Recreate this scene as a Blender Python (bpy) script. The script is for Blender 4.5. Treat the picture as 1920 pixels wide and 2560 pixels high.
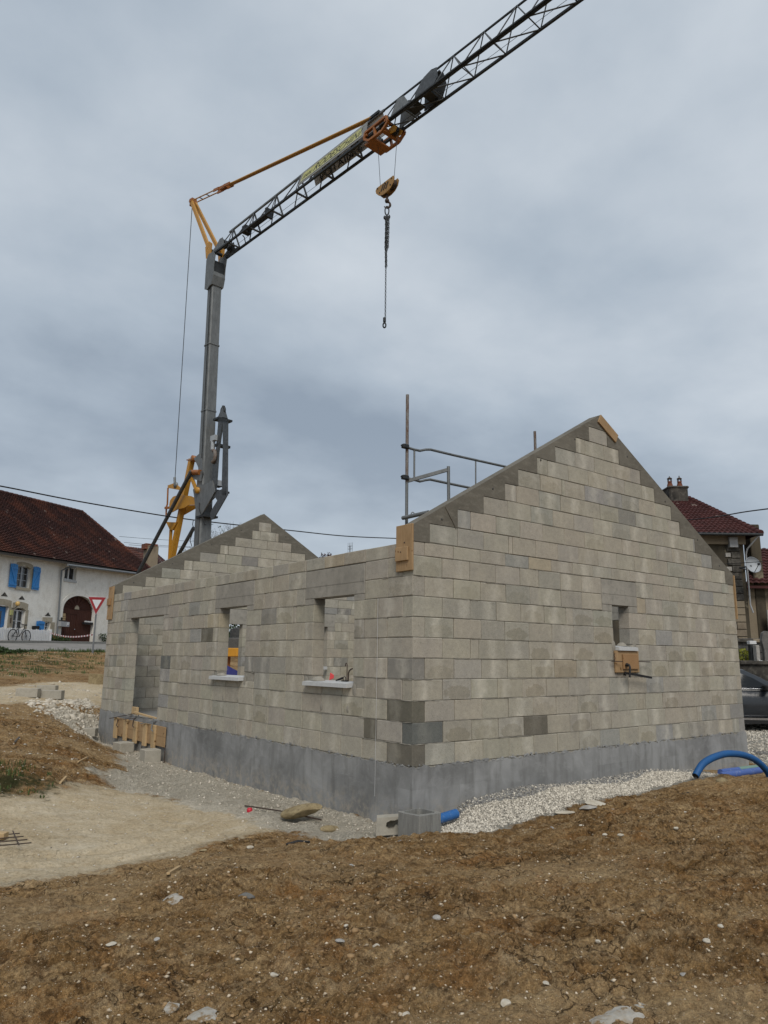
import bpy, bmesh, math, random
import numpy as np
from mathutils import Vector, Matrix

for o in list(bpy.data.objects):
    bpy.data.objects.remove(o, do_unlink=True)
scene = bpy.context.scene
COL = scene.collection
random.seed(7)
RNG = np.random.default_rng(11)

# ------------------------------------------------------------------ camera
# world: near corner of the block house at the origin, its gable wall along +X, its long wall along +Y,
# z = 0 at the top of the rendered plinth, metres
CAM = Vector((-5.9414, -6.9555, 1.2701))
FW = Vector((0.60623152, 0.77076137, 0.19598535))
RT = Vector((0.7846556, -0.61984217, 0.01054899))
UP = RT.cross(FW)
FPX = 1832.5            # focal length in pixels of a 1920 x 2560 picture
cam_d = bpy.data.cameras.new('camera')
cam_d.sensor_fit = 'VERTICAL'
cam_d.sensor_height = 24.0
cam_d.lens = FPX / 2560.0 * 24.0
cam_d.clip_start = 0.1
cam_d.clip_end = 3000.0
cam = bpy.data.objects.new('camera', cam_d)
COL.objects.link(cam)
cam.matrix_world = Matrix(((RT.x, UP.x, -FW.x, CAM.x), (RT.y, UP.y, -FW.y, CAM.y), (RT.z, UP.z, -FW.z, CAM.z), (0, 0, 0, 1)))
scene.camera = cam
scene.render.resolution_x = 768
scene.render.resolution_y = 1024

# ------------------------------------------------------------------ light
SUN_AZ = math.radians(237)      # where the sun stands, measured from +X towards +Y
SUN_EL = math.radians(46)
w = bpy.data.worlds.new('World')
scene.world = w
w.use_nodes = True
nt = w.node_tree
nt.nodes.clear()
N = nt.nodes.new
L = nt.links.new
out = N('ShaderNodeOutputWorld')
bg = N('ShaderNodeBackground')
L(bg.outputs[0], out.inputs[0])
sky = N('ShaderNodeTexSky')
sky.sky_type = 'NISHITA'
sky.sun_disc = False
sky.sun_elevation = SUN_EL
sky.sun_rotation = math.radians(90) - SUN_AZ
sky.dust_density = 3.0
skym = N('ShaderNodeVectorMath'); skym.operation = 'SCALE'; skym.inputs['Scale'].default_value = 0.10
L(sky.outputs[0], skym.inputs[0])
tc = N('ShaderNodeTexCoord')
sep = N('ShaderNodeSeparateXYZ'); L(tc.outputs['Generated'], sep.inputs[0])
# clouds lie on a flat deck: direction divided by its height
ab = N('ShaderNodeMath'); ab.operation = 'ABSOLUTE'; L(sep.outputs['Z'], ab.inputs[0])
ad = N('ShaderNodeMath'); ad.operation = 'ADD'; ad.inputs[1].default_value = 0.28; L(ab.outputs[0], ad.inputs[0])
dx = N('ShaderNodeMath'); dx.operation = 'DIVIDE'; L(sep.outputs['X'], dx.inputs[0]); L(ad.outputs[0], dx.inputs[1])
dy = N('ShaderNodeMath'); dy.operation = 'DIVIDE'; L(sep.outputs['Y'], dy.inputs[0]); L(ad.outputs[0], dy.inputs[1])
cmb = N('ShaderNodeCombineXYZ'); L(dx.outputs[0], cmb.inputs[0]); L(dy.outputs[0], cmb.inputs[1])
n1 = N('ShaderNodeTexNoise'); n1.inputs['Scale'].default_value = 0.85; n1.inputs['Detail'].default_value = 7; n1.inputs['Roughness'].default_value = 0.48; n1.inputs['Distortion'].default_value = 0.25
n2 = N('ShaderNodeTexNoise'); n2.inputs['Scale'].default_value = 2.6; n2.inputs['Detail'].default_value = 6; n2.inputs['Roughness'].default_value = 0.52
mp = N('ShaderNodeMapping'); mp.inputs['Location'].default_value = (7.1, 2.6, 0); L(cmb.outputs[0], mp.inputs[0])
L(mp.outputs[0], n1.inputs['Vector']); L(mp.outputs[0], n2.inputs['Vector'])
mx = N('ShaderNodeMix'); mx.data_type = 'FLOAT'; mx.inputs[0].default_value = 0.30
L(n1.outputs[0], mx.inputs[2]); L(n2.outputs[0], mx.inputs[3])
ramp = N('ShaderNodeValToRGB'); L(mx.outputs[0], ramp.inputs[0])
el = ramp.color_ramp.elements
el[0].position = 0.385; el[0].color = (0.205, 0.246, 0.298, 1)
el[1].position = 0.64; el[1].color = (0.450, 0.488, 0.526, 1)
e = el.new(0.5); e.color = (0.305, 0.352, 0.404, 1)
# a deck seen towards the horizon is a little paler
hz = N('ShaderNodeMapRange'); hz.inputs[1].default_value = 0.0; hz.inputs[2].default_value = 0.30; hz.inputs[3].default_value = 0.35; hz.inputs[4].default_value = 0.0
L(ab.outputs[0], hz.inputs[0])
hm = N('ShaderNodeMix'); hm.data_type = 'RGBA'; L(hz.outputs[0], hm.inputs[0]); L(ramp.outputs[0], hm.inputs[6]); hm.inputs[7].default_value = (0.44, 0.472, 0.505, 1)
cl = N('ShaderNodeMix'); cl.data_type = 'RGBA'; cl.inputs[0].default_value = 0.93
L(skym.outputs[0], cl.inputs[6]); L(hm.outputs[2], cl.inputs[7])
L(cl.outputs[2], bg.inputs[0])
bg.inputs[1].default_value = 1.0

sd = bpy.data.lights.new('sun', 'SUN')
sd.energy = 1.5
sd.angle = math.radians(26)
sd.color = (1.0, 0.935, 0.84)
so = bpy.data.objects.new('sun', sd)
COL.objects.link(so)
sdir = Vector((math.cos(SUN_AZ) * math.cos(SUN_EL), math.sin(SUN_AZ) * math.cos(SUN_EL), math.sin(SUN_EL)))
so.rotation_euler = sdir.to_track_quat('Z', 'Y').to_euler()
so.location = (-20, -20, 30)

vs = scene.view_settings
vs.view_transform = 'Standard'
vs.look = 'None'
vs.gamma = 1.0
vs.exposure = 0.52
vs.use_curve_mapping = False

# ------------------------------------------------------------------ points of the place, worked out from sight lines at a known distance
def ray(x, y):
    return FW + RT * ((x - 960.0) / FPX) - UP * ((y - 1280.0) / FPX)
def at_z(x, y, z):
    d = ray(x, y); return CAM + d * ((z - CAM.z) / d.z)
def at_D(x, y, D):
    d = ray(x, y); return CAM + d * (D / math.hypot(d.x, d.y))
def at_y(x, y, Y):
    d = ray(x, y); return CAM + d * ((Y - CAM.y) / d.y)
def at_x(x, y, X):
    d = ray(x, y); return CAM + d * ((X - CAM.x) / d.x)
def at_plane(x, y, P, n):
    d = ray(x, y); return CAM + d * ((P - CAM).dot(n) / d.dot(n))

# ------------------------------------------------------------------ mesh helpers
def V3(p): return Vector((p[0], p[1], p[2]))

class MB:
    def __init__(self):
        self.v = []; self.f = []; self.uv = None; self.smooth = set()
    def add(self, vs, fs, smooth=False):
        b = len(self.v)
        self.v += [tuple(q) for q in vs]
        for f in fs:
            if smooth: self.smooth.add(len(self.f))
            self.f.append(tuple(i + b for i in f))
        return self
    def box(self, a, b):
        x0, y0, z0 = a; x1, y1, z1 = b
        return self.add([(x0,y0,z0),(x1,y0,z0),(x1,y1,z0),(x0,y1,z0),(x0,y0,z1),(x1,y0,z1),(x1,y1,z1),(x0,y1,z1)],
                        [(0,3,2,1),(4,5,6,7),(0,1,5,4),(1,2,6,5),(2,3,7,6),(3,0,4,7)])
    def obox(self, c, ax, ay, az):
        """box round c with half-axis vectors"""
        c = V3(c); ax = V3(ax); ay = V3(ay); az = V3(az)
        vs = [c + sx*ax + sy*ay + sz*az for sz in (-1, 1) for sx, sy in ((-1,-1),(1,-1),(1,1),(-1,1))]
        return self.add(vs, [(0,3,2,1),(4,5,6,7),(0,1,5,4),(1,2,6,5),(2,3,7,6),(3,0,4,7)])
    def cbox(self, c, ax, ay, az, ch):
        """box with chamfered edges along every axis (24 corners)"""
        c = V3(c); A = [V3(ax), V3(ay), V3(az)]
        l = [max(q.length, 1e-6) for q in A]
        vs = []; idx = {}
        for sx in (-1, 1):
            for sy in (-1, 1):
                for sz in (-1, 1):
                    s = (sx, sy, sz)
                    for k in range(3):
                        p = c.copy()
                        for j in range(3):
                            fct = s[j] * (1.0 if j == k else max(0.0, 1 - ch / l[j]))
                            p += A[j] * fct
                        idx[(s, k)] = len(vs); vs.append(p)
        fs = []
        for k in range(3):
            a, b = (k + 1) % 3, (k + 2) % 3
            for sg in (-1, 1):
                q = []
                for u, v in ((-1,-1),(1,-1),(1,1),(-1,1)):
                    s = [0,0,0]; s[k] = sg; s[a] = u; s[b] = v
                    q.append(idx[(tuple(s), k)])
                fs.append(q if sg > 0 else q[::-1])
        for k in range(3):
            a, b = (k + 1) % 3, (k + 2) % 3
            for u in (-1, 1):
                for v in (-1, 1):
                    s0 = [0,0,0]; s1 = [0,0,0]
                    s0[k] = -1; s1[k] = 1; s0[a] = s1[a] = u; s0[b] = s1[b] = v
                    q = [idx[(tuple(s0), a)], idx[(tuple(s1), a)], idx[(tuple(s1), b)], idx[(tuple(s0), b)]]
                    fs.append(q if u * v < 0 else q[::-1])
        for s in [(x,y,z) for x in (-1,1) for y in (-1,1) for z in (-1,1)]:
            q = [idx[(s,0)], idx[(s,1)], idx[(s,2)]]
            fs.append(q if s[0]*s[1]*s[2] > 0 else q[::-1])
        return self.add(vs, fs)
    def bar(self, p, q, w, h=None, up=(0,0,1)):
        """rectangular bar from p to q"""
        p = V3(p); q = V3(q); h = w if h is None else h
        d = (q - p)
        if d.length < 1e-6: return self
        u = V3(up); x = d.cross(u)
        if x.length < 1e-4: x = d.cross(Vector((1, 0, 0)))
        x.normalize(); y = x.cross(d).normalized()
        return self.obox((p + q) / 2, x * (w / 2), d / 2, y * (h / 2))
    def tube(self, pts, r, n=8, cap=True, smooth=True, closed=False):
        pts = [V3(p) for p in pts]
        rs = r if isinstance(r, (list, tuple)) else [r] * len(pts)
        m = len(pts); rings = []
        prev = None
        for i, p in enumerate(pts):
            if closed: d = pts[(i+1) % m] - pts[i-1]
            else: d = pts[min(i+1, m-1)] - pts[max(i-1, 0)]
            d.normalize()
            if prev is None:
                x = d.cross(Vector((0,0,1)))
                if x.length < 1e-3: x = d.cross(Vector((1,0,0)))
            else:
                x = prev - d * prev.dot(d)
                if x.length < 1e-4: x = d.cross(Vector((0,0,1)))
            x.normalize(); prev = x
            y = d.cross(x)
            rings.append([p + x * (rs[i]*math.cos(2*math.pi*k/n)) + y * (rs[i]*math.sin(2*math.pi*k/n)) for k in range(n)])
        vs = [q for rg in rings for q in rg]; fs = []
        for i in range(m if closed else m - 1):
            j = (i + 1) % m
            for k in range(n):
                fs.append((i*n+k, i*n+(k+1) % n, j*n+(k+1) % n, j*n+k))
        self.add(vs, fs, smooth)
        if cap and not closed:
            self.add(rings[0], [tuple(range(n))[::-1]]); self.add(rings[-1], [tuple(range(n))])
        return self
    def prism(self, poly, ex):
        """polygon (list of 3-D points) pushed along vector ex"""
        ex = V3(ex); a = [V3(p) for p in poly]; b = [p + ex for p in a]; n = len(a)
        fs = [tuple(range(n))[::-1], tuple(range(n, 2*n))]
        fs += [(i, (i+1) % n, n + (i+1) % n, n + i) for i in range(n)]
        return self.add(a + b, fs)
    def lathe(self, c, prof, n=16, axis=(0,0,1), smooth=True):
        """profile [(radius, height)] turned about axis through c"""
        c = V3(c); ax = V3(axis).normalized()
        x = ax.cross(Vector((0, 1, 0)))
        if x.length < 1e-3: x = ax.cross(Vector((1, 0, 0)))
        x.normalize(); y = ax.cross(x)
        vs = []; fs = []
        for r, h in prof:
            for k in range(n):
                a = 2*math.pi*k/n
                vs.append(c + ax*h + x*(r*math.cos(a)) + y*(r*math.sin(a)))
        for i in range(len(prof)-1):
            for k in range(n):
                fs.append((i*n+k, i*n+(k+1) % n, (i+1)*n+(k+1) % n, (i+1)*n+k))
        return self.add(vs, fs, smooth)
    def build(self, name, mat, parent=None, recalc=True):
        me = bpy.data.meshes.new(name)
        me.from_pydata(self.v, [], self.f)
        if recalc:
            bm = bmesh.new(); bm.from_mesh(me)
            bmesh.ops.recalc_face_normals(bm, faces=bm.faces)
            bm.to_mesh(me); bm.free()
        if self.smooth:
            for i in self.smooth: me.polygons[i].use_smooth = True
        me.materials.append(mat)
        o = bpy.data.objects.new(name, me)
        COL.objects.link(o)
        if parent is not None:
            set_parent(o, parent)
        return o

def set_parent(o, parent):
    o.parent = parent
    o.matrix_parent_inverse = world_of(parent).inverted()
def world_of(o):
    m = o.matrix_basis.copy()
    if o.parent is not None:
        m = world_of(o.parent) @ o.matrix_parent_inverse @ m
    return m

def mesh_arrays(name, Vt, Fc, mat, parent=None, smooth=False, attrs=None):
    """quick mesh from numpy arrays, all faces with the same number of corners"""
    me = bpy.data.meshes.new(name)
    nv = len(Vt); nf, k = Fc.shape
    me.vertices.add(nv); me.vertices.foreach_set('co', np.asarray(Vt, np.float32).ravel())
    me.loops.add(nf*k); me.loops.foreach_set('vertex_index', np.asarray(Fc, np.int32).ravel())
    me.polygons.add(nf)
    me.polygons.foreach_set('loop_start', np.arange(0, nf*k, k, dtype=np.int32))
    me.polygons.foreach_set('loop_total', np.full(nf, k, np.int32))
    if smooth: me.polygons.foreach_set('use_smooth', np.ones(nf, bool))
    for an, data in (attrs or {}).items():
        a = me.color_attributes.new(an, 'FLOAT_COLOR', 'POINT')
        a.data.foreach_set('color', np.asarray(data, np.float32).ravel())
    me.update(calc_edges=True)
    me.materials.append(mat)
    o = bpy.data.objects.new(name, me)
    COL.objects.link(o)
    if parent is not None: set_parent(o, parent)
    return o

def tag(o, label, cat, group=None, kind=None):
    o['label'] = label; o['category'] = cat
    if group: o['group'] = group
    if kind: o['kind'] = kind
    return o
def struct(o):
    o['kind'] = 'structure'; return o
def thing(name, label, cat, loc=(0,0,0), group=None):
    o = bpy.data.objects.new(name, None); COL.objects.link(o)
    o.location = loc; o.empty_display_size = 0.2
    return tag(o, label, cat, group)
def copy_tree(o, parent=None):
    c = o.copy(); COL.objects.link(c)
    if parent is not None: c.parent = parent
    for ch in list(o.children): copy_tree(ch, c)
    return c

# ------------------------------------------------------------------ noise for shapes
_T = RNG.random((256, 256))
def vnoise(x, y, seed=0):
    x = np.asarray(x, float) + seed*17.31; y = np.asarray(y, float) + seed*7.77
    xi = np.floor(x).astype(int); yi = np.floor(y).astype(int)
    fx = x - xi; fy = y - yi
    fx = fx*fx*(3-2*fx); fy = fy*fy*(3-2*fy)
    a = _T[xi % 256, yi % 256]; b = _T[(xi+1) % 256, yi % 256]; c = _T[xi % 256, (yi+1) % 256]; d = _T[(xi+1) % 256, (yi+1) % 256]
    return (a*(1-fx)+b*fx)*(1-fy) + (c*(1-fx)+d*fx)*fy
def fbm(x, y, oct=4, seed=0, rough=.5):
    s = 0; a = 1; t = 0
    for i in range(oct):
        s = s + a*vnoise(x*2**i, y*2**i, seed+i*3); t += a; a *= rough
    return s/t

# ------------------------------------------------------------------ materials
MATS = {}
class NT:
    def __init__(self, name):
        self.m = bpy.data.materials.new(name); self.m.use_nodes = True
        self.t = self.m.node_tree; self.t.nodes.clear()
        self.out = self.n('ShaderNodeOutputMaterial'); self.b = self.n('ShaderNodeBsdfPrincipled')
        self.l(self.b.outputs[0], self.out.inputs[0])
        MATS[name] = self.m
    def n(self, t, **kw):
        q = self.t.nodes.new(t)
        for k, v in kw.items(): setattr(q, k, v)
        return q
    def l(self, a, b): self.t.links.new(a, b)
    def pos(self):
        if not hasattr(self, '_p'): self._p = self.n('ShaderNodeNewGeometry')
        return self._p.outputs['Position']
    def obj(self):
        if not hasattr(self, '_o'): self._o = self.n('ShaderNodeTexCoord')
        return self._o.outputs['Object']
    def noise(self, scale, detail=4, rough=.55, vec=None, dist=0.0, sc=None):
        q = self.n('ShaderNodeTexNoise'); q.inputs['Scale'].default_value = scale; q.inputs['Detail'].default_value = detail
        q.inputs['Roughness'].default_value = rough; q.inputs['Distortion'].default_value = dist
        v = self.pos() if vec is None else vec
        if sc is not None:
            mp = self.n('ShaderNodeMapping'); mp.inputs['Scale'].default_value = sc; self.l(v, mp.inputs[0]); v = mp.outputs[0]
        self.l(v, q.inputs['Vector'])
        return q.outputs[0]
    def streak(self, scale, k, ang, detail=6, rough=.65, dist=.4):
        a = self.n('ShaderNodeMapping'); a.inputs['Rotation'].default_value = (0, 0, ang); self.l(self.pos(), a.inputs[0])
        b = self.n('ShaderNodeMapping'); b.inputs['Scale'].default_value = (1, k, 1); self.l(a.outputs[0], b.inputs[0])
        return self.noise(scale, detail, rough, vec=b.outputs[0], dist=dist)
    def rng(self, x, a, b, c=0., d=1., clamp=True):
        q = self.n('ShaderNodeMapRange'); q.clamp = clamp
        for i, v in enumerate((a, b, c, d)): q.inputs[i+1].default_value = v
        self.l(x, q.inputs[0]); return q.outputs[0]
    def math(self, op, a, b=None):
        q = self.n('ShaderNodeMath', operation=op)
        for i, v in enumerate((a, b)):
            if v is None: continue
            if isinstance(v, (int, float)): q.inputs[i].default_value = v
            else: self.l(v, q.inputs[i])
        return q.outputs[0]
    def mix(self, fac, a, b, mode='MIX'):
        q = self.n('ShaderNodeMix', data_type='RGBA', blend_type=mode)
        for i, v in ((0, fac), (6, a), (7, b)):
            if isinstance(v, (int, float)): q.inputs[i].default_value = v
            elif isinstance(v, tuple): q.inputs[i].default_value = v if len(v) == 4 else v + (1,)
            else: self.l(v, q.inputs[i])
        return q.outputs[2]
    def col(self, c):
        if isinstance(c, tuple): self.b.inputs['Base Color'].default_value = c if len(c) == 4 else c + (1,)
        else: self.l(c, self.b.inputs['Base Color'])
    def rough(self, r):
        if isinstance(r, (int, float)): self.b.inputs['Roughness'].default_value = r
        else: self.l(r, self.b.inputs['Roughness'])
    def bump(self, h, strength=.3, dist=.01):
        q = self.n('ShaderNodeBump'); q.inputs['Strength'].default_value = strength; q.inputs['Distance'].default_value = dist
        self.l(h, q.inputs['Height'])
        if hasattr(self, '_b'): self.l(self._b, q.inputs['Normal'])
        self._b = q.outputs[0]; self.l(self._b, self.b.inputs['Normal'])

def simple(name, c, rough=.6, metal=0., var=.15, scale=6., bump=.15, bscale=60., c2=None, spec=.35):
    t = NT(name)
    n = t.noise(scale, 5, .6)
    f = t.rng(n, .3, .7)
    d = tuple(max(0, v*(1-var*1.6)) for v in c) if c2 is None else c2
    hi = tuple(min(1, v*(1+var*.6)) for v in c)
    t.col(t.mix(f, d, hi))
    t.rough(t.rng(t.noise(scale*3, 3), .3, .7, max(.05, rough-.08), min(1, rough+.08)))
    t.b.inputs['Metallic'].default_value = metal
    t.b.inputs['Specular IOR Level'].default_value = spec
    if bump: t.bump(t.noise(bscale, 4, .6), bump, .004)
    return t.m

def attr(t, name):
    q = t.n('ShaderNodeAttribute'); q.attribute_name = name; return q
def make_block():
    t = NT('concrete_block')
    tint = attr(t, 'tint').outputs['Color']; fx = attr(t, 'fx')
    sp = t.n('ShaderNodeSeparateColor'); t.l(fx.outputs['Color'], sp.inputs[0])
    uv = t.n('ShaderNodeUVMap'); uv.uv_map = 'UVMap'
    su = t.n('ShaderNodeSeparateXYZ'); t.l(uv.outputs[0], su.inputs[0])
    u, v = su.outputs[0], su.outputs[1]
    big = t.noise(3.1, 4, .6)
    mid = t.noise(14, 5, .65)
    # pale upright streak over the webs of the block, bent by noise
    ub = t.math('ADD', u, t.rng(t.noise(5, 3), .3, .7, -.13, .13))
    ub = t.math('ADD', ub, t.math('MULTIPLY', t.math('SUBTRACT', sp.outputs[2], .5), .5))
    band = t.math('ABSOLUTE', t.math('SUBTRACT', ub, .5))
    band = t.math('MULTIPLY', t.rng(band, .02, .26, 1, 0), sp.outputs[0])
    c = t.mix(t.math('MULTIPLY', band, .72), tint, t.mix(.55, tint, (.68, .65, .57, 1)))
    # damp patch that rises from the bed joint
    du = t.math('SUBTRACT', u, .5); dv = t.math('SUBTRACT', v, .30)
    r2 = t.math('ADD', t.math('MULTIPLY', t.math('MULTIPLY', du, du), 4.6), t.math('MULTIPLY', t.math('MULTIPLY', dv, dv), 5.2))
    r2 = t.math('ADD', r2, t.rng(t.noise(7, 4, .6), .3, .7, -.42, .42))
    damp = t.math('MULTIPLY', t.rng(r2, .70, .86, 1, 0), sp.outputs[1])
    c = t.mix(t.math('MULTIPLY', damp, .62), c, t.mix(1, c, (.74, .72, .66, 1), 'MULTIPLY'))
    c = t.mix(t.rng(big, .25, .75, 0, 1), t.mix(1, c, (.86, .86, .87, 1), 'MULTIPLY'), t.mix(1, c, (1.08, 1.07, 1.04, 1), 'MULTIPLY'))
    c = t.mix(t.rng(mid, .30, .70, 0, 1), t.mix(1, c, (.86, .86, .86, 1), 'MULTIPLY'), t.mix(1, c, (1.07, 1.06, 1.05, 1), 'MULTIPLY'))
    fine = t.noise(130, 3, .7)
    pits = t.rng(fine, .34, .46, 0, 1)
    c = t.mix(pits, t.mix(1, c, (.55, .54, .52, 1), 'MULTIPLY'), c)
    t.col(c); t.rough(.93); t.b.inputs['Specular IOR Level'].default_value = .15
    t.bump(t.noise(170, 4, .7), .55, .006)
    t.bump(t.noise(28, 3, .6), .25, .006)
make_block()

def mottled(name, a, b, c3, s1=2., s2=9., s3=60., stretch=None, bump=.4, rough=.9, wear=None):
    t = NT(name)
    n1 = t.noise(s1, 5, .6, sc=stretch, dist=.6)
    n2 = t.noise(s2, 5, .65, sc=stretch)
    n3 = t.noise(s3, 4, .7)
    c = t.mix(t.rng(n1, .32, .68), a, b)
    c = t.mix(t.rng(n2, .48, .72, 0, .8), c, c3)
    c = t.mix(t.rng(n3, .3, .7, 0, 1), t.mix(1, c, (.86, .86, .86, 1), 'MULTIPLY'), t.mix(1, c, (1.07, 1.07, 1.07, 1), 'MULTIPLY'))
    if wear is not None:
        wn = t.rng(t.noise(wear[1], 5, .7), wear[2], wear[2]+.08)
        c = t.mix(wn, c, wear[0])
    t.col(c); t.rough(rough); t.b.inputs['Specular IOR Level'].default_value = .2
    t.bump(n3, bump, .006); t.bump(n2, bump*.6, .01)
    return t.m
mottled('mortar', (.235,.22,.188), (.305,.286,.245), (.36,.338,.295), 3, 20, 120)
t = NT('plinth_render')
n1 = t.noise(1.0, 5, .6, dist=.8); n2 = t.noise(3.6, 6, .7, dist=1.1, sc=(1, 1, 1.3)); n3 = t.noise(90, 4, .7); n5 = t.noise(2.6, 4, .6, sc=(2.2, 2.2, .35))
c = t.mix(t.rng(n1, .34, .66), (.162,.164,.162), (.295,.298,.297))
c = t.mix(t.rng(n5, .50, .66, 0, .65), c, (.155,.155,.150))
c = t.mix(t.rng(n2, .50, .66, 0, .40), c, (.325,.328,.328))
c = t.mix(t.rng(n3, .3, .7), t.mix(1, c, (.90, .90, .90, 1), 'MULTIPLY'), t.mix(1, c, (1.06, 1.06, 1.06, 1), 'MULTIPLY'))
sx_ = t.n('ShaderNodeSeparateXYZ'); t.l(t.pos(), sx_.inputs[0])
cb_ = t.n('ShaderNodeCombineXYZ'); t.l(t.math('ADD', sx_.outputs[0], sx_.outputs[1]), cb_.inputs[0]); t.l(sx_.outputs[2], cb_.inputs[1])
bk_ = t.n('ShaderNodeTexBrick'); bk_.inputs['Scale'].default_value = 1.; bk_.inputs['Brick Width'].default_value = .5; bk_.inputs['Row Height'].default_value = .25; bk_.inputs['Mortar Size'].default_value = .006
bk_.inputs['Color1'].default_value = (.80,.80,.80,1); bk_.inputs['Color2'].default_value = (1.12,1.12,1.12,1); bk_.inputs['Mortar'].default_value = (.86,.86,.86,1); t.l(cb_.outputs[0], bk_.inputs['Vector'])
c = t.mix(t.rng(t.noise(1.3, 4, .6), .44, .62, 0, .75), c, t.mix(1, c, bk_.outputs[0], 'MULTIPLY'))
mud = t.math('MULTIPLY', t.rng(sx_.outputs[2], -.62, -.35, 1, 0), t.rng(t.noise(9, 6, .75), .46, .60))
c = t.mix(t.math('MULTIPLY', mud, .6), c, (.36,.32,.26))
t.col(c); t.rough(.84); t.b.inputs['Specular IOR Level'].default_value = .2
t.bump(n2, .22, .012); t.bump(n3, .2, .004)

mottled('rake_concrete', (.115,.105,.086), (.168,.155,.128), (.205,.19,.158), .9, 7, 80, (1, 1, 2.2), .3, .88)
mottled('lintel_concrete', (.25,.236,.206), (.345,.325,.285), (.205,.195,.175), 1.6, 9, 110, (1, 1, 1), .35, .9)
mottled('sill_concrete', (.44,.45,.45), (.50,.51,.51), (.40,.41,.42), 4, 30, 160, None, .15, .75)
mottled('grey_precast', (.165,.165,.155), (.23,.23,.215), (.28,.275,.26), 5, 22, 120, (3, 3, .35), .4, .9)
mottled('pale_block', (.33,.31,.26), (.40,.375,.32), (.28,.265,.23), 4, 14, 140, None, .4, .92)
mottled('floor_screed', (.22,.215,.20), (.27,.265,.25), (.3,.295,.28), 1, 6, 60)
mottled('farm_render', (.78,.755,.69), (.86,.845,.79), (.66,.63,.56), .6, 2.4, 16, (1, 1, .8), .5, .95)
mottled('old_stone', (.36,.315,.235), (.45,.405,.32), (.29,.255,.195), 1.5, 6, 40)
mottled('asphalt', (.20,.195,.185), (.26,.25,.24), (.30,.29,.275), .5, 3, 80, None, .3, .9)
mottled('pavement', (.20,.19,.175), (.26,.25,.23), (.17,.165,.15), .8, 5, 60)
mottled('dark_wall_render', (.050,.042,.030), (.105,.090,.064), (.032,.029,.025), .55, 1.7, 24, (1, 1, .45), .5, .95, ((.20,.175,.125,1), .8, .58))
mottled('pale_wall_render', (.20,.165,.115), (.27,.225,.165), (.11,.085,.065), .5, 1.5, 30, (1, 1, .6), .4, .95)
mottled('mossy_stone', (.028,.027,.025), (.085,.078,.068), (.15,.14,.12), 1.8, 7, 30, None, .7, .95)
mottled('dark_stone_wall', (.045,.045,.045), (.085,.085,.082), (.12,.115,.105), 1.1, 5, 40, None, .6, .95)
mottled('brown_rock', (.20,.155,.085), (.33,.27,.16), (.13,.095,.055), 4, 16, 70, None, .8, .95)
mottled('grey_stone', (.30,.29,.27), (.40,.385,.36), (.24,.215,.175), 6, 18, 80, None, .6, .92)
mottled('pale_stone', (.42,.385,.315), (.54,.505,.43), (.34,.29,.21), 6, 18, 80, None, .5, .92)
mottled('blue_grey_stone', (.27,.26,.24), (.37,.36,.335), (.18,.17,.155), 6, 20, 80, None, .6, .9)
mottled('dirty_stone', (.33,.315,.28), (.45,.43,.39), (.25,.19,.12), 9, 20, 80, None, .7, .95, ((.20,.135,.07,1), 11, .52))
mottled('slate_grey', (.115,.11,.10), (.165,.16,.15), (.08,.08,.08), 6, 20, 80, None, .4, .7)

def planks(name, a, b, along=(6, 6, .5), dark=(.16,.085,.03)):
    t = NT(name)
    g = t.noise(9, 6, .7, sc=along, dist=1.2)
    c = t.mix(t.rng(g, .3, .7), a, b)
    k = t.rng(t.noise(7, 2, .5), .68, .74)
    c = t.mix(k, c, dark + (1,))
    c = t.mix(t.rng(t.noise(2.2, 4), .3, .7), t.mix(1, c, (.80, .79, .77, 1), 'MULTIPLY'), c)
    t.col(c); t.rough(.75); t.b.inputs['Specular IOR Level'].default_value = .25
    t.bump(g, .25, .004)
    return t.m
planks('formwork_timber', (.30,.19,.095), (.43,.295,.165))
planks('pale_timber', (.42,.29,.15), (.54,.40,.23))
planks('particle_board', (.27,.15,.07), (.40,.25,.125), (9, 9, 9))
planks('barn_timber', (.050,.017,.011), (.088,.032,.020), (8, 8, .4), (.035,.012,.009))

t = NT('galvanised_steel')
n = t.noise(7, 5, .7, sc=(1, 1, .35)); n2 = t.noise(40, 3, .6)
c = t.mix(t.rng(n, .3, .7), (.105,.112,.114), (.195,.205,.207))
c = t.mix(t.rng(n2, .45, .7, 0, .5), c, (.20,.208,.208))
t.col(c); t.b.inputs['Metallic'].default_value = .45; t.rough(.55); t.bump(n2, .1, .003)
simple('dark_steel', (.036,.040,.043), .55, .3, .25, 8, .1)
simple('mid_steel', (.085,.092,.098), .5, .4, .25, 8, .1)
simple('black_rubber', (.012,.012,.013), .6, 0, .2, 9, .1)
simple('wire_rope', (.05,.052,.055), .5, .5, .1, 9, 0)
def painted(name, c, dirt, rough=.45):
    t = NT(name)
    n = t.noise(5, 6, .7); n2 = t.noise(22, 5, .7, sc=(1, 1, .3))
    k = t.mix(t.rng(n, .3, .7), tuple(v*.82 for v in c), c)
    k = t.mix(t.rng(n2, .56, .70, 0, .75), k, dirt)
    t.col(k); t.rough(t.rng(n, .3, .7, rough-.08, rough+.15)); t.bump(n2, .08, .003)
painted('crane_yellow', (.46,.225,.022), (.14,.07,.02))
painted('worn_yellow', (.33,.18,.045), (.12,.065,.025))
painted('crane_orange', (.30,.105,.018), (.09,.035,.012))
painted('skip_yellow', (.55,.25,.012), (.20,.09,.02))
painted('shutter_blue', (.030,.235,.60), (.02,.17,.46))
painted('door_blue', (.015,.16,.44), (.012,.11,.32))
painted('white_paint', (.72,.73,.74), (.52,.53,.53))
painted('sign_red', (.28,.010,.016), (.20,.010,.014), .4)
painted('sign_white', (.62,.64,.68), (.50,.52,.56), .4)
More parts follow.
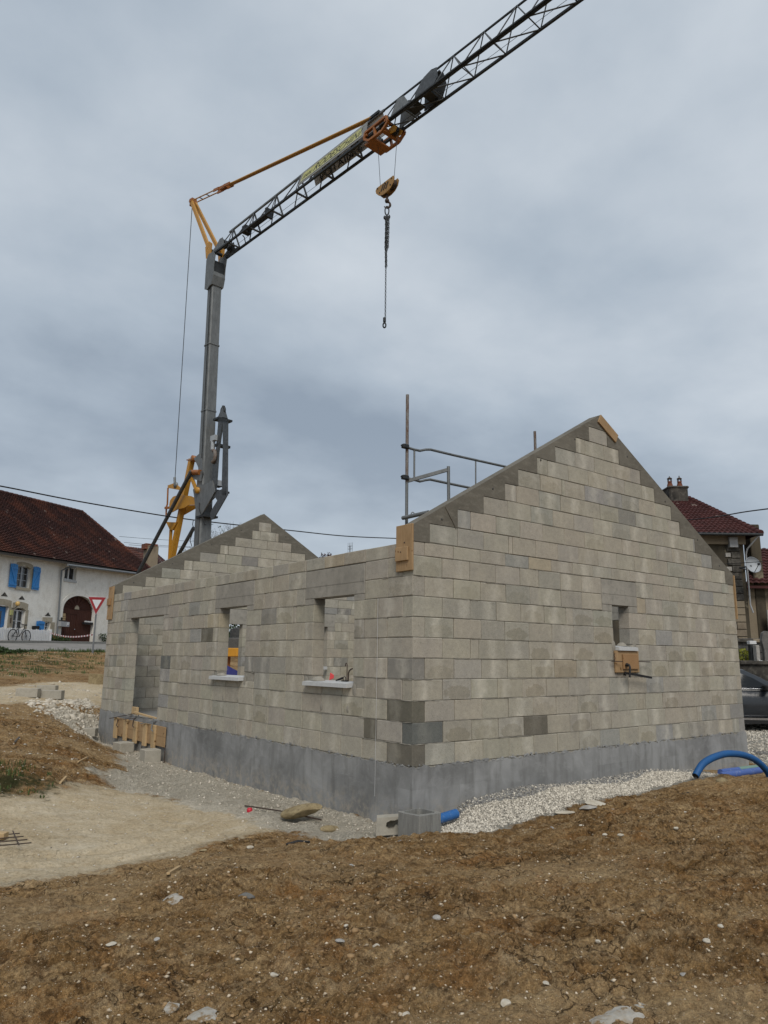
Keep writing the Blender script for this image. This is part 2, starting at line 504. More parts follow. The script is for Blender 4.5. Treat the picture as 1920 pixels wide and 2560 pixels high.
painted('post_grey', (.17,.185,.20), (.11,.12,.125))
painted('car_paint', (.028,.032,.038), (.022,.025,.030), .18)
painted('pipe_blue', (.018,.12,.36), (.16,.22,.33), .4)
painted('pipe_blue_dusty', (.06,.12,.37), (.30,.33,.38), .55)
painted('hose_blue', (.006,.085,.26), (.02,.10,.24), .5)
painted('pipe_green', (.16,.27,.22), (.25,.31,.27), .6)
painted('pipe_red', (.40,.035,.05), (.30,.05,.06), .5)
painted('orange_plastic', (.62,.075,.02), (.5,.07,.03), .4)
painted('red_plastic', (.50,.015,.035), (.40,.02,.03), .4)
painted('banner_grey', (.19,.195,.19), (.15,.155,.15), .6)
painted('banner_yellow', (.42,.42,.17), (.33,.33,.14), .6)
painted('banner_black', (.010,.010,.010), (.014,.014,.014), .6)
painted('banner_white', (.50,.52,.50), (.40,.41,.40), .6)
painted('tarpaulin_blue', (.004,.010,.17), (.003,.007,.11), .6)
painted('fluorescent_red', (.85,.085,.09), (.8,.09,.09), .6)
painted('grey_plastic', (.33,.34,.35), (.26,.27,.28), .5)
painted('white_plastic', (.60,.61,.62), (.48,.49,.50), .5)
painted('dish_grey', (.36,.39,.42), (.29,.31,.335), .5)
t = NT('rusty_steel')
n = t.noise(16, 6, .75, sc=(1, 1, .5))
t.col(t.mix(t.rng(n, .38, .60), (.105,.055,.032), (.20,.19,.18))); t.rough(.75); t.b.inputs['Metallic'].default_value = .2; t.bump(n, .3, .003)
t = NT('dark_rust'); n = t.noise(20, 5, .7)
t.col(t.mix(t.rng(n, .35, .65), (.022,.016,.013), (.07,.04,.026))); t.rough(.7)

t = NT('window_glass')
t.col((.012, .014, .016)); t.rough(.06); t.b.inputs['Specular IOR Level'].default_value = .6
t = NT('car_glass')
t.col((.010, .013, .016)); t.rough(.03); t.b.inputs['Specular IOR Level'].default_value = .25
t = NT('chrome'); t.col((.55,.56,.58)); t.b.inputs['Metallic'].default_value = 1; t.rough(.2)
t = NT('lamp_globe'); t.col((.60,.40,.14)); t.rough(.3)

def tiles(name, cols, scale, moss):
    t = NT(name)
    v = t.n('ShaderNodeTexVoronoi'); v.inputs['Scale'].default_value = scale; t.l(t.pos(), v.inputs['Vector'])
    r = t.n('ShaderNodeSeparateColor'); t.l(v.outputs['Color'], r.inputs[0])
    c = t.mix(t.rng(r.outputs[0], .1, .9), cols[0], cols[1])
    c = t.mix(t.rng(t.noise(.55, 5, .6), .46, .64, 0, .9), c, cols[2])
    c = t.mix(t.rng(t.noise(3.5, 5, .7), .56, .66, 0, .8), c, moss)
    s = t.n('ShaderNodeTexVoronoi'); s.inputs['Scale'].default_value = scale*1.3; t.l(t.pos(), s.inputs['Vector'])
    s2 = t.n('ShaderNodeSeparateColor'); t.l(s.outputs['Color'], s2.inputs[0])
    c = t.mix(t.rng(s2.outputs[1], .993, .996, 0, .6), c, (.30,.25,.22))
    t.col(c); t.rough(.85); t.b.inputs['Specular IOR Level'].default_value = .2
    t.bump(t.noise(30, 4, .7), .5, .02)
tiles('old_roof_tile', ((.034,.016,.014,1), (.066,.028,.023,1), (.118,.042,.026,1)), 5., (.030,.020,.016,1))
tiles('red_roof_tile', ((.050,.020,.019,1), (.082,.030,.028,1), (.068,.026,.024,1)), 4., (.048,.018,.018,1))
t = NT('terracotta'); n = t.noise(9, 5, .7)
t.col(t.mix(t.rng(n, .35, .65), (.09,.035,.02), (.22,.075,.04))); t.rough(.9)

def leaf(name, a, b):
    t = NT(name)
    oi = t.n('ShaderNodeNewGeometry')
    t.col(t.mix(oi.outputs['Random Per Island'], a, b)); t.rough(.6)
    t.b.inputs['Specular IOR Level'].default_value = .25
leaf('grass_leaf', (.030,.055,.014), (.085,.120,.035))
leaf('dark_leaf', (.015,.030,.010), (.05,.085,.025))
leaf('yellow_leaf', (.10,.12,.012), (.24,.24,.03))
leaf('purple_leaf', (.030,.010,.014), (.075,.022,.028))
leaf('flower_red', (.35,.05,.03), (.55,.16,.06))
simple('bark', (.09,.08,.07), .9, 0, .25, 12, .4)
leaf('white_gravel_stone', (.27,.245,.205), (.72,.67,.575))
leaf('grey_gravel_stone', (.10,.10,.10), (.30,.295,.28))
leaf('soil_pebble', (.28,.21,.13), (.60,.52,.40))
leaf('soil_clod', (.165,.098,.044), (.330,.218,.110))
leaf('rubble_stone', (.32,.29,.235), (.60,.55,.465))

def make_ground():
    t = NT('ground_soil')
    z = attr(t, 'zone'); sp = t.n('ShaderNodeSeparateColor'); t.l(z.outputs['Color'], sp.inputs[0])
    z2 = attr(t, 'zone2'); sq = t.n('ShaderNodeSeparateColor'); t.l(z2.outputs['Color'], sq.inputs[0])
    n1 = t.noise(.9, 6, .6); n2 = t.noise(5, 6, .68); n3 = t.noise(34, 5, .7); n4 = t.noise(160, 3, .7)
    drag = t.streak(1.5, 4.5, .385)
    drag2 = t.streak(6, 5., .30)
    soil = t.mix(t.rng(n1, .40, .60), (.265,.155,.061), (.440,.288,.136))
    soil = t.mix(t.rng(drag, .46, .62, 0, .75), soil, (.565,.405,.220))
    soil = t.mix(t.rng(drag2, .52, .66, 0, .35), soil, (.170,.100,.044))
    soil = t.mix(t.rng(t.noise(1.7, 6, .65), .52, .64, 0, .85), soil, (.345,.183,.067))
    soil = t.mix(t.rng(n2, .50, .68, 0, .8), soil, (.550,.410,.245))
    soil = t.mix(t.rng(t.noise(9, 5, .7), .52, .62, 0, .75), soil, (.140,.080,.036))
    soil = t.mix(t.rng(n3, .34, .66), t.mix(1, soil, (.46, .44, .41, 1), 'MULTIPLY'), t.mix(1, soil, (1.32, 1.30, 1.27, 1), 'MULTIPLY'))
    soil = t.mix(t.rng(n4, .34, .66), t.mix(1, soil, (.74, .73, .72, 1), 'MULTIPLY'), t.mix(1, soil, (1.18, 1.17, 1.16, 1), 'MULTIPLY'))
    sp1 = t.n('ShaderNodeTexVoronoi'); sp1.inputs['Scale'].default_value = 110; t.l(t.pos(), sp1.inputs['Vector'])
    sc1 = t.n('ShaderNodeSeparateColor'); t.l(sp1.outputs['Color'], sc1.inputs[0])
    speck = t.math('MULTIPLY', t.rng(sc1.outputs[0], .73, .74), t.rng(sp1.outputs['Distance'], .20, .32, 1, 0))
    soil = t.mix(t.math('MULTIPLY', speck, .75), soil, (.52, .42, .29))
    soil = t.mix(t.math('MULTIPLY', sq.outputs[1], t.rng(n3, .3, .6, .12, .48)), soil, (.54,.40,.23))
    crk = t.n('ShaderNodeTexVoronoi', feature='DISTANCE_TO_EDGE'); crk.inputs['Scale'].default_value = 3.4
    wv = t.n('ShaderNodeVectorMath', operation='ADD'); nz = t.n('ShaderNodeTexNoise'); nz.inputs['Scale'].default_value = 6; nz.inputs['Detail'].default_value = 5; t.l(t.pos(), nz.inputs['Vector'])
    ns = t.n('ShaderNodeVectorMath', operation='SCALE'); ns.inputs['Scale'].default_value = .45; t.l(nz.outputs['Color'], ns.inputs[0])
    t.l(t.pos(), wv.inputs[0]); t.l(ns.outputs[0], wv.inputs[1]); t.l(wv.outputs[0], crk.inputs['Vector'])
    ck = t.math('MULTIPLY', t.rng(crk.outputs['Distance'], .0, .030, 1, 0), t.rng(t.noise(1.3, 3), .46, .58))
    soil = t.mix(t.math('MULTIPLY', ck, .88), soil, (.025,.014,.007))
    pale = t.mix(t.rng(n1, .35, .65), (.510,.412,.272), (.620,.532,.390))
    pale = t.mix(t.rng(t.noise(22, 6, .75), .54, .62, 0, .55), pale, (.30,.225,.135))
    pale = t.mix(t.rng(n2, .45, .75, 0, .7), pale, (.415,.315,.190))
    pale = t.mix(t.rng(n3, .3, .7), t.mix(1, pale, (.70, .69, .67, 1), 'MULTIPLY'), t.mix(1, pale, (1.10, 1.10, 1.09, 1), 'MULTIPLY'))
    pale = t.mix(t.rng(t.noise(2.0, 6, .65, sc=(1, 1.5, 1)), .50, .66, 0, .4), pale, (.64,.575,.455))
    rub = t.mix(t.rng(n2, .3, .7), (.50,.455,.37), (.66,.61,.515))
    rub = t.mix(t.rng(n3, .34, .7), t.mix(1, rub, (.76, .75, .73, 1), 'MULTIPLY'), t.mix(1, rub, (1.18, 1.18, 1.17, 1), 'MULTIPLY'))
    grs = t.mix(t.rng(n2, .3, .7), (.045,.052,.018), (.085,.072,.032))
    wht = t.mix(t.rng(n2, .3, .7), (.40,.375,.32), (.56,.535,.475))
    wht = t.mix(t.rng(n4, .3, .7), t.mix(1, wht, (.55, .55, .54, 1), 'MULTIPLY'), t.mix(1, wht, (1.15, 1.15, 1.15, 1), 'MULTIPLY'))
    edge = t.math('ADD', t.rng(t.noise(7, 5, .7), .25, .75, -.26, .26), t.rng(t.noise(1.6, 3, .6), .3, .7, -.22, .22))
    def zone(s): return t.rng(t.math('ADD', s, edge), .38, .62)
    c = t.mix(zone(sp.outputs[0]), soil, pale)
    c = t.mix(zone(sp.outputs[1]), c, rub)
    c = t.mix(zone(sp.outputs[2]), c, grs)
    c = t.mix(zone(sq.outputs[0]), c, wht)
    t.col(c); t.rough(.96); t.b.inputs['Specular IOR Level'].default_value = .12
    soft = t.math('SUBTRACT', 1., t.math('MULTIPLY', sp.outputs[0], .65))
    t.bump(t.math('MULTIPLY', t.noise(13, 6, .7), soft), .9, .10)
    t.bump(t.math('MULTIPLY', n3, soft), 1.0, .05)
    t.bump(t.math('MULTIPLY', t.math('SUBTRACT', n4, t.math('MULTIPLY', ck, 1.5)), soft), 1.0, .014)
make_ground()
# ------------------------------------------------------------------ terrain
HW, HL = 8.152, 11.52            # house: gable width, length
CP = np.array([
    # mound in front, under the photographer
    (-5.94,-6.96,-.36),(-8,-9,-.3),(-3,-9,-.3),(-4.7,-2.9,-.40),(-6.5,-2.5,-.42),(-3.7,-4.2,-.37),(-1.2,-4.3,-.36),(2,-4.5,-.33),(6,-4.5,-.33),(-2.6,-2.4,-.45),(.3,-3.0,-.42),(3.5,-2.6,-.40),(6.5,-2.6,-.38),
    (-.9,-1.25,-.56),(.2,-1.35,-.53),(1.2,-1.25,-.50),(2.1,-1.05,-.48),(3.5,-1.15,-.48),(5.3,-1.35,-.46),(7.5,-1.6,-.44),
    # along the gable wall, gravel banked against it
    (.0,-.25,-.66),(.5,-.05,-.62),(.8,-.05,-.50),(1.9,-.05,-.39),(3.6,-.05,-.43),(4.7,-.05,-.41),(6.4,-.05,-.54),(8.1,-.05,-.62),(6.6,-.6,-.64),(7.6,-.7,-.62),
    # along the long wall
    (-.1,0,-.72),(-.1,.7,-.735),(-.1,2,-.735),(-.1,3,-.75),(-.1,4.3,-.765),(-.1,6.3,-.78),(-.1,8,-.74),(-.1,9.3,-.70),(-.1,11.2,-.72),
    # trodden pad
    (-1,2,-.72),(-1,4.4,-.72),(-1.8,4.7,-.69),(-2.4,.75,-.70),(-3.3,.5,-.67),(-4.3,.5,-.60),(-1.7,.9,-.71),(-2.6,2.6,-.66),(-3.4,3.0,-.55),(-1.2,6.3,-.66),(-.75,7.2,-.68),(-.75,8.6,-.60),(-.75,9.8,-.55),(-6,1.5,-.45),
    # slope to the left and the bank behind it
    (-3.28,4.3,-.39),(-2.3,5.4,-.42),(-2.65,7.2,-.17),(-1.7,7.9,-.28),(-1.5,9.6,-.10),(-2.6,9.8,.03),(-1.3,12.0,.13),(-.25,12.2,.0),(-.5,11.2,-.40),(.4,13,.1),(-2.5,13,.25),(-6,6,-.05),(-6,12,.3),
    (.1,17.3,.45),(-3,17,.5),(3,16,.3),(1.7,23.5,.80),(-2,22,.85),(5,22,.5),(3.4,28,1.33),(0,29,1.35),(4.6,31.0,1.43),(7,29,1.25),
    (5.4,35.8,1.80),(1.5,34.2,1.80),(9.5,40,1.95),(3.5,37.4,1.93),(12,45,2.0),(6,45,2.0),(-6,34,2.0),(-8,40,2.1),(20,52,2.2),(0,60,2.4),
    # yard behind and to the right
    (4,14.5,-.05),(9,13,-.2),(10,6,-.4),(9.5,1.5,-.42),(12,1.5,-.36),(15,-1,-.30),(13,-5,-.34),(14,8,-.3),(16,18,.1),(9.6,27.7,.7),(16,28,.8),(24,30,1.2),
    (4,5,-.5),(2,3,-.6),(2,9,-.5),(6,9,-.5),(6,3,-.5),
    (20,-8,-.3),(10,-14,-.3),(-10,-20,-.2),(-20,-10,-.2),(-20,10,.3),(-25,40,2),(40,0,.2),(40,40,1.5),(60,-40,0),(-60,-40,0),(-60,80,3),(80,80,3),(0,140,4),(150,150,4),(-150,150,4),(-150,-150,0),(150,-150,0)], float)
def _rbf():
    P = CP[:, :2]; n = len(P)
    d = np.hypot(P[:,None,0]-P[None,:,0], P[:,None,1]-P[None,:,1])
    A = np.zeros((n+1, n+1)); A[:n,:n] = -np.sqrt(d*d + .15**2); A[:n,n] = 1; A[n,:n] = 1
    A[:n,:n] += np.eye(n)*-.02
    return np.linalg.solve(A, np.append(CP[:,2], 0))
_W = _rbf()
def base_h(x, y):
    x = np.asarray(x, float); y = np.asarray(y, float); sh = x.shape
    x = x.ravel(); y = y.ravel(); o = np.empty(len(x))
    for i in range(0, len(x), 20000):
        d = np.hypot(x[i:i+20000,None]-CP[None,:,0], y[i:i+20000,None]-CP[None,:,1])
        o[i:i+20000] = -np.sqrt(d*d+.15**2) @ _W[:-1] + _W[-1]
    return o.reshape(sh)

def seg_dist(x, y, poly):
    """signed side is not needed: distance to a polyline"""
    best = np.full(x.shape, 1e9)
    for (a, b), (c, d) in zip(poly[:-1], poly[1:]):
        ux, uy = c-a, d-b; l2 = ux*ux+uy*uy
        t = np.clip(((x-a)*ux+(y-b)*uy)/l2, 0, 1)
        best = np.minimum(best, np.hypot(x-a-t*ux, y-b-t*uy))
    return best
def inside(x, y, poly):
    r = np.zeros(x.shape, bool); n = len(poly)
    for i in range(n):
        (a, b), (c, d) = poly[i], poly[(i+1) % n]
        cond = ((b > y) != (d > y)) & (x < (c-a)*(y-b)/((d-b) if d != b else 1e-9) + a)
        r ^= cond
    return r
def region(x, y, poly, soft):
    s = np.where(inside(x, y, poly), 1, -1)*seg_dist(x, y, poly + [poly[0]])
    return np.clip(.5 + s/(2*soft), 0, 1)
PAD = [(-9,-.35),(-4.5,-.12),(-3.4,.15),(-2.4,.62),(-1.75,.86),(-1.15,.95),(-1.0,1.5),(-1.05,2.6),(-1.5,3.6),(-1.9,4.6),(-2.6,4.5),(-3.3,3.6),(-4.5,3.4),(-9,3.6)]
RUB = [(-1.05,-.15),(.1,-.2),(.1,11.6),(-.55,11.7),(-.5,9.6),(-.6,8.2),(-.95,6.9),(-1.4,6.0),(-1.9,5.2),(-1.95,4.4),(-1.5,3.4),(-1.15,2.4),(-1.15,1.2)]
PIT = [(-1.05,10.3),(.2,11.3),(.2,13.2),(-.9,12.6),(-1.3,11.6)]
PLAT = [(-4,11.6),(-1.8,11.9),(-.9,12.2),(.0,12.6),(3,13),(4,15),(2.5,17.2),(.4,17.6),(-1.5,15.5),(-2.4,13.6),(-4,13)]
GRAV = [(-.25,-.75),(.1,-1.15),(1.2,-1.1),(2.1,-.95),(3.3,-.95),(4.5,-.95),(5.6,-.75),(6.3,-.45),(6.2,.1),(-.0,.1)]
YARD = [(8.3,-.9),(12,-1.2),(22,-3),(30,10),(22,20),(10,13),(8.3,6)]
GR1 = [(-7,2.9),(-4.1,3.0),(-3.2,3.5),(-2.75,4.2),(-3.0,5.2),(-4.2,5.3),(-7,5.6)]
GR2 = [(-6,19),(-.5,18.6),(2.4,21),(4.5,25.5),(5.6,29.5),(-2,28.2),(-8,27)]
VERGE = [(-9,33),(2.2,36.5),(3.6,37.4),(10,42.4),(16,47.5),(16,49),(2,38.6),(-9,35)]
def compact(x, y):
    al = x*.927-y*.376; ac = x*.376+y*.927
    return np.clip((fbm(al*.45, ac*1.1, 4, 61)-.47)*5, 0, 1)
MOUNDS = []
for px_, py_, r_, h_ in ((980,2300,.22,.05),(1110,2225,.25,.05),(120,2380,.28,.07),(300,2420,.22,.05),(800,2330,.2,.035),(1500,2050,.35,.05),(1620,2070,.35,.05),(1280,2420,.3,.04),(560,2150,.3,.05),(700,2180,.3,.04),(1750,2150,.4,.05),(180,2500,.2,.05),(900,2080,.3,.03),(480,2210,.35,.04)):
    q_ = at_z(px_, py_, -.42); MOUNDS.append((q_.x, q_.y, r_, h_))
def relief(x, y, pad, rub, wht):
    d = np.hypot(x - CAM.x, y - CAM.y)
    fade = np.clip(1.6 - d/22, .25, 1)
    soil = (fbm(x*1.1, y*1.1, 4, 1)-.5)*.10 + (np.abs(fbm(x*3.4, y*3.4, 4, 2)-.5))*-.10 + (fbm(x*11, y*11, 4, 3, .6)-.5)*.085 + (fbm(x*37, y*37, 2, 6, .6)-.5)*.022
    tr = fbm((x*.376+y*.927)*6.5, (x*.927-y*.376)*.9, 3, 5)        # drag marks of the digger bucket
    al = x*.927-y*.376; ac = x*.376+y*.927
    cm = compact(x, y)
    teeth = np.sin(ac*2*np.pi/.105 + 2.2*fbm(al*.8, ac*.8, 2, 63))*np.clip((fbm(al*.5, ac*1.0, 2, 67)-.52)*8, 0, 1)
    rg = lambda q: 1-np.abs(2*q-1)
    msk = np.clip((fbm(x*.8, y*.8, 3, 41)-.40)*5, 0, 1)
    mnd = np.zeros(np.shape(x))
    for mx_, my_, mr_, mh_ in MOUNDS: mnd = mnd + mh_*np.exp(-((x-mx_)**2+(y-my_)**2)/mr_**2)
    msk = np.clip(msk + mnd*14, 0, 1.6)
    soil = soil + (rg(fbm(x*4.5, y*4.5, 3, 43))-.6)*.085*msk + (rg(fbm(x*15, y*15, 3, 44))-.6)*.040*(.35+.65*msk)
    soil = soil*(1-.55*cm) + (tr-.5)*.10 + .02 + mnd + teeth*.011
    soft = (fbm(x*1.6, y*1.6, 4, 8)-.5)*.040 + (fbm(x*9, y*9, 3, 9)-.5)*.026 + (fbm(x*26, y*26, 2, 10)-.5)*.010 + (fbm((x*.9+y*.3)*6, (y*.9-x*.3)*1.2, 3, 14)-.5)*.018
    rd = np.hypot(x+3.6, y-3.4); tr2 = np.exp(-((rd-2.35)/.07)**2) + np.exp(-((rd-2.75)/.07)**2)   # wheel ruts
    soft = soft - tr2*.035
    rb = (fbm(x*2.6, y*2.6, 4, 12)-.5)*.09 + (fbm(x*14, y*14, 3, 13, .6)-.5)*.055
    h = soil*(1-pad) + soft*pad
    h = h*(1-rub) + rb*rub
    return h*fade*(1-wht*.8)
def zones(x, y):
    wx = (fbm(x*1.3, y*1.3, 4, 31)-.5)*.9; wy = (fbm(x*1.3, y*1.3, 4, 37)-.5)*.9
    near_ = np.clip(1.5-np.hypot(x+1.5, y-3)/10, 0, 1)*np.clip((-.08-x)/.5, 0, 1); wx = wx*near_; wy = wy*near_
    pad = region(x+wx*.5, y+wy*.5, PAD, .30)
    rub = np.maximum(region(x+wx, y+wy, RUB, .38), region(x+wx, y+wy, PIT, .3)*np.clip((fbm(x*2.1, y*2.1, 3, 51)-.40)*9, 0, 1))
    plat = region(x, y, PLAT, .3)
    pad = np.maximum(pad, plat*.9)
    gr = np.maximum(np.maximum(region(x, y, GR1, .5)*.62, region(x, y, GR2, 1.2)*.44), region(x, y, VERGE, .3))
    far = np.clip((np.hypot(x-CAM.x, y-CAM.y)-55)/20, 0, 1)
    gr = np.maximum(gr, far)
    wh = np.maximum(region(x, y, GRAV, .10), region(x, y, YARD, .4))
    return pad, rub, gr, wh
def ground_h(x, y):
    x = np.asarray(x, float); y = np.asarray(y, float)
    p, r, g, wv = zones(x, y)
    return base_h(x, y) + relief(x, y, p, r, wv)
def gz(x, y): return float(ground_h(np.array([x]), np.array([y]))[0])

yaw0 = math.atan2(FW.y, FW.x)
ang = np.concatenate([np.linspace(-math.pi, -.62, 40, endpoint=False), np.linspace(-.62, .62, 760), np.linspace(.62, math.pi, 41)[1:-1]])
rad = np.concatenate([[.05, .6, 1.2, 1.7], np.geomspace(2.0, 26, 560), np.geomspace(26.4, 80, 120), np.geomspace(85, 1500, 14)])
AA, RR = np.meshgrid(ang, rad)
GX = CAM.x + RR*np.cos(yaw0 + AA); GY = CAM.y + RR*np.sin(yaw0 + AA)
zp, zr, zg, zw = zones(GX, GY)
GZ = base_h(GX, GY) + relief(GX, GY, zp, zr, zw)
GZ = np.where(np.hypot(GX, GY) > 200, 4.0*np.clip(GY/140, -.2, 1), GZ)
na = len(ang); nr = len(rad)
ii, jj = np.meshgrid(np.arange(nr-1), np.arange(na), indexing='ij')
q = np.stack([ii*na+jj, (ii+1)*na+jj, (ii+1)*na+(jj+1) % na, ii*na+(jj+1) % na], -1).reshape(-1, 4)[:, ::-1]
one = np.ones(GX.size)
ground = mesh_arrays('ground', np.stack([GX.ravel(), GY.ravel(), GZ.ravel()], 1), q, MATS['ground_soil'], smooth=True,
    attrs={'zone': np.stack([zp.ravel(), zr.ravel(), zg.ravel(), one], 1), 'zone2': np.stack([zw.ravel(), compact(GX, GY).ravel(), one*0, one], 1)})
struct(ground)

# the road past the farmhouse, its kerb and give-way line, as sheets that follow the ground
def strip(name, left, right, mat, lift, n=40, sk=0):
    vs = []; fs = []
    for i in range(n+1):
        t = i/n
        for s, pl in ((0, left), (1, right)):
            k = t*(len(pl)-1); a = min(int(k), len(pl)-2); u = k-a
            x = pl[a][0]*(1-u)+pl[a+1][0]*u; y = pl[a][1]*(1-u)+pl[a+1][1]*u
            vs.append((x, y))
    P = np.array(vs); z = base_h(P[:,0], P[:,1]) + lift
    m = MB(); top = [(p[0], p[1], h) for p, h in zip(vs, z)]; bot = [(p[0], p[1], h-.35) for p, h in zip(vs, z)]
    k = len(top)
    for i in range(n):
        a = 2*i
        fs += [(a, a+1, a+3, a+2), (a, a+2, a+2+k, a+k), (a+1, a+1+k, a+3+k, a+3)]
    m.add(top+bot, fs)
    return struct(m.build(name, MATS[mat]))
_near = [at_D(x, 1630, D) for x, D in ((-320, 30), (-60, 35), (120, 38.2), (260, 40.6), (520, 45))]
_far = [at_D(x, 1612, D) for x, D in ((-320, 35.2), (-60, 40.4), (120, 44.6), (260, 48.2), (520, 56))]
_near = [(p.x, p.y) for p in _near]; _far = [(p.x, p.y) for p in _far]
strip('road', _near, _far, 'asphalt', .06)
_f2 = [(a+.10*-.64, b+.10*.77) for a, b in _far]; _f3 = [(a-.9*.64, b+.9*.77) for a, b in _far]
strip('kerb', _far, _f2, 'grey_precast', .17)
strip('pavement', _f2, _f3, 'pavement', .15)
# ------------------------------------------------------------------ the block house
HC = .2553
ZTOP = 2.733
house = thing('unfinished_house', 'roofless new house of pale concrete blocks on a grey rendered plinth', 'house', (HW/2, HL/2, -.8))
ZS = [i*HC for i in range(11)] + [ZTOP]
ZG = [ZTOP + k*HC for k in range(10)]
NEAR_L = [.28,.78,1.28,1.72,2.01,2.44,2.88,3.40,3.76]; NEAR_R = [7.86,7.40,6.83,6.35,6.09,5.58,5.18,4.57,4.26]
FAR_L = [.23,.79,1.19,1.78,2.21,2.78,3.22,3.73,3.93]; FAR_R = [7.90,7.36,6.95,6.38,5.95,5.50,5.02,4.58,4.33]
APEX = 4.075; ZA = 5.285; ZE = 2.946
# openings and lintels: (s0, s1, z0, z1), lintel (s0, s1)
WALLS = {
    'gable': dict(ax='x', off=0.0, n=-1, L=HW, op=[((4.16,4.61,1.505,2.145), (3.90,4.86))], steps=(NEAR_L, NEAR_R), own=1),
    'long': dict(ax='y', off=0.0, n=-1, L=HL, op=[((1.24,2.25,.95,2.13), (1.0,2.5)), ((4.34,5.36,.95,2.13), (4.10,5.58)), ((7.98,9.93,.0,2.115), (7.73,10.18))], steps=None, own=0),
    'far': dict(ax='x', off=HL-.2, n=1, L=HW, op=[((2.62,3.57,.0,2.14), (2.35,3.85)), ((5.42,6.36,.0,2.17), (5.2,6.62))], steps=(FAR_L, FAR_R), own=1),
    'back': dict(ax='y', off=HW-.2, n=1, L=HL, op=[((2.3,2.95,.95,2.14), (2.1,3.2)), ((6.2,8.0,.0,2.14), (6.0,8.25))], steps=None, own=0),
}
def wp(wl, s, d, z):
    """point of a wall: s along it, d into its thickness from the lower face, z"""
    return (s, wl['off']+d, z) if wl['ax'] == 'x' else (wl['off']+d, s, z)

def subtract(iv, cuts):
    out = [iv]
    for a, b in cuts:
        nx = []
        for p, q in out:
            if b <= p or a >= q: nx.append((p, q)); continue
            if a > p: nx.append((p, a))
            if b < q: nx.append((b, q))
        out = nx
    return [(p, q) for p, q in out if q-p > .012]

rb = random.Random(5)
BLOCKS = []; CORE = []
def tint_of(kind=None):
    r = rb.random()
    if kind == 'dark': c = (.185,.172,.142)
    elif kind == 'slate': c = (.185,.19,.185)
    elif r < .66: c = (.440,.410,.345)
    elif r < .86: c = (.415,.392,.342)
    elif r < .94: c = (.382,.370,.325)
    elif r < .97: c = (.350,.345,.33)
    elif r < .988: c = (.440,.390,.30)
    else: c = (.30,.29,.265)
    k = .86*rb.uniform(.94, 1.06)
    return tuple(v*k*h_*rb.uniform(.985, 1.015) for v, h_ in zip(c, (1.015, 1.02, 1.015)))
for wn, wl in WALLS.items():
    Ln = wl['L']
    courses = [(ZS[i], ZS[i+1], i) for i in range(11)]
    if wl['steps']: courses += [(ZG[k], ZG[k+1], 11+k) for k in range(9)]
    for z0, z1, ci in courses:
        if ci < 11:
            own = (ci + wl['own']) % 2 == 0
            a0, a1 = (0., Ln) if own else (.2, Ln-.2)
        else:
            a0, a1 = wl['steps'][0][ci-11], wl['steps'][1][ci-11]
        cuts = []; ztop = z1; zc = []
        for (s0, s1, y0, y1), (l0, l1) in wl['op']:
            ov = min(y1, z1)-max(y0, z0)
            if ov > .5*(z1-z0): cuts.append((s0, s1))
            elif ov > 0 and y0 > z0: zc.append((s0-.06, s1+.02, y0-.07))
            lt = 2.545
            ol = min(lt, z1)-max(y1, z0)
            if ol > .4*(z1-z0): cuts.append((l0, l1))
        for p, q in subtract((a0, a1), cuts):
            CORE.append((wn, p, q, z0, z1, zc))
            # lay blocks
            s = p; first = True
            n = rb.random()
            if ci < 11 and p == a0:
                if own: pieces = [.5]
                else: pieces = []
            else: pieces = [.25] if (ci % 2 == 0 and q-p > .8) else []
            Lr = q-p-sum(pieces)
            nb = int(Lr/.5 + 1e-6); rest = Lr-nb*.5
            body = [.5]*nb
            if rest > .012:
                pos = rb.randrange(0, nb+1) if nb else 0
                if rest < .1 and nb: body.insert(max(1, pos) if nb > 1 else nb, rest)
                else: body.insert(pos if rb.random() < .5 else nb, rest)
            pieces += body
            for k, ln in enumerate(pieces):
                e = s+ln
                zt = z1
                for c0, c1, cz in zc:
                    if s < c1-.02 and e > c0+.02 and (min(e, c1)-max(s, c0)) > .3*(e-s): zt = cz
                kind = None
                if wn == 'long' and s < .01 and ci in (0, 2): kind = 'dark'
                if wn == 'gable' and s < .01 and ci == 1: kind = 'slate'
                if wn == 'long' and ci == 1 and .65 < s < .85: kind = 'dark'
                if rb.random() < .008 and ci < 8: kind = rb.choice(('dark', 'slate'))
                if zt-z0 > .04:
                    BLOCKS.append(dict(w=wn, s0=s, s1=e, z0=z0, z1=zt, c=ci, kind=kind))
                s = e

def sees(p):
    d = Vector(p)-CAM; w_ = d.dot(FW)
    return 960+FPX*d.dot(RT)/w_, 1280-FPX*d.dot(UP)/w_
for b in BLOCKS:
    wl = WALLS[b['w']]
    d = 0. if b['w'] in ('gable', 'long') else 0.
    q = [sees(wp(wl, s, d, z)) for s, z in ((b['s0'], b['z0']), (b['s1'], b['z0']), (b['s1'], b['z1']), (b['s0'], b['z1']))]
    ar = .5*abs(sum(q[i][0]*q[(i+1) % 4][1]-q[(i+1) % 4][0]*q[i][1] for i in range(4)))
    if b['w'] == 'back': ar *= .05
    if b['w'] == 'far' and b['c'] < 11: ar *= .05
    b['area'] = ar
order = sorted(BLOCKS, key=lambda b: -b['area'])
for i, b in enumerate(order): b['single'] = i < 300

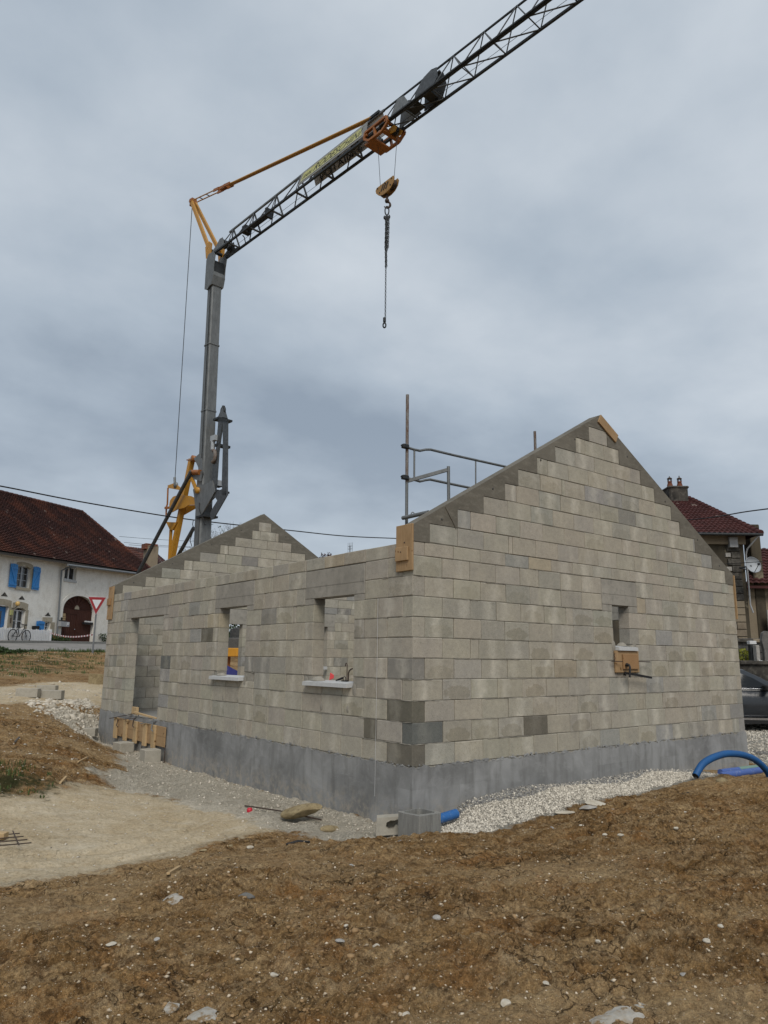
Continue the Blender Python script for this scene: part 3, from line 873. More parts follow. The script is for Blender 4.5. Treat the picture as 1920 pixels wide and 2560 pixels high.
def block_geo(b):
    wl = WALLS[b['w']]
    j = .0040; bed = .0050
    s0 = b['s0']+j*rb.uniform(.4, 1.4); s1 = b['s1']-j*rb.uniform(.4, 1.4)
    z0 = b['z0']+bed*rb.uniform(.3, 1.3); z1 = b['z1']-bed*rb.uniform(.3, 1.3)
    pr = rb.uniform(-.0025, .0035)
    d0, d1 = -pr, .2+pr*.5
    ch = .006
    R_ = []
    for d, c in ((d0, ch), (d0+ch, 0.), (d1-ch, 0.), (d1, ch)):
        ring = []
        for s, z in ((s0+c, z0+c), (s1-c, z0+c), (s1-c, z1-c), (s0+c, z1-c)):
            jz = .0015 if c == 0 else .003
            ring.append((s+rb.uniform(-jz, jz), d, z+rb.uniform(-jz, jz)))
        R_.append(ring)
    vs = []; uv = []
    for r in R_:
        for s, d, z in r:
            vs.append(wp(wl, s, d, z)); uv.append((min(.985, max(.015, (s-s0)/max(.25, s1-s0))), min(.99, max(.01, (z-z0)/(HC-.01)))))
    fs = [(3,2,1,0), (12,13,14,15)]
    for i in range(3):
        for k in range(4):
            a = i*4+k; c = i*4+(k+1) % 4
            fs.append((a, c, c+4, a+4))
    if wl['ax'] == 'y': fs = [f[::-1] for f in fs]
    fx = (rb.choice((0, 0, .2, .45, .7, 1.)) * (1 if b['kind'] is None else .4), rb.choice((0, 0, 0, 0, .6, 1.)) if b['c'] < 8 else rb.choice((0, 0, 0, 0, .5)), rb.random(), 1)
    return vs, fs, uv, tint_of(b['kind'])+(1,), fx
def finish_blocks(name, geos, parent):
    me = bpy.data.meshes.new(name)
    V_ = []; F_ = []; U_ = []; T_ = []; X_ = []
    for vs, fs, uv, tn, fx in geos:
        o = len(V_); V_ += vs; F_ += [tuple(i+o for i in f) for f in fs]; U_ += uv; T_ += [tn]*len(vs); X_ += [fx]*len(vs)
    me.from_pydata(V_, [], F_)
    l = me.uv_layers.new(name='UVMap')
    l.data.foreach_set('uv', np.array([U_[v.vertex_index] for v in me.loops], np.float32).ravel())
    for an, dt in (('tint', T_), ('fx', X_)):
        a = me.color_attributes.new(an, 'FLOAT_COLOR', 'POINT'); a.data.foreach_set('color', np.array(dt, np.float32).ravel())
    me.materials.append(MATS['concrete_block'])
    o = bpy.data.objects.new(name, me); COL.objects.link(o); set_parent(o, parent)
    return o
rest = []
for b in BLOCKS:
    g = block_geo(b)
    if b['single']: finish_blocks('block', [g], house)
    else: rest.append(g)
finish_blocks('farther_blocks', rest, house)['kind'] = 'stuff'

# mortar heart of the walls, a little behind the block faces
core = MB()
slab = MB()
for b in BLOCKS:
    wl = WALLS[b['w']]
    if b['s1']-b['s0'] > .05: slab.box(wp(wl, b['s0']+.010, .008, b['z0']), wp(wl, b['s1']-.010, .192, b['z1']-(.004 if b['z1'] > 2.7 else 0)))
for wl in WALLS.values():
    for (s0, s1, y0, y1), l_ in wl['op']:
        if y0 < .1: continue
        zc_ = [z for z in ZS if z > y0-.001][0]; zl = [z for z in ZS if z < y0-.08][-1]
        slab.box(wp(wl, s0-.32, .009, zl+.02), wp(wl, s0-.003, .191, zc_-.004)); slab.box(wp(wl, s1+.003, .009, zl+.02), wp(wl, s1+.32, .191, zc_-.004))
slab.build('mortar', MATS['mortar'], house)
for wn, p, q, z0, z1, zc in CORE:
    wl = WALLS[wn]
    cuts = [(c0, c1) for c0, c1, cz in zc]
    for a, b in subtract((p, q), cuts):
        core.box(wp(wl, a+.016, .075, z0), wp(wl, b-.016, .125, min(z1, z1-.004 if z1 > 2.7 else z1)))
    for c0, c1, cz in zc:
        if min(q, c1)-max(p, c0) > .01: core.box(wp(wl, max(p+.016, c0), .075, z0), wp(wl, min(q-.016, c1), .125, cz))
core.build('wall_core', MATS['mortar'], house)

# smeared bed joints, seen as thin ridges of mortar
for wn in ('gable', 'long'):
    wl = WALLS[wn]; m = MB()
    for i in range(1, 11):
        s = 0.02
        while s < wl['L']-.3:
            ln = rb.uniform(.25, .9)
            if rb.random() < .55:
                pts = []; k = int(ln/.06)+2
                for a in range(k):
                    ss = min(s+ln*a/(k-1), wl['L']-.02)
                    pts.append((ss, ZS[i]+rb.uniform(-.004, .004), rb.uniform(.0, .006)))
                hid = any(o_[0]-.3 < (s+ln/2) < o_[1]+.3 and o_[2]-.1 < ZS[i] < 2.6 for o_, l_ in wl['op'])
                if not hid:
                    for (a, za, da), (c, zb, db) in zip(pts[:-1], pts[1:]):
                        h = rb.uniform(.003, .008)
                        q4 = [wp(wl, a, .004, za-h), wp(wl, c, .004, zb-h), wp(wl, c, -.001-db, zb), wp(wl, a, -.001-da, za), wp(wl, c, .004, zb+h*.8), wp(wl, a, .004, za+h*.8)]
                        m.add(q4, [(0,1,2,3), (3,2,4,5)])
            s += ln
    o = m.build('squeezed_mortar', MATS['mortar'], house, recalc=False); o['kind'] = 'stuff'

# lintels, bearings, sills
for wn, wl in WALLS.items():
    for (s0, s1, y0, y1), (l0, l1) in wl['op']:
        m = MB(); a = Vector(wp(wl, l0+.003, -.003, y1)); b = Vector(wp(wl, l1-.003, .203, 2.543))
        c = (a+b)/2; h = (b-a)/2
        m.cbox(c, (abs(h.x), 0, 0), (0, abs(h.y), 0), (0, 0, abs(h.z)), .006)
        for p, q in ((l0+.004, s0-.003), (s1+.003, l1-.004)):
            m.box(wp(wl, p, .0, 2.044), wp(wl, q, .2, y1-.002))
        o = m.build('lintel', MATS['lintel_concrete'], house)
        # shutter-board seam: a thin proud fin of grout along the lintel
        m = MB(); zz = y1+.17
        m.box(wp(wl, l0+.02, -.0065, zz), wp(wl, l1-.02, -.002, zz+.006)); m.build('grout_fin', MATS['lintel_concrete'], o)
def sill(wl, s0, s1, z, depth=.09, th=.055):
    m = MB(); a = [wp(wl, s0, -depth, z-th-.012), wp(wl, s1, -depth, z-th-.012), wp(wl, s1, .16, z-th), wp(wl, s0, .16, z-th)]
    b = [wp(wl, s0+.004, -depth+.004, z-.012), wp(wl, s1-.004, -depth+.004, z-.012), wp(wl, s1-.004, .16, z+.012), wp(wl, s0+.004, .16, z+.012)]
    m.add(a+b, [(0,1,2,3), (4,5,6,7), (0,1,5,4), (1,2,6,5), (2,3,7,6), (3,0,4,7)])
    return m.build('window_sill', MATS['sill_concrete'], house)
sill(WALLS['long'], 1.26, 2.37, .945); sill(WALLS['long'], 4.36, 5.49, .945)
sill(WALLS['gable'], 4.19, 4.72, 1.50, .07)
def mortar_heap(wl, s, z, ln, h, d=.05, name='mortar_heap', mt='mortar'):
    m = MB(); n = 9; vs = []; fs = []
    for i in range(n):
        t_ = i/(n-1); hh = h*math.sin(math.pi*t_)**.7*rb.uniform(.75, 1.1)+.003
        for k in range(6):
            a = math.pi*k/5
            vs.append(wp(wl, s+(t_-.5)*ln, d-math.cos(a)*.075*(.4+.6*math.sin(math.pi*t_)), z+math.sin(a)*hh))
    for i in range(n-1):
        for k in range(5): fs.append((i*6+k, i*6+k+1, i*6+6+k+1, i*6+6+k))
    m.add(vs, fs, True)
    return m.build(name, MATS[mt], house)
mortar_heap(WALLS['long'], 2.16, .945, .30, .07); mortar_heap(WALLS['long'], 5.27, .945, .30, .045)
mortar_heap(WALLS['gable'], 4.52, 1.505, .20, .06, .1)
for wn, s, z in (('long', 1.20, .86), ('long', 4.30, .88), ('long', 2.39, .92), ('long', 5.50, .92), ('gable', 4.72, 1.53), ('gable', 4.15, 1.50)):
    wl = WALLS[wn]; m = MB()
    m.lathe(wp(wl, s, -.0, z), [(0., .006), (.028, .006), (.042, .004), (.05, 0)], 12, (0, -1, 0) if wl['ax'] == 'x' else (-1, 0, 0))
    m.v = [(x, y, z+(q-z)*1.7) for x, y, q in m.v]
    m.build('mortar_dab', MATS['mortar'], house)
# bolt holes plugged under the sills
for s, z in ((1.98, .60), (1.34, .60), (5.06, .58), (4.52, .58)):
    wl = WALLS['long']; m = MB()
    m.lathe(wp(wl, s, -.003, z), [(0., .004), (.022, .004), (.026, 0)], 12, (-1, 0, 0))
    m.v = [(x, y, z+(q-z)*1.9-(abs(y-s))*.6) for x, y, q in m.v]
    m.build('plugged_hole', MATS['mortar'], house)

# rakes: cast concrete strips that follow the roof slope over the stepped blocks
def rake(wl, starts, side):
    sgn = 1 if side == 'l' else -1
    e = 0. if side == 'l' else HW
    poly = [(e, ZTOP)]
    for k, x in enumerate(starts):
        poly += [(x, ZG[k]), (x, ZG[k+1])]
    poly += [(APEX, ZG[9]), (APEX, ZA), (e, ZE)]
    pts = [wp(wl, s, -.005, z) for s, z in poly]
    m = MB(); m.prism(pts, (0, .21, 0))
    return m.build('gable_coping', MATS['rake_concrete'], house)
for wn in ('gable', 'far'):
    rake(WALLS[wn], WALLS[wn]['steps'][0], 'l'); rake(WALLS[wn], WALLS[wn]['steps'][1], 'r')
# seams left by the shuttering boards of the copings
for wn, dd in (('gable', -.008), ('far', -.008)):
    wl = WALLS[wn]
    for sd in (0, 1):
        f_ = lambda t_, dz: (t_*APEX if sd == 0 else HW-t_*(HW-APEX), ZE+t_*(ZA-ZE)-dz)
        m = MB()
        for dz, t0, t1 in ((.235, .1, .52), (.24, .55, .93)):
            a = f_(t0, dz); b = f_(t1, dz)
            m.bar(wp(wl, a[0], dd, a[1]), wp(wl, b[0], dd, b[1]), .006, .005)
        pass
    for t_, sd in ((.12, 0), (.36, 0), (.62, 0), (.83, 0), (.12, 1), (.30, 1), (.55, 1), (.82, 1)):
        s = t_*APEX if sd == 0 else HW-t_*(HW-APEX)
        m = MB(); m.lathe(wp(wl, s, -.005, ZE+t_*(ZA-ZE)-.16), [(.0, .006), (.014, .006), (.016, 0)], 8, (0, -1, 0)); m.build('tie_hole', MATS['dark_stone_wall'], house)
m = MB(); m.tube([at_y(1113,1267,-.008), at_y(1122,1285,-.009), at_y(1131,1302,-.009), at_y(1140,1321,-.009)], .007, 5); m.build('grout_run', MATS['rake_concrete'], house)

# rendered plinth
def plinth(wl, n=420):
    m = MB(); top = []; k = n
    for i in range(n+1):
        s = -.012 + (wl['L']+.024)*i/n
        t_ = float(fbm(np.array([s*9.]), np.array([wl['off']*3.1]), 4, 4)[0])
        top.append((s, -.004 + (t_-.5)*.085 + rb.uniform(-.006, .006)))
    f0, f1 = (-.012, .05)
    if wl['n'] > 0: f0, f1 = .15, .212
    a = [wp(wl, s, f0, z) for s, z in top]; b = [wp(wl, s, f0, -1.15) for s, z in top]; c = [wp(wl, s, f1, z) for s, z in top]
    k = len(top); fs = []
    for i in range(k-1):
        fs += [(i, i+1, k+i+1, k+i), (i, i+1, 2*k+i+1, 2*k+i)]
    m.add(a+b+c, fs)
    return m.build('plinth', MATS['plinth_render'], house)
for wl in WALLS.values(): plinth(wl)
# dabs of render flung above the plinth line
m = MB()
for wn in ('gable', 'long'):
    wl = WALLS[wn]
    for i in range(150):
        s = rb.uniform(.05, wl['L']-.05); r_ = rb.uniform(.008, .03); z_ = rb.uniform(-.02, .03); k_ = rb.uniform(.5, 1.6)
        c_ = [(s+r_*k_*math.cos(a)*rb.uniform(.7,1.2), z_+r_*.7*math.sin(a)*rb.uniform(.7,1.2)) for a in [2*math.pi*q/8 for q in range(8)]]
        m.add([wp(wl, a, -.0135, b) for a, b in c_]+[wp(wl, s, -.0185, z_)], [(q, (q+1) % 8, 8) for q in range(8)])
o = m.build('render_dabs', MATS['plinth_render'], house, recalc=False); o['kind'] = 'stuff'
m = MB()
m.box((0,0,-1.15), (HW,.196,-.002)); m.box((0,HL-.196,-1.15), (HW,HL,-.002)); m.box((0,.2,-1.15), (.196,HL-.2,-.002)); m.box((HW-.196,.2,-1.15), (HW,HL-.2,-.002))
m.build('foundation_wall', MATS['mortar'], house)
m = MB(); m.box((.2,.2,-.25), (HW-.2,HL-.2,-.06)); m.build('floor_slab', MATS['floor_screed'], house)

# corner boards clamped to the ends of the copings
def board(name, label, c, hx, hy, hz, mat='formwork_timber', ch=.004):
    m = MB(); m.cbox(c, hx, hy, hz, ch); o = m.build(name, MATS[mat]); return tag(o, label, 'board')
cb = thing('formwork_board', 'upright timber board with a nailed batten at the near wall corner', 'board', (-.02,.15,2.35))
m = MB(); m.cbox((-.018,.14,2.655), (.0135,0,0), (0,.162,0), (0,0,.297), .004); m.build('plank', MATS['formwork_timber'], cb)
m = MB(); m.cbox((-.047,.165,2.575), (.0135,0,0), (0,.122,0), (0,0,.088), .004); m.build('batten', MATS['formwork_timber'], cb)
m = MB(); m.lathe((-.062,.17,2.60), [(.0, .004), (.008, .004), (.009, 0)], 8, (-1,0,0)); m.lathe((-.032,.13,2.72), [(.0, .006), (.01, .005), (.011, 0)], 8, (-1,0,0)); m.build('nail', MATS['dark_rust'], cb)
cb = thing('formwork_board', 'upright timber board with a batten at the far end of the long wall', 'board', (-.02,11.35,2.12))
m = MB(); m.cbox((-.022,11.36,2.53), (.0135,0,0), (0,.175,0), (0,0,.40), .004); m.build('plank', MATS['formwork_timber'], cb)
m = MB(); m.cbox((-.052,11.40,2.56), (.0155,0,0), (0,.105,0), (0,0,.085), .004); m.build('batten', MATS['particle_board'], cb)
a = Vector((3.965,-.02,5.149)); b = Vector((4.50,-.02,4.93)); dr = (b-a).normalized(); nr_ = Vector((-dr.z,0,dr.x))
sl = Vector((HW-APEX,0,ZE-ZA)).normalized(); sn = Vector((-sl.z,0,sl.x))
if sn.z < 0: sn = -sn
c = Vector((APEX,-.019,ZA)) + sl*.27 - sn*.075
board('ridge_board', 'short timber board fixed at the peak of the near gable', c, sl*.27, (0,.0135,0), sn*.082)
board('edge_board', 'thin upright board on the right-hand end of the near gable', (HW+.016,.09,2.50), (.011,0,0), (0,.12,0), (0,0,.42))
m = MB(); m.tube([(-.012,.69,2.05),(-.014,.693,1.0),(-.02,.70,-.42)], .0024, 5); tag(m.build('mason_line', MATS['white_plastic']), 'thin white plumb string hanging down the long wall near the corner', 'string')
# ------------------------------------------------------------------ the self-erecting crane
J = Vector((.0828, -.9966, 0)).normalized()      # towards the jib tip
K = Vector((J.y, -J.x, 0))                        # towards the near side
ZUP = Vector((0, 0, 1))
JO = Vector((9.6, 27.4, 0)); ZJ = 22.87
def ap(x, y, off=0.):                             # a point of the crane's own upright plane, shifted to its near side
    return at_plane(x, y, JO + K*off, K)
crane = thing('tower_crane', 'grey and yellow self-erecting crane with lattice jib behind the block house', 'crane', (9.63, 27.7, .6))
steel, dsteel, yel, org = MATS['galvanised_steel'], MATS['dark_steel'], MATS['crane_yellow'], MATS['crane_orange']
TOP = Vector((9.47, 27.83, 0))
def mast_c(z):
    t_ = (z-.6)/21.6; return Vector((9.66, 27.69, z)).lerp(Vector((TOP.x, TOP.y, z)), t_)
def mast_ring(z, w, ch):
    c = mast_c(z); h = w/2; q = h-ch; r = []
    for a, b in ((h,-q),(h,q),(q,h),(-q,h),(-h,q),(-h,-q),(-q,-h),(q,-h)): r.append(c + J*a + K*b)
    return r
def mast_part(name, z0, z1, w0, w1, ch, mat, n=1):
    m = MB(); R_ = [mast_ring(z0+(z1-z0)*i/n, w0+(w1-w0)*i/n, ch) for i in range(n+1)]
    vs = [p for r in R_ for p in r]; fs = [(i*8+k, i*8+(k+1) % 8, i*8+8+(k+1) % 8, i*8+8+k) for i in range(n) for k in range(8)]
    fs += [tuple(range(8))[::-1], tuple(range(n*8, n*8+8))]
    m.add(vs, fs); return m.build(name, mat, crane)
mast_part('lower_mast', .9, 10.2, .66, .66, .07, steel)
mast_part('upper_mast', 10.2, 21.3, .60, .56, .05, steel, 3)
for z in (10.15, 13.9, 17.6): mast_part('mast_collar', z, z+.07, .64, .64, .06, steel)
# weld seam strips and a cable duct up the mast
m = MB(); m.bar(mast_c(10.4)+J*.10+K*.325, mast_c(21.2)+J*.09+K*.297, .03, .02, J); m.build('mast_seam', dsteel, crane)
m = MB(); m.tube([mast_c(z)+J*.2+K*.33 for z in (1, 3, 5, 7, 9, 10.2)], .018, 6); m.build('cable', MATS['black_rubber'], crane)
# head of the mast: two cheek plates and the dark throat between them
for sgn in (1, -1):
    m = MB(); off = K*(.335*sgn)
    pr = [(-.42, 20.95), (-.10, 20.85), (.36, 21.15), (.44, 21.55), (.46, 22.1), (.55, 22.62), (.30, 22.92), (-.20, 22.98), (-.42, 22.7), (-.42, 21.5)]
    m.prism([mast_c(0)*0 + Vector((TOP.x, TOP.y, 0)) + J*a + ZUP*z + off for a, z in pr], K*(.03*sgn)); m.build('mast_head_plate', steel, crane)
m = MB(); m.obox(Vector((TOP.x, TOP.y, 21.85)) + J*.02, J*.36, K*.30, ZUP*.55); m.build('mast_head', dsteel, crane)
m = MB(); m.prism([Vector((TOP.x, TOP.y, 0)) + J*a + ZUP*z - K*.36 for a, z in ((-.3,20.9),(.34,21.0),(.47,21.5),(.40,21.75),(-.3,21.6))], K*.72); m.build('mast_collar', steel, crane)
m = MB()
m.tube([ap(540, 632)+K*.4, ap(540, 632)-K*.4], .10, 10); m.build('jib_pivot', dsteel, crane)

# jib
def jh(s): return 1.02 + .22*min(1, max(0, s)/20)
JW = .76
def jp(s, side, up=0.):                           # side 1 near, -1 far, 0 top
    c = JO + J*s
    if side == 0: return c + ZUP*(ZJ+jh(s))
    return c + K*(side*JW/2) + ZUP*ZJ
SB, SE = -.35, 31.0
for sd, w_, h_ in ((1, .095, .10), (-1, .095, .10), (0, .085, .085)):
    m = MB(); m.bar(jp(SB if sd else .7, sd), jp(13.0, sd), w_, h_); m.build('chord', dsteel if sd else steel, crane)
    m = MB(); m.bar(jp(13.0, sd), jp(SE, sd), w_*(.9 if sd else .7), h_*(.9 if sd else .7)); m.build('chord', dsteel, crane)
m = MB(); m.bar(jp(13.2, 1)+K*.085+ZUP*.015, jp(SE, 1)+K*.085+ZUP*.015, .05, .06); m.build('trolley_rail', dsteel, crane)
def brace(p, q, r=.024, mat=None, flat=None):
    m = MB()
    if flat: m.bar(p, q, flat[0], flat[1], J)
    else: m.tube([p, q], r, 6)
    return m.build('lattice_bar', mat or MATS['mid_steel'], crane)
pan = 2.0; s = 1.1
while s < 12.2:
    for sd in (1, -1):
        brace(jp(s, 0), jp(s-.95, sd), .028); brace(jp(s, 0), jp(s+.15, sd), .022)
    brace(jp(s+.15, 1), jp(s+.15, -1), flat=(.05, .10))
    brace(jp(s, 0), jp(s+.12, -1), flat=(.045, .085), mat=steel)
    s += pan
s = 13.9
while s < SE-1.6:
    for sd in (1, -1):
        brace(jp(s, 0), jp(s-.80, sd)); brace(jp(s, 0), jp(s+.70, sd))
    brace(jp(s-.80, 1), jp(s-.80, -1)); brace(jp(s-.80, 1), jp(s+.70, -1), .027)
    s += 1.5
# hoist and trolley ropes running inside the jib
for k_, dz in ((.12, .22), (-.05, .45), (-.2, .16)):
    m = MB(); m.tube([JO+J*1.0+K*k_+ZUP*(ZJ+dz), JO+J*SE+K*k_+ZUP*(ZJ+dz+.05)], .009, 5); m.build('wire_rope', MATS['wire_rope'], crane)
# trolley winch in the root section
m = MB(); c0 = JO+J*3.4+ZUP*(ZJ+.42)
m.tube([c0-J*1.0-K*.1, c0+J*.9-K*.1], .13, 12); m.obox(c0-J*1.05-K*.05, J*.16, K*.2, ZUP*.2); m.obox(c0+J*1.0-K*.05, J*.07, K*.2, ZUP*.24); m.build('trolley_winch', dsteel, crane)
m = MB(); b0 = jp(1.6, -1); m.tube([b0+K*.1+ZUP*.55, b0+K*.12+ZUP*.35+J*.2, b0+K*.05+J*.25], .03, 6); m.build('rope_guide', dsteel, crane)
# foot of the jib: sheaves, pins
m = MB()
for k_ in (-.22, 0, .22): m.lathe(JO+J*.35+K*k_+ZUP*(ZJ+.42), [(.0,-.03),(.24,-.03),(.20,0),(.24,.03),(0,.03)], 14, K)
m.build('sheave', dsteel, crane)
for sgn in (1, -1):
    m = MB(); m.prism([JO+J*a+ZUP*(ZJ+b)+K*(.33*sgn) for a, b in ((-.45,-.12),(1.0,-.08),(1.15,.10),(.75,.18),(.60,.62),(.30,.66),(-.05,.40),(-.45,.25))], K*(.025*sgn)); m.build('jib_foot_plate', steel if sgn > 0 else dsteel, crane)
# folded joint between the two jib sections: big plates and cylinder
for sgn in (1, -1):
    m = MB(); m.prism([JO+J*a+ZUP*(ZJ+b)+K*(.30*sgn*(1-b*.55)) for a, b in ((13.6,.06),(14.9,.05),(14.35,.92),(13.95,1.02))], K*(.03*sgn)); m.build('fold_plate', steel, crane)
    m = MB(); m.prism([JO+J*a+ZUP*(ZJ+b)+K*(.30*sgn*(1-b*.42)) for a, b in ((15.05,.05),(16.0,.02),(16.30,.50),(16.2,1.02),(15.9,1.12),(15.5,1.0),(15.15,.6))], K*(.04*sgn)); m.build('fold_plate', MATS['mid_steel'], crane)
m = MB(); m.obox(JO+J*15.7+ZUP*(ZJ+.26), J*.2, K*.22, ZUP*.15); m.lathe(JO+J*15.6-K*.2+ZUP*(ZJ+.75), [(.0,-.05),(.22,-.05),(.19,.0),(.22,.05),(.0,.05)], 16, K); m.tube([JO+J*15.0+K*.1+ZUP*(ZJ+.3), JO+J*16.3+K*.1+ZUP*(ZJ+.85)], .07, 8); m.build('fold_mechanism', dsteel, crane)
m = MB(); m.obox(JO+J*14.9+ZUP*(ZJ+.10), J*.3, K*.22, ZUP*.02); m.build('walkway_plate', dsteel, crane)

# name boards with their lettering
def letters(txt, org_, xd, yd, size, mat, parent, shear=0., name='lettering', space=1.0, width=None):
    cu = bpy.data.curves.new('txt', 'FONT'); cu.body = txt; cu.size = 1.; cu.shear = shear; cu.space_character = space; cu.resolution_u = 3
    to = bpy.data.objects.new('txt', cu); COL.objects.link(to)
    dg = bpy.context.evaluated_depsgraph_get()
    me = bpy.data.meshes.new_from_object(to.evaluated_get(dg))
    bpy.data.objects.remove(to, do_unlink=True)
    xd = V3(xd).normalized(); yd = V3(yd).normalized(); nd = xd.cross(yd); o0 = V3(org_)
    xs = [v.co.x for v in me.vertices]; k = size if width is None else width/(max(xs)-min(xs)); x0 = min(xs)
    for v in me.vertices: v.co = o0 + xd*((v.co.x-x0)*k) + yd*(v.co.y*size)
    me.name = name; me.materials.clear(); me.materials.append(mat)
    o = bpy.data.objects.new(name, me); COL.objects.link(o); set_parent(o, parent); return o
def face_pt(sd, s, f, out):                        # on the slanting side of the jib, f from chord to top
    a = jp(s, sd); b = jp(s, 0); n = (b-a).normalized().cross(J).normalized()
    if n.dot(K) < 0: n = -n
    return a.lerp(b, f) + n*out, (b-a).normalized(), n
def jib_board(sd, s0, s1, f0, f1, out, mat, thick=.02, name='name_board', s0t=None):
    n = face_pt(sd, s0, 0, 0)[2]
    q = [face_pt(sd, s0, f0, out)[0], face_pt(sd, s1, f0, out)[0], face_pt(sd, s1-(.05 if s0t is None else .28), f1, out)[0], face_pt(sd, s0 if s0t is None else s0t, f1, out)[0]]
    m = MB(); m.prism(q, n*-thick); return m.build(name, MATS[mat], crane)
nb = jib_board(1, 7.55, 12.35, .10, .93, .10, 'banner_grey', s0t=7.35)
stp = jib_board(1, 7.62, 12.0, .24, .82, .106, 'banner_yellow', .004, 'board_stripe', 7.62); 
p, u_, n_ = face_pt(1, 8.55, .34, .113)
letters('RODESCHINI', p, J, u_, .66, MATS['banner_black'], nb, .35, width=3.35)
p, u_, n_ = face_pt(1, 7.72, .36, .113)
letters('SARL', p, J, u_, .36, MATS['banner_black'], nb, .35, width=.72)
for f0 in (.265, .785):
    m = MB(); m.bar(face_pt(1, 7.60, f0, .108)[0], face_pt(1, 12.0, f0, .108)[0], .015, .03, u_); m.build('board_line', MATS['banner_white'], nb)
pb = jib_board(-1, 7.9, 12.9, .28, .99, -.05, 'white_plastic')
p, u_, n_ = face_pt(-1, 8.35, .31, -.045)
letters('POTAIN', p + K*.02, J, u_, .42, MATS['banner_black'], pb, 0, width=2.35)
p, u_, n_ = face_pt(-1, 11.0, .31, -.045)
letters('G', p + K*.02, J, u_, .38, MATS['banner_black'], pb, .2, width=.34)
letters('roupe inc', p + K*.02 + J*.38, J, u_, .26, MATS['banner_black'], pb, .2, width=1.1)
for i in range(3):
    m = MB(); a = face_pt(-1, 10.74+i*.02, .58-i*.08, -.04)[0] + K*.02; m.bar(a, a+J*.18, .03, .004, K); m.build('emblem_bar', MATS['banner_black'], pb)

# tie bars over the jib, A-frame and backstay
AH = Vector((9.29, 31.2, 27.94)); TE = Vector((10.62, 15.2, ZJ+jh(12.2)+.08))
def tie(t_, k_): return AH.lerp(TE, t_) + K*k_
for k_ in (.13, -.13):
    m = MB(); m.tube([tie(.02, k_), tie(.17, k_)], .035, 6); m.build('tie_bar', yel, crane)
    m = MB(); m.tube([tie(.26, k_*.42), tie(1.0, k_*.42)], .055, 8); m.build('tie_bar', yel, crane)
    m = MB(); 
    for a, b, w_ in ((.165, .20, .16), (.235, .275, .15)):
        m.bar(tie(a, k_), tie(b, k_), .05, w_)
    m.build('tie_link', org, crane)
m = MB()
for k_ in (.09, -.09): m.bar(tie(.195, k_), tie(.245, k_), .035, .20)
m.obox(tie(.222, 0), J*.25, K*.12, ZUP*.06); m.build('tie_link', org, crane)
m = MB()
for t_ in (.06, .11): m.bar(tie(t_, .13), tie(t_, -.13), .05, .03)
m.build('tie_spacer', dsteel, crane)
m = MB(); m.obox(TE+J*.2, J*.3, K*.10, ZUP*.06); m.build('tie_anchor', dsteel, crane)
for sgn in (1, -1):
    m = MB(); a = AH + K*(.12*sgn); b = JO + J*(-.85) + K*(.36*sgn) + ZUP*(ZJ+.62)
    m.bar(a, b, .13, .20, J); m.build('frame_leg', yel, crane)
    m = MB(); m.prism([JO+J*s_+ZUP*(ZJ+z_)+K*(.37*sgn) for s_, z_ in ((-1.15,.75),(-.75,.95),(-.45,.7),(-.5,.1),(-.75,-.15),(-1.0,.0))], K*(.05*sgn)); m.build('frame_foot', yel, crane)
m = MB(); m.tube([AH+K*.22, AH-K*.22], .13, 10); m.obox(AH+ZUP*-.05, J*.14, K*.16, ZUP*.22); m.build('frame_head', org, crane)
BS = ap(437, 1205)
m = MB(); m.tube([AH-J*.1-ZUP*.1, BS], .022, 6); m.build('backstay', MATS['wire_rope'], crane)

# erecting gear at the mid-height of the mast
def zz(a, b, off=0.): return ap(400+a*.1809, 1000+b*.1809, off)
def plate(pts, off, th, mat, name):
    m = MB(); m.prism([zz(a, b, off) for a, b in pts], K*-th); return m.build(name, mat, crane)
plate([(105,1180),(195,1148),(292,1222),(275,1246),(108,1216)], .18, .08, yel, 'rocker_plate')
m = MB(); m.tube([zz(203,1070,.14), zz(205,1165,.14)], .07, 8); m.lathe(zz(208,1175,.22), [(0,.02),(.16,.02),(.16,-.1)], 12, K); m.build('rope_socket', steel, crane)
m = MB(); m.tube([zz(110,1215,.15), zz(102,1440,.15), zz(88,1480,.15), zz(84,1620,.15)], .05, 6); m.build('push_rod', org, crane)
m = MB(); m.bar(zz(75,1492,.2), zz(135,1488,.2), .12, .12); m.build('rod_clevis', org, crane)
plate([(128,1440),(140,1385),(180,1335),(240,1316),(330,1316),(420,1326),(500,1362),(553,1398),(540,1440),(480,1446),(400,1450),(330,1490),(240,1510),(160,1552),(128,1490)], .30, .05, yel, 'bell_crank')
plate([(330,1500),(400,1455),(480,1450),(482,1500),(325,1588)], -.18, .05, yel, 'bell_crank')
m = MB(); m.bar(zz(441,815,.0), zz(120,2420,.0), .26, .26, K); m.build('main_strut', yel, crane)
m = MB(); m.lathe(zz(441,805,.2), [(0,.0),(.17,0),(.17,-.4),(0,-.4)], 12, K); m.bar(zz(400,835,.0), zz(475,835,.0), .3, .06); m.build('strut_head', org, crane)
m = MB(); m.bar(zz(152,1790,.1), zz(125,2330,.1), .13, .13, K); m.build('thin_strut', yel, crane)
plate([(82,1683),(160,1688),(232,1690),(172,1795),(134,1795)], .2, .2, yel, 'strut_fork')
for a, b, o in (((432,985),(-312,2410),.55), ((467,1765),(150,2330),-.45)):
    m = MB(); m.tube([zz(*a, o), zz(*b, o)], .10, 10); m.build('brace_tube', MATS['mid_steel'], crane)
plate([(400,990),(445,960),(580,985),(560,1120),(470,1095),(408,1092)], .42, .06, steel, 'bracket_plate')
plate([(467,808),(545,738),(580,830),(590,1010),(540,960),(505,880)], .36, .05, steel, 'bracket_plate')
m = MB(); m.tube([zz(450,1000,.42), zz(555,1000,.42)], .14, 10); m.build('cylinder_eye', org, crane)
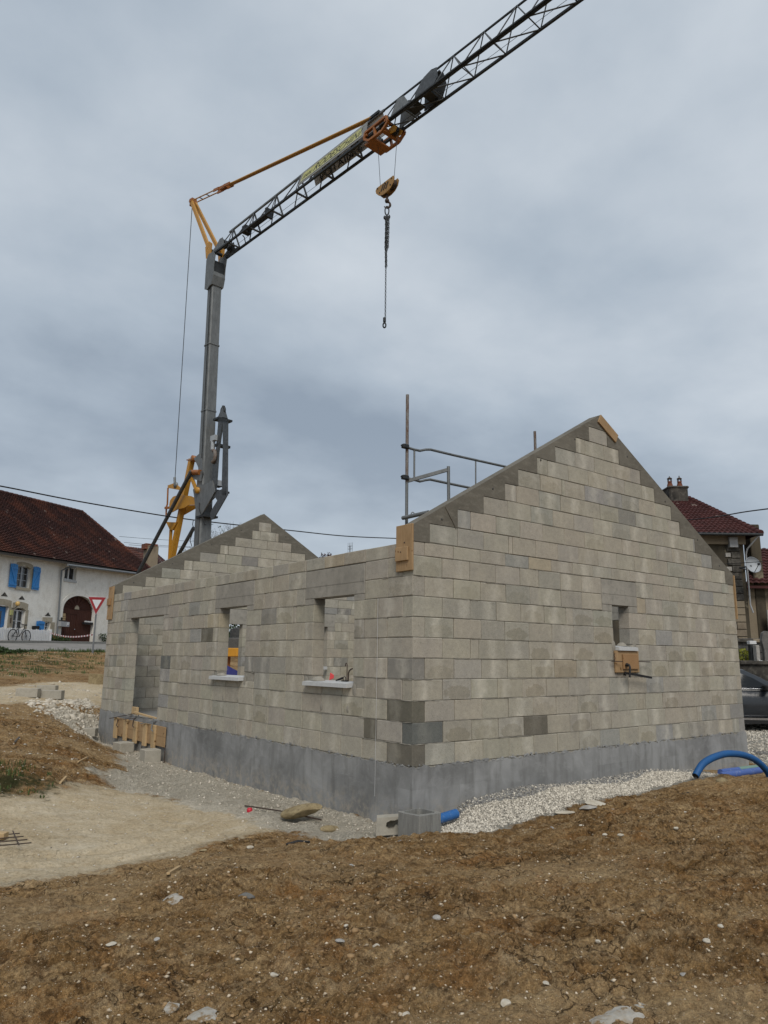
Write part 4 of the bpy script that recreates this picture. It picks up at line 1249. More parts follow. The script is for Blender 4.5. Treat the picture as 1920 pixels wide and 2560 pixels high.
m = MB(); m.bar(zz(440,1080,.42), zz(505,1250,.42), .14, .14, K); m.lathe(zz(498,1245,.52), [(0,0),(.17,0),(.17,-.2)], 10, K); m.build('lever', yel, crane)
plate([(455,1240),(500,1180),(620,1165),(720,1110),(755,1270),(560,1610),(500,1600),(470,1330)], .40, .06, steel, 'mast_gusset')
plate([(455,1240),(500,1180),(620,1165),(720,1110),(755,1270),(560,1610),(500,1600),(470,1330)], -.36, .06, steel, 'mast_gusset')
# folded erection link on the jib side of the mast
for o, nm in ((.34, 'link_leg'), (-.40, 'link_leg')):
    plate([(805,282),(862,282),(800,720),(770,1160),(752,1285),(690,1285),(700,1180),(735,860),(770,700)], o, .10, MATS['mid_steel'], nm)
    plate([(868,640),(862,282),(922,290),(916,1200),(918,1320),(860,1310),(852,1150)], o, .10, MATS['mid_steel'], nm)
    plate([(752,1280),(918,1200),(918,1330),(738,1645),(700,1645),(690,1560),(740,1470),(790,1390),(760,1340),(650,1450),(570,1612),(552,1605)], o, .05, MATS['dark_steel'] if o < 0 else MATS['mid_steel'], 'link_foot')
m = MB(); m.bar(zz(797,270,.36), zz(935,288,.36), .04, .06); m.obox(zz(866,282,0), J*.26, K*.42, ZUP*.05); m.build('link_cap', dsteel, crane)
m = MB(); q0 = zz(868,262,0); m.lathe(q0, [(.30,0),(.26,.1),(.10,.55),(.09,.70),(0,.72)], 6, (0,0,1), False); m.build('link_cone', MATS['mid_steel'], crane)
m = MB(); r0 = zz(871,150,0); m.tube([r0+J*(.17*math.cos(a))+ZUP*(.20*math.sin(a)) for a in [2*math.pi*i/18 for i in range(18)]], .06, 6, closed=True); m.build('lifting_eye', dsteel, crane)
m = MB(); m.obox((zz(830,640,0)+zz(890,640,0))/2, J*.16, K*.38, ZUP*.06); m.obox((zz(760,1270,0)+zz(890,1290,0))/2, J*.34, K*.36, ZUP*.05); m.obox((zz(560,1612,0)+zz(735,1630,0))/2, J*.42, K*.40, ZUP*.05); m.build('link_crossbar', dsteel, crane)
m = MB(); m.tube([zz(735,560,.4), zz(728,690,.4)], .11, 10); m.obox(zz(748,530,.4), J*.22, K*.1, ZUP*.14); m.build('hydraulic_rod', MATS['dish_grey'], crane)
m = MB(); m.tube([zz(738,700,.4)+J*(.22*math.sin(a))-ZUP*(.30-.30*math.cos(a)) for a in [math.pi*i/8 for i in range(9)]], .10, 8); m.build('hook_hanger', MATS['rusty_steel'], crane)
m = MB(); m.obox(zz(800,1160,0), J*.25, K*.2, ZUP*.14); m.build('valve_box', MATS['dish_grey'], crane)
m = MB(); m.tube([zz(545,1420,.42), zz(540,1500,.44), zz(560,1560,.44), zz(600,1640,.40), zz(615,1720,.40), zz(635,1725,.40)], .02, 5); m.tube([zz(460,1660,.3), zz(450,1720,.34), zz(470,1780,.34), zz(415,1940,.34), zz(440,2020,.34)], .02, 5); m.build('cable', MATS['black_rubber'], crane)
# base: slewing platform, ballast and cross feet
m = MB(); m.obox((9.66,27.7,.85), J*1.1, K*.9, ZUP*.18); m.build('slewing_platform', MATS['mid_steel'], crane)
m = MB(); m.obox(Vector((9.66,27.7,1.75)) - J*2.6, J*.55, K*1.1, ZUP*.95); m.build('ballast', MATS['grey_plastic'], crane)
for a in (45, 135, 225, 315):
    d = Vector((math.cos(math.radians(a)), math.sin(math.radians(a)), 0)); m = MB(); m.bar(Vector((9.66,27.7,.60)), Vector((9.66,27.7,.42))+d*2.4, .3, .25); m.lathe(Vector((9.66,27.7,.1))+d*2.4, [(.3,0),(.3,.06),(.06,.1),(.06,.5)], 10); m.build('outrigger', MATS['mid_steel'], crane)

# trolley under the jib, its ropes, hook block and chain sling
tr = thing('crane_trolley', 'orange trolley frame riding on the jib', 'crane trolley', JO + J*12.9 + ZUP*(ZJ-.25))
def tp(s, k_, z): return JO + J*s + K*k_ + ZUP*(ZJ+z)
for sgn in (1, -1):
    m = MB()
    fr = [tp(12.35,.47*sgn,.16), tp(13.65,.47*sgn,.20), tp(13.75,.47*sgn,-.10), tp(13.4,.47*sgn,-.34), tp(12.6,.47*sgn,-.34), tp(12.3,.47*sgn,-.12)]
    for i in range(6): m.bar(fr[i], fr[(i+1) % 6], .09, .12, K)
    m.bar(tp(12.9,.47*sgn,.12), tp(13.0,.47*sgn,-.34), .09, .10, K)
    m.build('side_frame', org, tr)
m = MB(); m.obox(tp(12.6,0,-.36), J*.30, K*.46, ZUP*.04); m.obox(tp(13.45,0,-.30), J*.08, K*.46, ZUP*.09); m.build('floor_plate', org, tr)
for s_ in (12.42, 13.58):
    m = MB(); m.bar(tp(s_,.5,.05), tp(s_,-.5,.05), .09, .12); m.build('crossbar', org, tr)
for s_, k_ in ((12.35,.42),(13.65,.42),(12.35,-.42),(13.65,-.42)):
    m = MB(); m.lathe(tp(s_, k_, .12), [(0,-.04),(.11,-.04),(.11,.04),(0,.04)], 14, K); m.build('wheel', dsteel, tr)
for s_ in (12.72, 13.68):
    m = MB(); m.lathe(tp(s_, 0, -.22), [(0,-.05),(.19,-.05),(.15,0),(.19,.05),(0,.05)], 16, K); m.build('sheave', dsteel, tr)
m = MB()
for sgn in (1, -1): m.prism([tp(a, .14*sgn, z) for a, z in ((13.5,-.1),(13.8,-.12),(13.95,-.28),(13.85,-.42),(13.6,-.40),(13.4,-.3))], K*(.04*sgn))
m.build('sheave_cheek', yel, tr)
HS = 13.23
HB = ap(961, 474)                                   # centre of the hook block
hbz = HB.z
for s_, a_ in ((12.62, -.42), (13.82, .42)):
    m = MB(); m.tube([tp(s_, 0, -.28), JO + J*(HS+a_*.98) + ZUP*(hbz+.22)], .011, 5); m.build('hoist_rope', MATS['wire_rope'], crane)
hb = thing('hook_block', 'worn yellow half-moon hook block hanging under the jib', 'hook block', JO + J*HS + ZUP*(hbz-.3))
def hp(a, z, k_=0): return JO + J*(HS+a) + K*k_ + ZUP*(hbz+z)
prof = [(-.50,.16),(.50,.24),(.56,.12),(.50,-.08),(.34,-.24),(.12,-.32),(-.12,-.33),(-.36,-.25),(-.52,-.08),(-.56,.06)]
for sgn in (1, -1):
    m = MB(); m.prism([hp(a, z, .11*sgn) for a, z in prof], K*(.03*sgn)); m.build('cheek_plate', MATS['worn_yellow'], hb)
for a in (-.28, .30):
    m = MB(); m.lathe(hp(a, 0), [(0,-.07),(.22,-.07),(.18,0),(.22,.07),(0,.07)], 16, K); m.build('sheave', MATS['dark_rust'], hb)
for i, a in enumerate((-.16, -.02, .12)):
    m = MB(); m.bar(hp(a-.06,-.14,.145), hp(a+.08,.12,.145), .07, .008, K); m.build('warning_stripe', MATS['banner_black'], hb)
m = MB()
for a, z in ((-.42,.10),(0,.16),(.40,.16),(-.30,-.15),(.34,-.10)): m.lathe(hp(a,z,.14), [(0,.02),(.03,.02),(.03,0)], 8, K)
m.build('bolt', dsteel, hb)
hk = hp(0,-.34)
def zat(y): return at_D(958, y, math.hypot(hk.x-CAM.x, hk.y-CAM.y)).z
zk = zat(512)
m = MB(); m.tube([hp(.0,-.30), Vector((hk.x,hk.y,zk+.25))], .05, 8); m.lathe(Vector((hk.x,hk.y,zk+.18)), [(0,-.08),(.08,-.06),(.095,0),(.08,.06),(0,.08)], 12)
m.tube([Vector((hk.x,hk.y,zk)) + RT*(.13*math.sin(a)) + ZUP*(.14*math.cos(a)) for a in [math.radians(d) for d in range(-20, 260, 20)]], [.045]*6+[.05]*4+[.04,.03,.025,.02], 8); m.build('hook', MATS['dark_rust'], hb)
sl = thing('chain_sling', 'dark multi-leg lifting chain hanging from the crane hook', 'chain', Vector((hk.x, hk.y, zat(825))))
def link_chain(p, q, lw, name, wob=0.):
    p = V3(p); q = V3(q); n = max(2, int((p-q).length/(lw*2.5))); m = MB(); d = (q-p).normalized()
    x = d.cross(Vector((1,.3,0))).normalized(); y = d.cross(x)
    for i in range(n):
        c = p.lerp(q, (i+.5)/n) + x*(math.sin(i*.35)*wob)
        e = x if i % 2 else y
        m.tube([c + d*(lw*1.55*math.cos(a)) + e*(lw*.85*math.sin(a)) for a in [2*math.pi*k/8 for k in range(8)]], lw*.36, 4, closed=True)
    return m.build(name, MATS['dark_steel'], sl)
zt_ = zk-.22
m = MB(); m.tube([Vector((hk.x,hk.y,zt_-.05)) + RT*(.08*math.sin(a)) + ZUP*(.20*math.cos(a)) for a in [2*math.pi*i/14 for i in range(14)]], .028, 6, closed=True); m.build('master_link', MATS['dark_steel'], sl)
h0 = Vector((hk.x, hk.y, zt_-.30))
for i, (dxk, y_) in enumerate(((-.05, 625), (.04, 625), (.075, 620), (.0, 668), (-.035, 668))):
    link_chain(h0 + RT*dxk, Vector((hk.x, hk.y, zat(y_))) + RT*(dxk*.9), .040, 'chain_leg', .008)
link_chain(h0 + RT*-.02, Vector((hk.x, hk.y, zat(800))) + RT*-.02, .034, 'chain_leg')
m = MB()
for i in range(5): m.lathe(h0 + RT*(-.10+.05*i) + ZUP*random.uniform(-.12,.05), [(0,-.09),(.035,-.05),(.045,.03),(.02,.09),(0,.1)], 7)
m.build('shortening_hook', MATS['dark_steel'], sl)
e0 = Vector((hk.x, hk.y, zat(812))) + RT*-.05
m = MB(); m.tube([e0 + ZUP*.30, e0 + ZUP*.12], .06, 8); m.tube([e0 + RT*(.055*math.sin(a)) + ZUP*(.10*math.cos(a)-.02) for a in [2*math.pi*i/14 for i in range(14)]], .032, 6, closed=True); m.build('end_hook', MATS['dark_steel'], sl)
# ------------------------------------------------------------------ scaffold inside the house, behind the near gable
def zs(a, b, Y): return at_y(980+a*.2411, 960+b*.2411, Y)
YS = 1.2
sc = thing('scaffold_frame', 'grey guard-rail scaffold rising behind the near gable, with a rusty post', 'scaffold', (.9, YS, -.06))
px_, py_ = .90, YS
def seg(name, pts, r, mat): m = MB(); m.tube(pts, r, 10); return m.build(name, MATS[mat], sc)
seg('post', [(px_, py_, 3.85), (px_+.005, py_, 5.23)], .025, 'rusty_steel')
seg('post', [(px_-.008, py_, -.06), (px_, py_, 3.95)], .024, 'galvanised_steel')
seg('post', [(3.86, YS, -.06), (3.856, YS, 5.25)], .024, 'rusty_steel')
for z_, dz in ((4.385, 0), (3.905, 0)):
    p0 = Vector((px_+.01, YS, z_)); e = zs(1165, 855, YS) if z_ > 4 else zs(800, 1075, YS)
    if z_ > 4: pts = [zs(165,660,YS), zs(230,680,YS), zs(290,692,YS), zs(350,680,YS), zs(400,680,YS), zs(640,738,YS), zs(1165,855,YS)]
    else: pts = [zs(165,980,YS), zs(230,993,YS), zs(290,1010,YS), zs(345,997,YS), zs(395,990,YS), zs(600,1034,YS), zs(800,1075,YS)]
    d = (pts[-1]-pts[-2]).normalized(); n_ = (3.84-pts[-1].x)/d.x if d.x else 0
    pts.append(Vector((3.84, YS, pts[-1].z + d.z*n_)))
    seg('rail', pts, .020, 'galvanised_steel')
    m = MB(); m.cbox((px_-.05, YS-.02, z_+.01), (.055,0,0), (0,.035,0), (0,0,.032), .008); m.tube([(px_-.10,YS-.02,z_+.01),(px_-.13,YS-.02,z_+.01)], .012, 6); m.build('clamp', MATS['dark_steel'], sc)
seg('baluster', [zs(232,688,YS), zs(230,985,YS)], .015, 'galvanised_steel')
seg('baluster', [zs(868,795,YS), zs(868,1085,YS)], .012, 'galvanised_steel')
Y2 = .75
seg('cross_post', [zs(585,855,Y2), zs(588,1290,Y2)], .024, 'galvanised_steel')
m = MB(); m.bar(zs(165,1005,YS), zs(575,890,Y2), .035, .05); m.build('toe_rail', MATS['galvanised_steel'], sc)
m = MB(); a = zs(110,1390,YS); b = zs(380,1330,.7); m.tube([a, b], .03, 10); m.build('ledger', MATS['galvanised_steel'], sc)
m = MB(); c = zs(215,1370,1.1); m.tube([c + RT*(.03*math.cos(q)) + Vector((0,0,.06*math.sin(q))) for q in [math.pi*i/6 for i in range(7)]], .008, 6); m.build('wedge', MATS['galvanised_steel'], sc)
# deck the scaffold carries, below the wall tops
m = MB()
for i in range(4): m.cbox((2.35, .60+i*.21, 2.02), (1.55,0,0), (0,.10,0), (0,0,.022), .004)
m.build('deck', MATS['pale_timber'], sc)

# ------------------------------------------------------------------ shuttering below the doorway
def lf(a, b, X=-.05): return at_x(260+a*.12055, 1760+b*.12055, X)
fw_ = thing('step_formwork', 'low timber shuttering for the doorstep with five stakes, below the doorway', 'formwork', (-.06, 8.9, -.5))
for i, (z0, z1) in enumerate(((-.285, -.095), (-.475, -.289))):
    m = MB(); m.cbox((-.045, (10.35+7.38)/2, (z0+z1)/2), (.0135,0,0), (0,(10.35-7.38)/2,0), (0,0,(z1-z0)/2), .003); m.build('plank', MATS['formwork_timber'], fw_)
for y_ in (10.03, 9.41, 8.81, 8.26, 7.79):
    m = MB(); m.cbox((-.080, y_+.10, -.312), (.020,0,0), (0,.088,0), (0,0,.222), .004); m.build('stake', MATS['pale_timber'], fw_)
m = MB(); m.cbox((-.045, 10.36, -.285), (.013,0,0), (0,.006,0), (0,0,.19), .002)
for i, (c, h, rz) in enumerate((((-.30, 8.93, 0), .40, .12), ((-.28, 7.48, 0), .40, -.05))):
    z0 = gz(c[0], c[1])-.02
    m = MB(); ca, sa = math.cos(rz), math.sin(rz)
    m.cbox((c[0], c[1], (z0-.50)/2), (.155*ca,.155*sa,0), (-.17*sa,.17*ca,0), (0,0,(-.50-z0)/2), .008)
    tag(m.build('concrete_block', MATS['pale_block']), ('squat concrete block under the left end of the doorstep shuttering', 'squat concrete block under the right end of the doorstep shuttering')[i], 'block')
for i, (p, q, mt, lb) in enumerate(((lf(120,300,-.15), lf(640,198,-.02), 'dark_rust', 'dark clamp bar sticking out furthest left over the doorstep shuttering'), (lf(410,325,-.15), lf(770,272,.05), 'dark_rust', 'dark clamp bar lying over the middle of the doorstep shuttering'), (lf(765,405,-.15), lf(1085,350,-.02), 'post_grey', 'grey clamp bar over the right half of the doorstep shuttering'))):
    t_ = thing('clamp_bar', lb, 'clamp', q, 'clamps on the doorstep shuttering')
    m = MB(); m.bar(p, q, .028, .012); m.build('rail', MATS[mt], t_)
    hp_ = (lf(290,310,-.12), lf(620,310,-.12), lf(1010,380,-.12))[i]
    m = MB(); m.tube([hp_, hp_+Vector((-.02,0,-.14)), hp_+Vector((-.03,-.12,-.16))], .011, 6); m.build('jaw', MATS[mt], t_)
m = MB(); m.bar(lf(640,172,-.05), lf(1090,300,.05), .06, .03); tag(m.build('loose_batten', MATS['pale_timber']), 'thin pale batten lying aslant across the doorstep opening', 'batten')
m = MB(); m.cbox(lf(645,150,.10), (.03,0,0), (0,.14,0), (0,0,.09), .004); tag(m.build('wood_offcut', MATS['pale_timber']), 'pale wood offcut standing in the doorway', 'wood')
for i, (y0, lb) in enumerate(((8.50, 'thin steel pin in the ground under the left half of the shuttering'), (7.28, 'thin steel pin in the ground under the right end of the shuttering'))):
    m = MB(); m.tube([(-.075, y0, -.80), (-.07, y0, -.42)], .009, 6); tag(m.build('steel_pin', MATS['dark_rust']), lb, 'steel pin')

# ------------------------------------------------------------------ board clamped below the small gable window
def rg(a, b, Y=-.01): return at_y(1520+a*.0994, 1490+b*.0994, Y)
bd = thing('clamped_board', 'square timber board clamped to the wall under the small gable window', 'board', (4.45, -.03, 1.09))
m = MB(); m.cbox((4.445,-.024,1.262), (.318,0,0), (0,.016,0), (0,0,.168), .004); m.build('back_board', MATS['formwork_timber'], bd)
m = MB(); m.cbox((4.50,-.058,1.262), (.205,0,0), (0,.014,0), (0,0,.115), .004); m.build('front_board', MATS['particle_board'], bd)
gc = thing('screw_clamp', 'black bar clamp with a long rail below the clamped board', 'clamp', (4.7,-.1,1.0))
m = MB(); a = rg(415,1930,-.12); b = rg(1098,2055,-.12); m.bar(a, b, .016, .034); m.build('rail', MATS['black_rubber'], gc)
m = MB(); m.tube([rg(462,1735,-.10), rg(530,1735,-.14), rg(552,1790,-.16), rg(545,2050,-.16)], [.016,.018,.018,.016], 8); m.lathe(rg(465,1735,-.085), [(0,0),(.03,0),(.03,.02),(0,.02)], 10, (0,-1,0)); m.build('jaw', MATS['black_rubber'], gc)
m = MB(); m.tube([rg(415,1930,-.10), rg(410,1985,-.10), rg(440,1990,-.10)], .014, 6); m.build('hook', MATS['black_rubber'], gc)
for a, b, c, lb in (((90,1638),(370,1650),((175,1440),(150,1490),(180,1560),(150,1650)), 'rusty bent tie rod on the left of the clamped board'), ((735,1645),(1062,1658),((680,1520),(700,1580),(745,1610),(730,1690)), 'rusty bent tie rod sticking out right of the clamped board')):
    t_ = thing('tie_rod', lb, 'tie rod', rg(*a, -.06), 'tie rods on the clamped board')
    m = MB(); m.tube([rg(*a, -.06), rg(*b, -.10)], .008, 6); m.build('rod', MATS['dark_rust'], t_)
    m = MB(); m.tube([rg(*q, -.06) for q in c], .007, 6); m.build('bent_end', MATS['dark_rust'], t_)

# ------------------------------------------------------------------ inspection box at the corner, pipes, gravel strip things
BX, BY = -.20, -.36; brz = math.radians(4)
bx_ = MB(); hw = .175; th = .04; zt = -.415; zb = -.72
def bp(a, b, z): return (BX + a*math.cos(brz) - b*math.sin(brz), BY + a*math.sin(brz) + b*math.cos(brz), z)
def rr(h, r, z, jit=0.):
    o = []
    for cx_, cy_, a0 in ((h-r,h-r,0),(-h+r,h-r,90),(-h+r,-h+r,180),(h-r,-h+r,270)):
        for k in range(4):
            a = math.radians(a0+30*k); o.append(bp(cx_+r*math.cos(a), cy_+r*math.sin(a), z+random.uniform(-jit, jit)))
    return o
R_ = [rr(hw, .02, zb), rr(hw, .02, zt, .007), rr(hw-th, .04, zt+.003, .010), rr(hw-th, .04, zb+.02)]
vs = [p for r in R_ for p in r]; n = 16
fs = [(i*n+k, i*n+(k+1) % n, (i+1)*n+(k+1) % n, (i+1)*n+k) for i in range(3) for k in range(n)]
bx_.add(vs, fs); tag(bx_.build('concrete_inspection_box', MATS['grey_precast']), 'open square grey concrete drain box at the foot of the near corner', 'concrete box')
m = MB(); c = Vector((-.39, -.03, -.60))
prf = [(-.17,-.12),(.17,-.12),(.17,-.02),(.12,.0),(.08,-.045),(.02,-.05),(-.03,-.01),(-.02,.05),(.04,.075),(.10,.07),(.17,.09),(.17,.12),(-.17,.12)]
dirx = RT*.95 + Vector((0,0,.06)); diry = Vector((.05,.0,1)).normalized(); dn = Vector((FW.x, FW.y, 0)).normalized()
prf = [(a*.8, b*.8) for a, b in prf]; m.prism([c + dirx*a + diry*b for a, b in prf], dn*.13); m.prism([c + dirx*a + diry*b + dn*.13 for a, b in ((-.136,-.096),(.136,-.096),(.136,.096),(-.136,.096))], dn*.03)
tag(m.build('broken_block', MATS['pale_block']), 'broken pale concrete block leaning left of the drain box', 'block')
m = MB(); q0 = Vector((-.06,-.36,-.545)); m.tube([q0, q0+Vector((.22,.02,.02)), q0+Vector((.48,.06,.03))], .055, 14); tag(m.build('pipe_stub', MATS['pipe_blue']), 'short blue pipe coming out of the concrete drain box', 'pipe')
# arch of blue corrugated conduit
def ar(a, b, Y=-1.0): return at_y(1700+a*.1326, 1820+b*.1326, Y)
ctl = [ar(290,905), ar(420,690), ar(600,570), ar(820,495), ar(1000,485), ar(1200,512), ar(1400,590), ar(1560,720), ar(1660,850), ar(1700,960,-1.02)]
def smooth_path(c, n):
    o = []
    for i in range(len(c)-1):
        p0, p1, p2, p3 = c[max(i-1,0)], c[i], c[i+1], c[min(i+2,len(c)-1)]
        for k in range(n):
            t_ = k/n; o.append(.5*((2*p1)+(p2-p0)*t_+(2*p0-5*p1+4*p2-p3)*t_*t_+(3*p1-p0-3*p2+p3)*t_**3))
    return o + [c[-1]]
pth = smooth_path(ctl, 26)
m = MB(); m.tube(pth, [.052 if i % 3 else .046 for i in range(len(pth))], 14, cap=False)
hs = thing('conduit_arch', 'thick blue corrugated conduit bent in an arch over the gravel', 'conduit', pth[-1])
m.build('hose', MATS['hose_blue'], hs)
m = MB(); d = (pth[0]-pth[2]).normalized(); m.tube([pth[0]+d*.003, pth[0]-d*.16], .043, 12); m.build('mouth', MATS['black_rubber'], hs)
m = MB(); e0 = pth[0]-d*.02; m.tube([e0, e0+Vector((.0,0,-.10)), e0+Vector((.04,-.02,-.20)), e0+Vector((.08,-.04,-.28))], .014, 6); m.build('inner_cable', MATS['slate_grey'], hs)
for p, q, r, mt, lb in ((ar(760,905,-.42), ar(1545,800,-.42), .062, 'pipe_blue_dusty', 'dusty blue pipe lying lowest under the conduit arch'), (ar(760,835,-.30), ar(1110,790,-.28), .050, 'pipe_blue_dusty', 'dusty blue pipe lying behind the lowest one, under the arch'), (ar(1100,790,-.28), ar(1510,745,-.25), .052, 'pipe_green', 'faded green pipe end behind the dusty blue pipes')):
    m = MB(); m.tube([p, q], r, 14); tag(m.build('pipe', MATS[mt]), lb, 'pipe')
m = MB(); m.tube([ar(1295,712,.12), ar(1480,700,.12)], .05, 12); tag(m.build('pipe', MATS['pipe_red']), 'red pipe end at the far wall corner, behind the arch', 'pipe')
m = MB(); a = ar(1800,640,.2); m.cbox(a, RT*.45, Vector((FW.x,FW.y,0)).normalized()*.3, Vector((0,0,.20)), .01); tag(m.build('grey_crate', MATS['slate_grey']), 'dark grey box behind the conduit arch at the right edge', 'box')
m = MB(); m.tube([ar(1290,430,.6), ar(1400,465,.6), ar(1520,500,.6), ar(1660,515,.6), ar(1900,520,.6)], .012, 6); tag(m.build('yellow_hose', MATS['pale_timber']), 'thin tan hose lying on the far gravel right of the house', 'hose')
# black water pipe with an orange fitting, boulder beside it
wpipe = thing('water_pipe', 'black water pipe with an orange fitting along the gravel edge', 'pipe', ar(400,1200,-1.3))
m = MB(); m.tube([ar(-20,1285,-1.3), ar(150,1235,-1.3), ar(340,1203,-1.3), ar(550,1195,-1.3)], [.018,.02,.026,.030], 10); m.tube([ar(600,1172,-1.28), ar(700,1155,-1.28)], .022, 8); m.build('hose', MATS['black_rubber'], wpipe)
m = MB(); m.tube([ar(545,1195,-1.3), ar(610,1195,-1.3)], .034, 10); m.tube([ar(530,1170,-1.3), ar(505,1105,-1.3)], [.022,.016], 8); m.tube([ar(500,1120,-1.3), ar(520,1098,-1.3)], .020, 8); m.build('fitting', MATS['orange_plastic'], wpipe)

def stone(name, label, c, ax, ay, az, mat, cat='stone', seed=1, rough=.22, group=None, rz=0., tilt=(0, 0)):
    rs = random.Random(seed); bm = bmesh.new(); bmesh.ops.create_icosphere(bm, subdivisions=3, radius=1)
    k = [Vector((rs.uniform(-1,1), rs.uniform(-1,1), rs.uniform(-1,1))).normalized() for _ in range(9)]
    lim = [rs.uniform(.62, .95) for _ in k]
    for v in bm.verts:
        p = v.co.copy()
        for n_, l_ in zip(k, lim):
            dd = p.dot(n_)
            if dd > l_: p -= n_*(dd-l_)*.85
        p *= 1 + rough*(rs.random()-.5)*.18
        v.co = Vector((p.x*ax, p.y*ay, p.z*az))
    M_ = Matrix.Translation(V3(c)) @ Matrix.Rotation(rz, 4, 'Z') @ Matrix.Rotation(tilt[0], 4, 'X') @ Matrix.Rotation(tilt[1], 4, 'Y')
    bm.transform(M_); me = bpy.data.meshes.new(name); bm.to_mesh(me); bm.free()
    for p in me.polygons: p.use_smooth = False
    me.materials.append(MATS[mat]); o = bpy.data.objects.new(name, me); COL.objects.link(o)
    return tag(o, label, cat, group)
def gp(x, y, z=-.5):                       # ground point seen at a pixel
    p = at_z(x, y, z)
    for _ in range(6): p = at_z(x, y, gz(p.x, p.y))
    return p
p = ar(790,1160,-1.28); p.z = gz(p.x, p.y)+.015
stone('boulder', 'round brown boulder beside the orange pipe fitting', p, .11, .08, .055, 'brown_rock', seed=3)
p = at_z(750, 2022, -.60); p = Vector((-.78, 2.05, -.60))
p = at_z(748, 2028, -.63)
stone('slab_rock', 'large flat tan rock with soil on top, lying by the long wall', p, .30, .15, .075, 'brown_rock', 'rock', 8, .35, rz=math.atan2(RT.y, RT.x)-.1, tilt=(0, -.22))
p = gp(822, 2072); stone('half_buried_stone', 'smooth ochre stone half sunk in the rubble near the corner', p, .14, .10, .05, 'brown_rock', seed=12)
rod = thing('steel_rod', 'thin dark steel rod with a red tag lying on the rubble by the long wall', 'rod', gp(640, 2028))
a = gp(612, 2020); b = gp(803, 2056); a.z += .03; b.z += .03; mid = (a+b)/2; mid.z = max(mid.z, gz(mid.x, mid.y)+.03)
m = MB(); m.tube([a, mid, b], .009, 6); m.build('bar', MATS['dark_rust'], rod)
p = gp(624, 2028); m = MB(); m.lathe(p+Vector((0,0,.0)), [(.0,.045),(.03,.04),(.04,.01),(.03,-.02)], 9); m.build('red_tag', MATS['red_plastic'], rod)
# flat stones on the gravel edge
for i, (x, y, ax, ay, az, mt, lb, tl) in enumerate((
    (1497, 2014, .17, .12, .028, 'pale_stone', 'large flat pale stone slab tilted on the gravel edge', (.12, .10)),
    (1470, 2022, .12, .08, .022, 'grey_stone', 'flat grey stone just left of the tilted slab', (.05, -.08)),
    (1412, 2034, .14, .06, .020, 'pale_stone', 'long thin pale slab lying furthest left on the gravel edge', (0, .03)),
    (1530, 2030, .11, .07, .022, 'grey_stone', 'small flat stone right of the tilted slab', (0, 0)))):
    p = gp(x, y); p.z += az*.6
    stone('flat_stone', lb, p, ax, ay, az, mt, seed=20+i, rz=math.atan2(RT.y, RT.x)+.2*i, tilt=tl)
SPOTS = [(1380,2071,.045,'blue_grey_stone','round blue-grey stone on the soil crest'),(1375,2081,.03,'pale_stone','small pale stone under the round blue-grey one'),(1452,2064,.03,'pale_stone','small white stone on the soil crest, right of the blue-grey one'),
    (1552,2090,.055,'pale_stone','yellowish angular stone in the brown soil'),(1585,2096,.065,'grey_stone','pinkish flat stone right of the yellowish angular one'),(1512,2088,.04,'pale_stone','pale flat stone left of the yellowish angular one'),
    (1715,2105,.040,'blue_grey_stone','bluish round stone on the soil at the right'),(1690,2072,.05,'pale_stone','cream flat stone on the upper right soil'),(1713,2032,.05,'pale_stone','whitish stone near the gravel at the upper right'),
    (1810,2238,.055,'grey_stone','white half-disc stone on the right of the soil'),(1802,2317,.035,'pale_stone','cream pebble below the white half-disc stone'),(1092,2297,.05,'grey_stone','greyish-pink stone in the middle of the soil'),
    (1000,2105,.05,'slate_grey','dark bluish lump in the soil, below the drain box'),(878,2165,.04,'blue_grey_stone','flat bluish chip on the soil, left of centre'),(1263,2512,.05,'pale_stone','chalky stone at the bottom centre'),(1012,2545,.05,'pale_stone','white broken stone near the bottom edge, left of centre'),
    (1365,2460,.03,'pale_stone','yellowish pebble at the bottom, left of the buried slab'),(1495,2355,.03,'pale_stone','small cream stone in mid soil at the right'),(1768,2355,.045,'pale_stone','pale angular stone at the far right of the soil'),(1712,2440,.035,'grey_stone','small flat grey stone low on the right'),
    (625,2120,.05,'pale_stone','pale flat stone on the edge of the trodden pad'),(576,2116,.05,'brown_rock','brown rounded stone on the edge of the trodden pad'),(508,2128,.055,'brown_rock','brown clod-like stone lying on the pad edge'),(590,2175,.05,'grey_stone','grey stone just below the pad edge'),
    (278,2363,.045,'pale_stone','white flat stone at the left of the soil'),(284,2250,.025,'pale_stone','small pale pebble left of the big chalky slab'),(685,2440,.04,'pale_stone','white pebble low in the middle left'),(392,2350,.03,'grey_stone','little grey stone left of the middle'),
    (940,2370,.05,'pale_stone','white stone right of centre-left in the low soil'),(865,2316,.03,'pale_stone','small cream stone in the middle of the soil'),(850,2355,.045,'blue_grey_stone','bluish wet-looking stone beside the cream one'),(128,2120,.02,'slate_grey','tiny dark stone on the pale pad')]
for i, (x, y, r, mt, lb) in enumerate(SPOTS):
    p = gp(x, y); r *= .62; p.z += r*.22
    rs = random.Random(i); stone('loose_stone', lb, p, r*rs.uniform(.9,1.3), r*rs.uniform(.7,1), r*rs.uniform(.35,.6), mt, seed=40+i, rz=rs.uniform(0,3), group='stones lying on the soil')
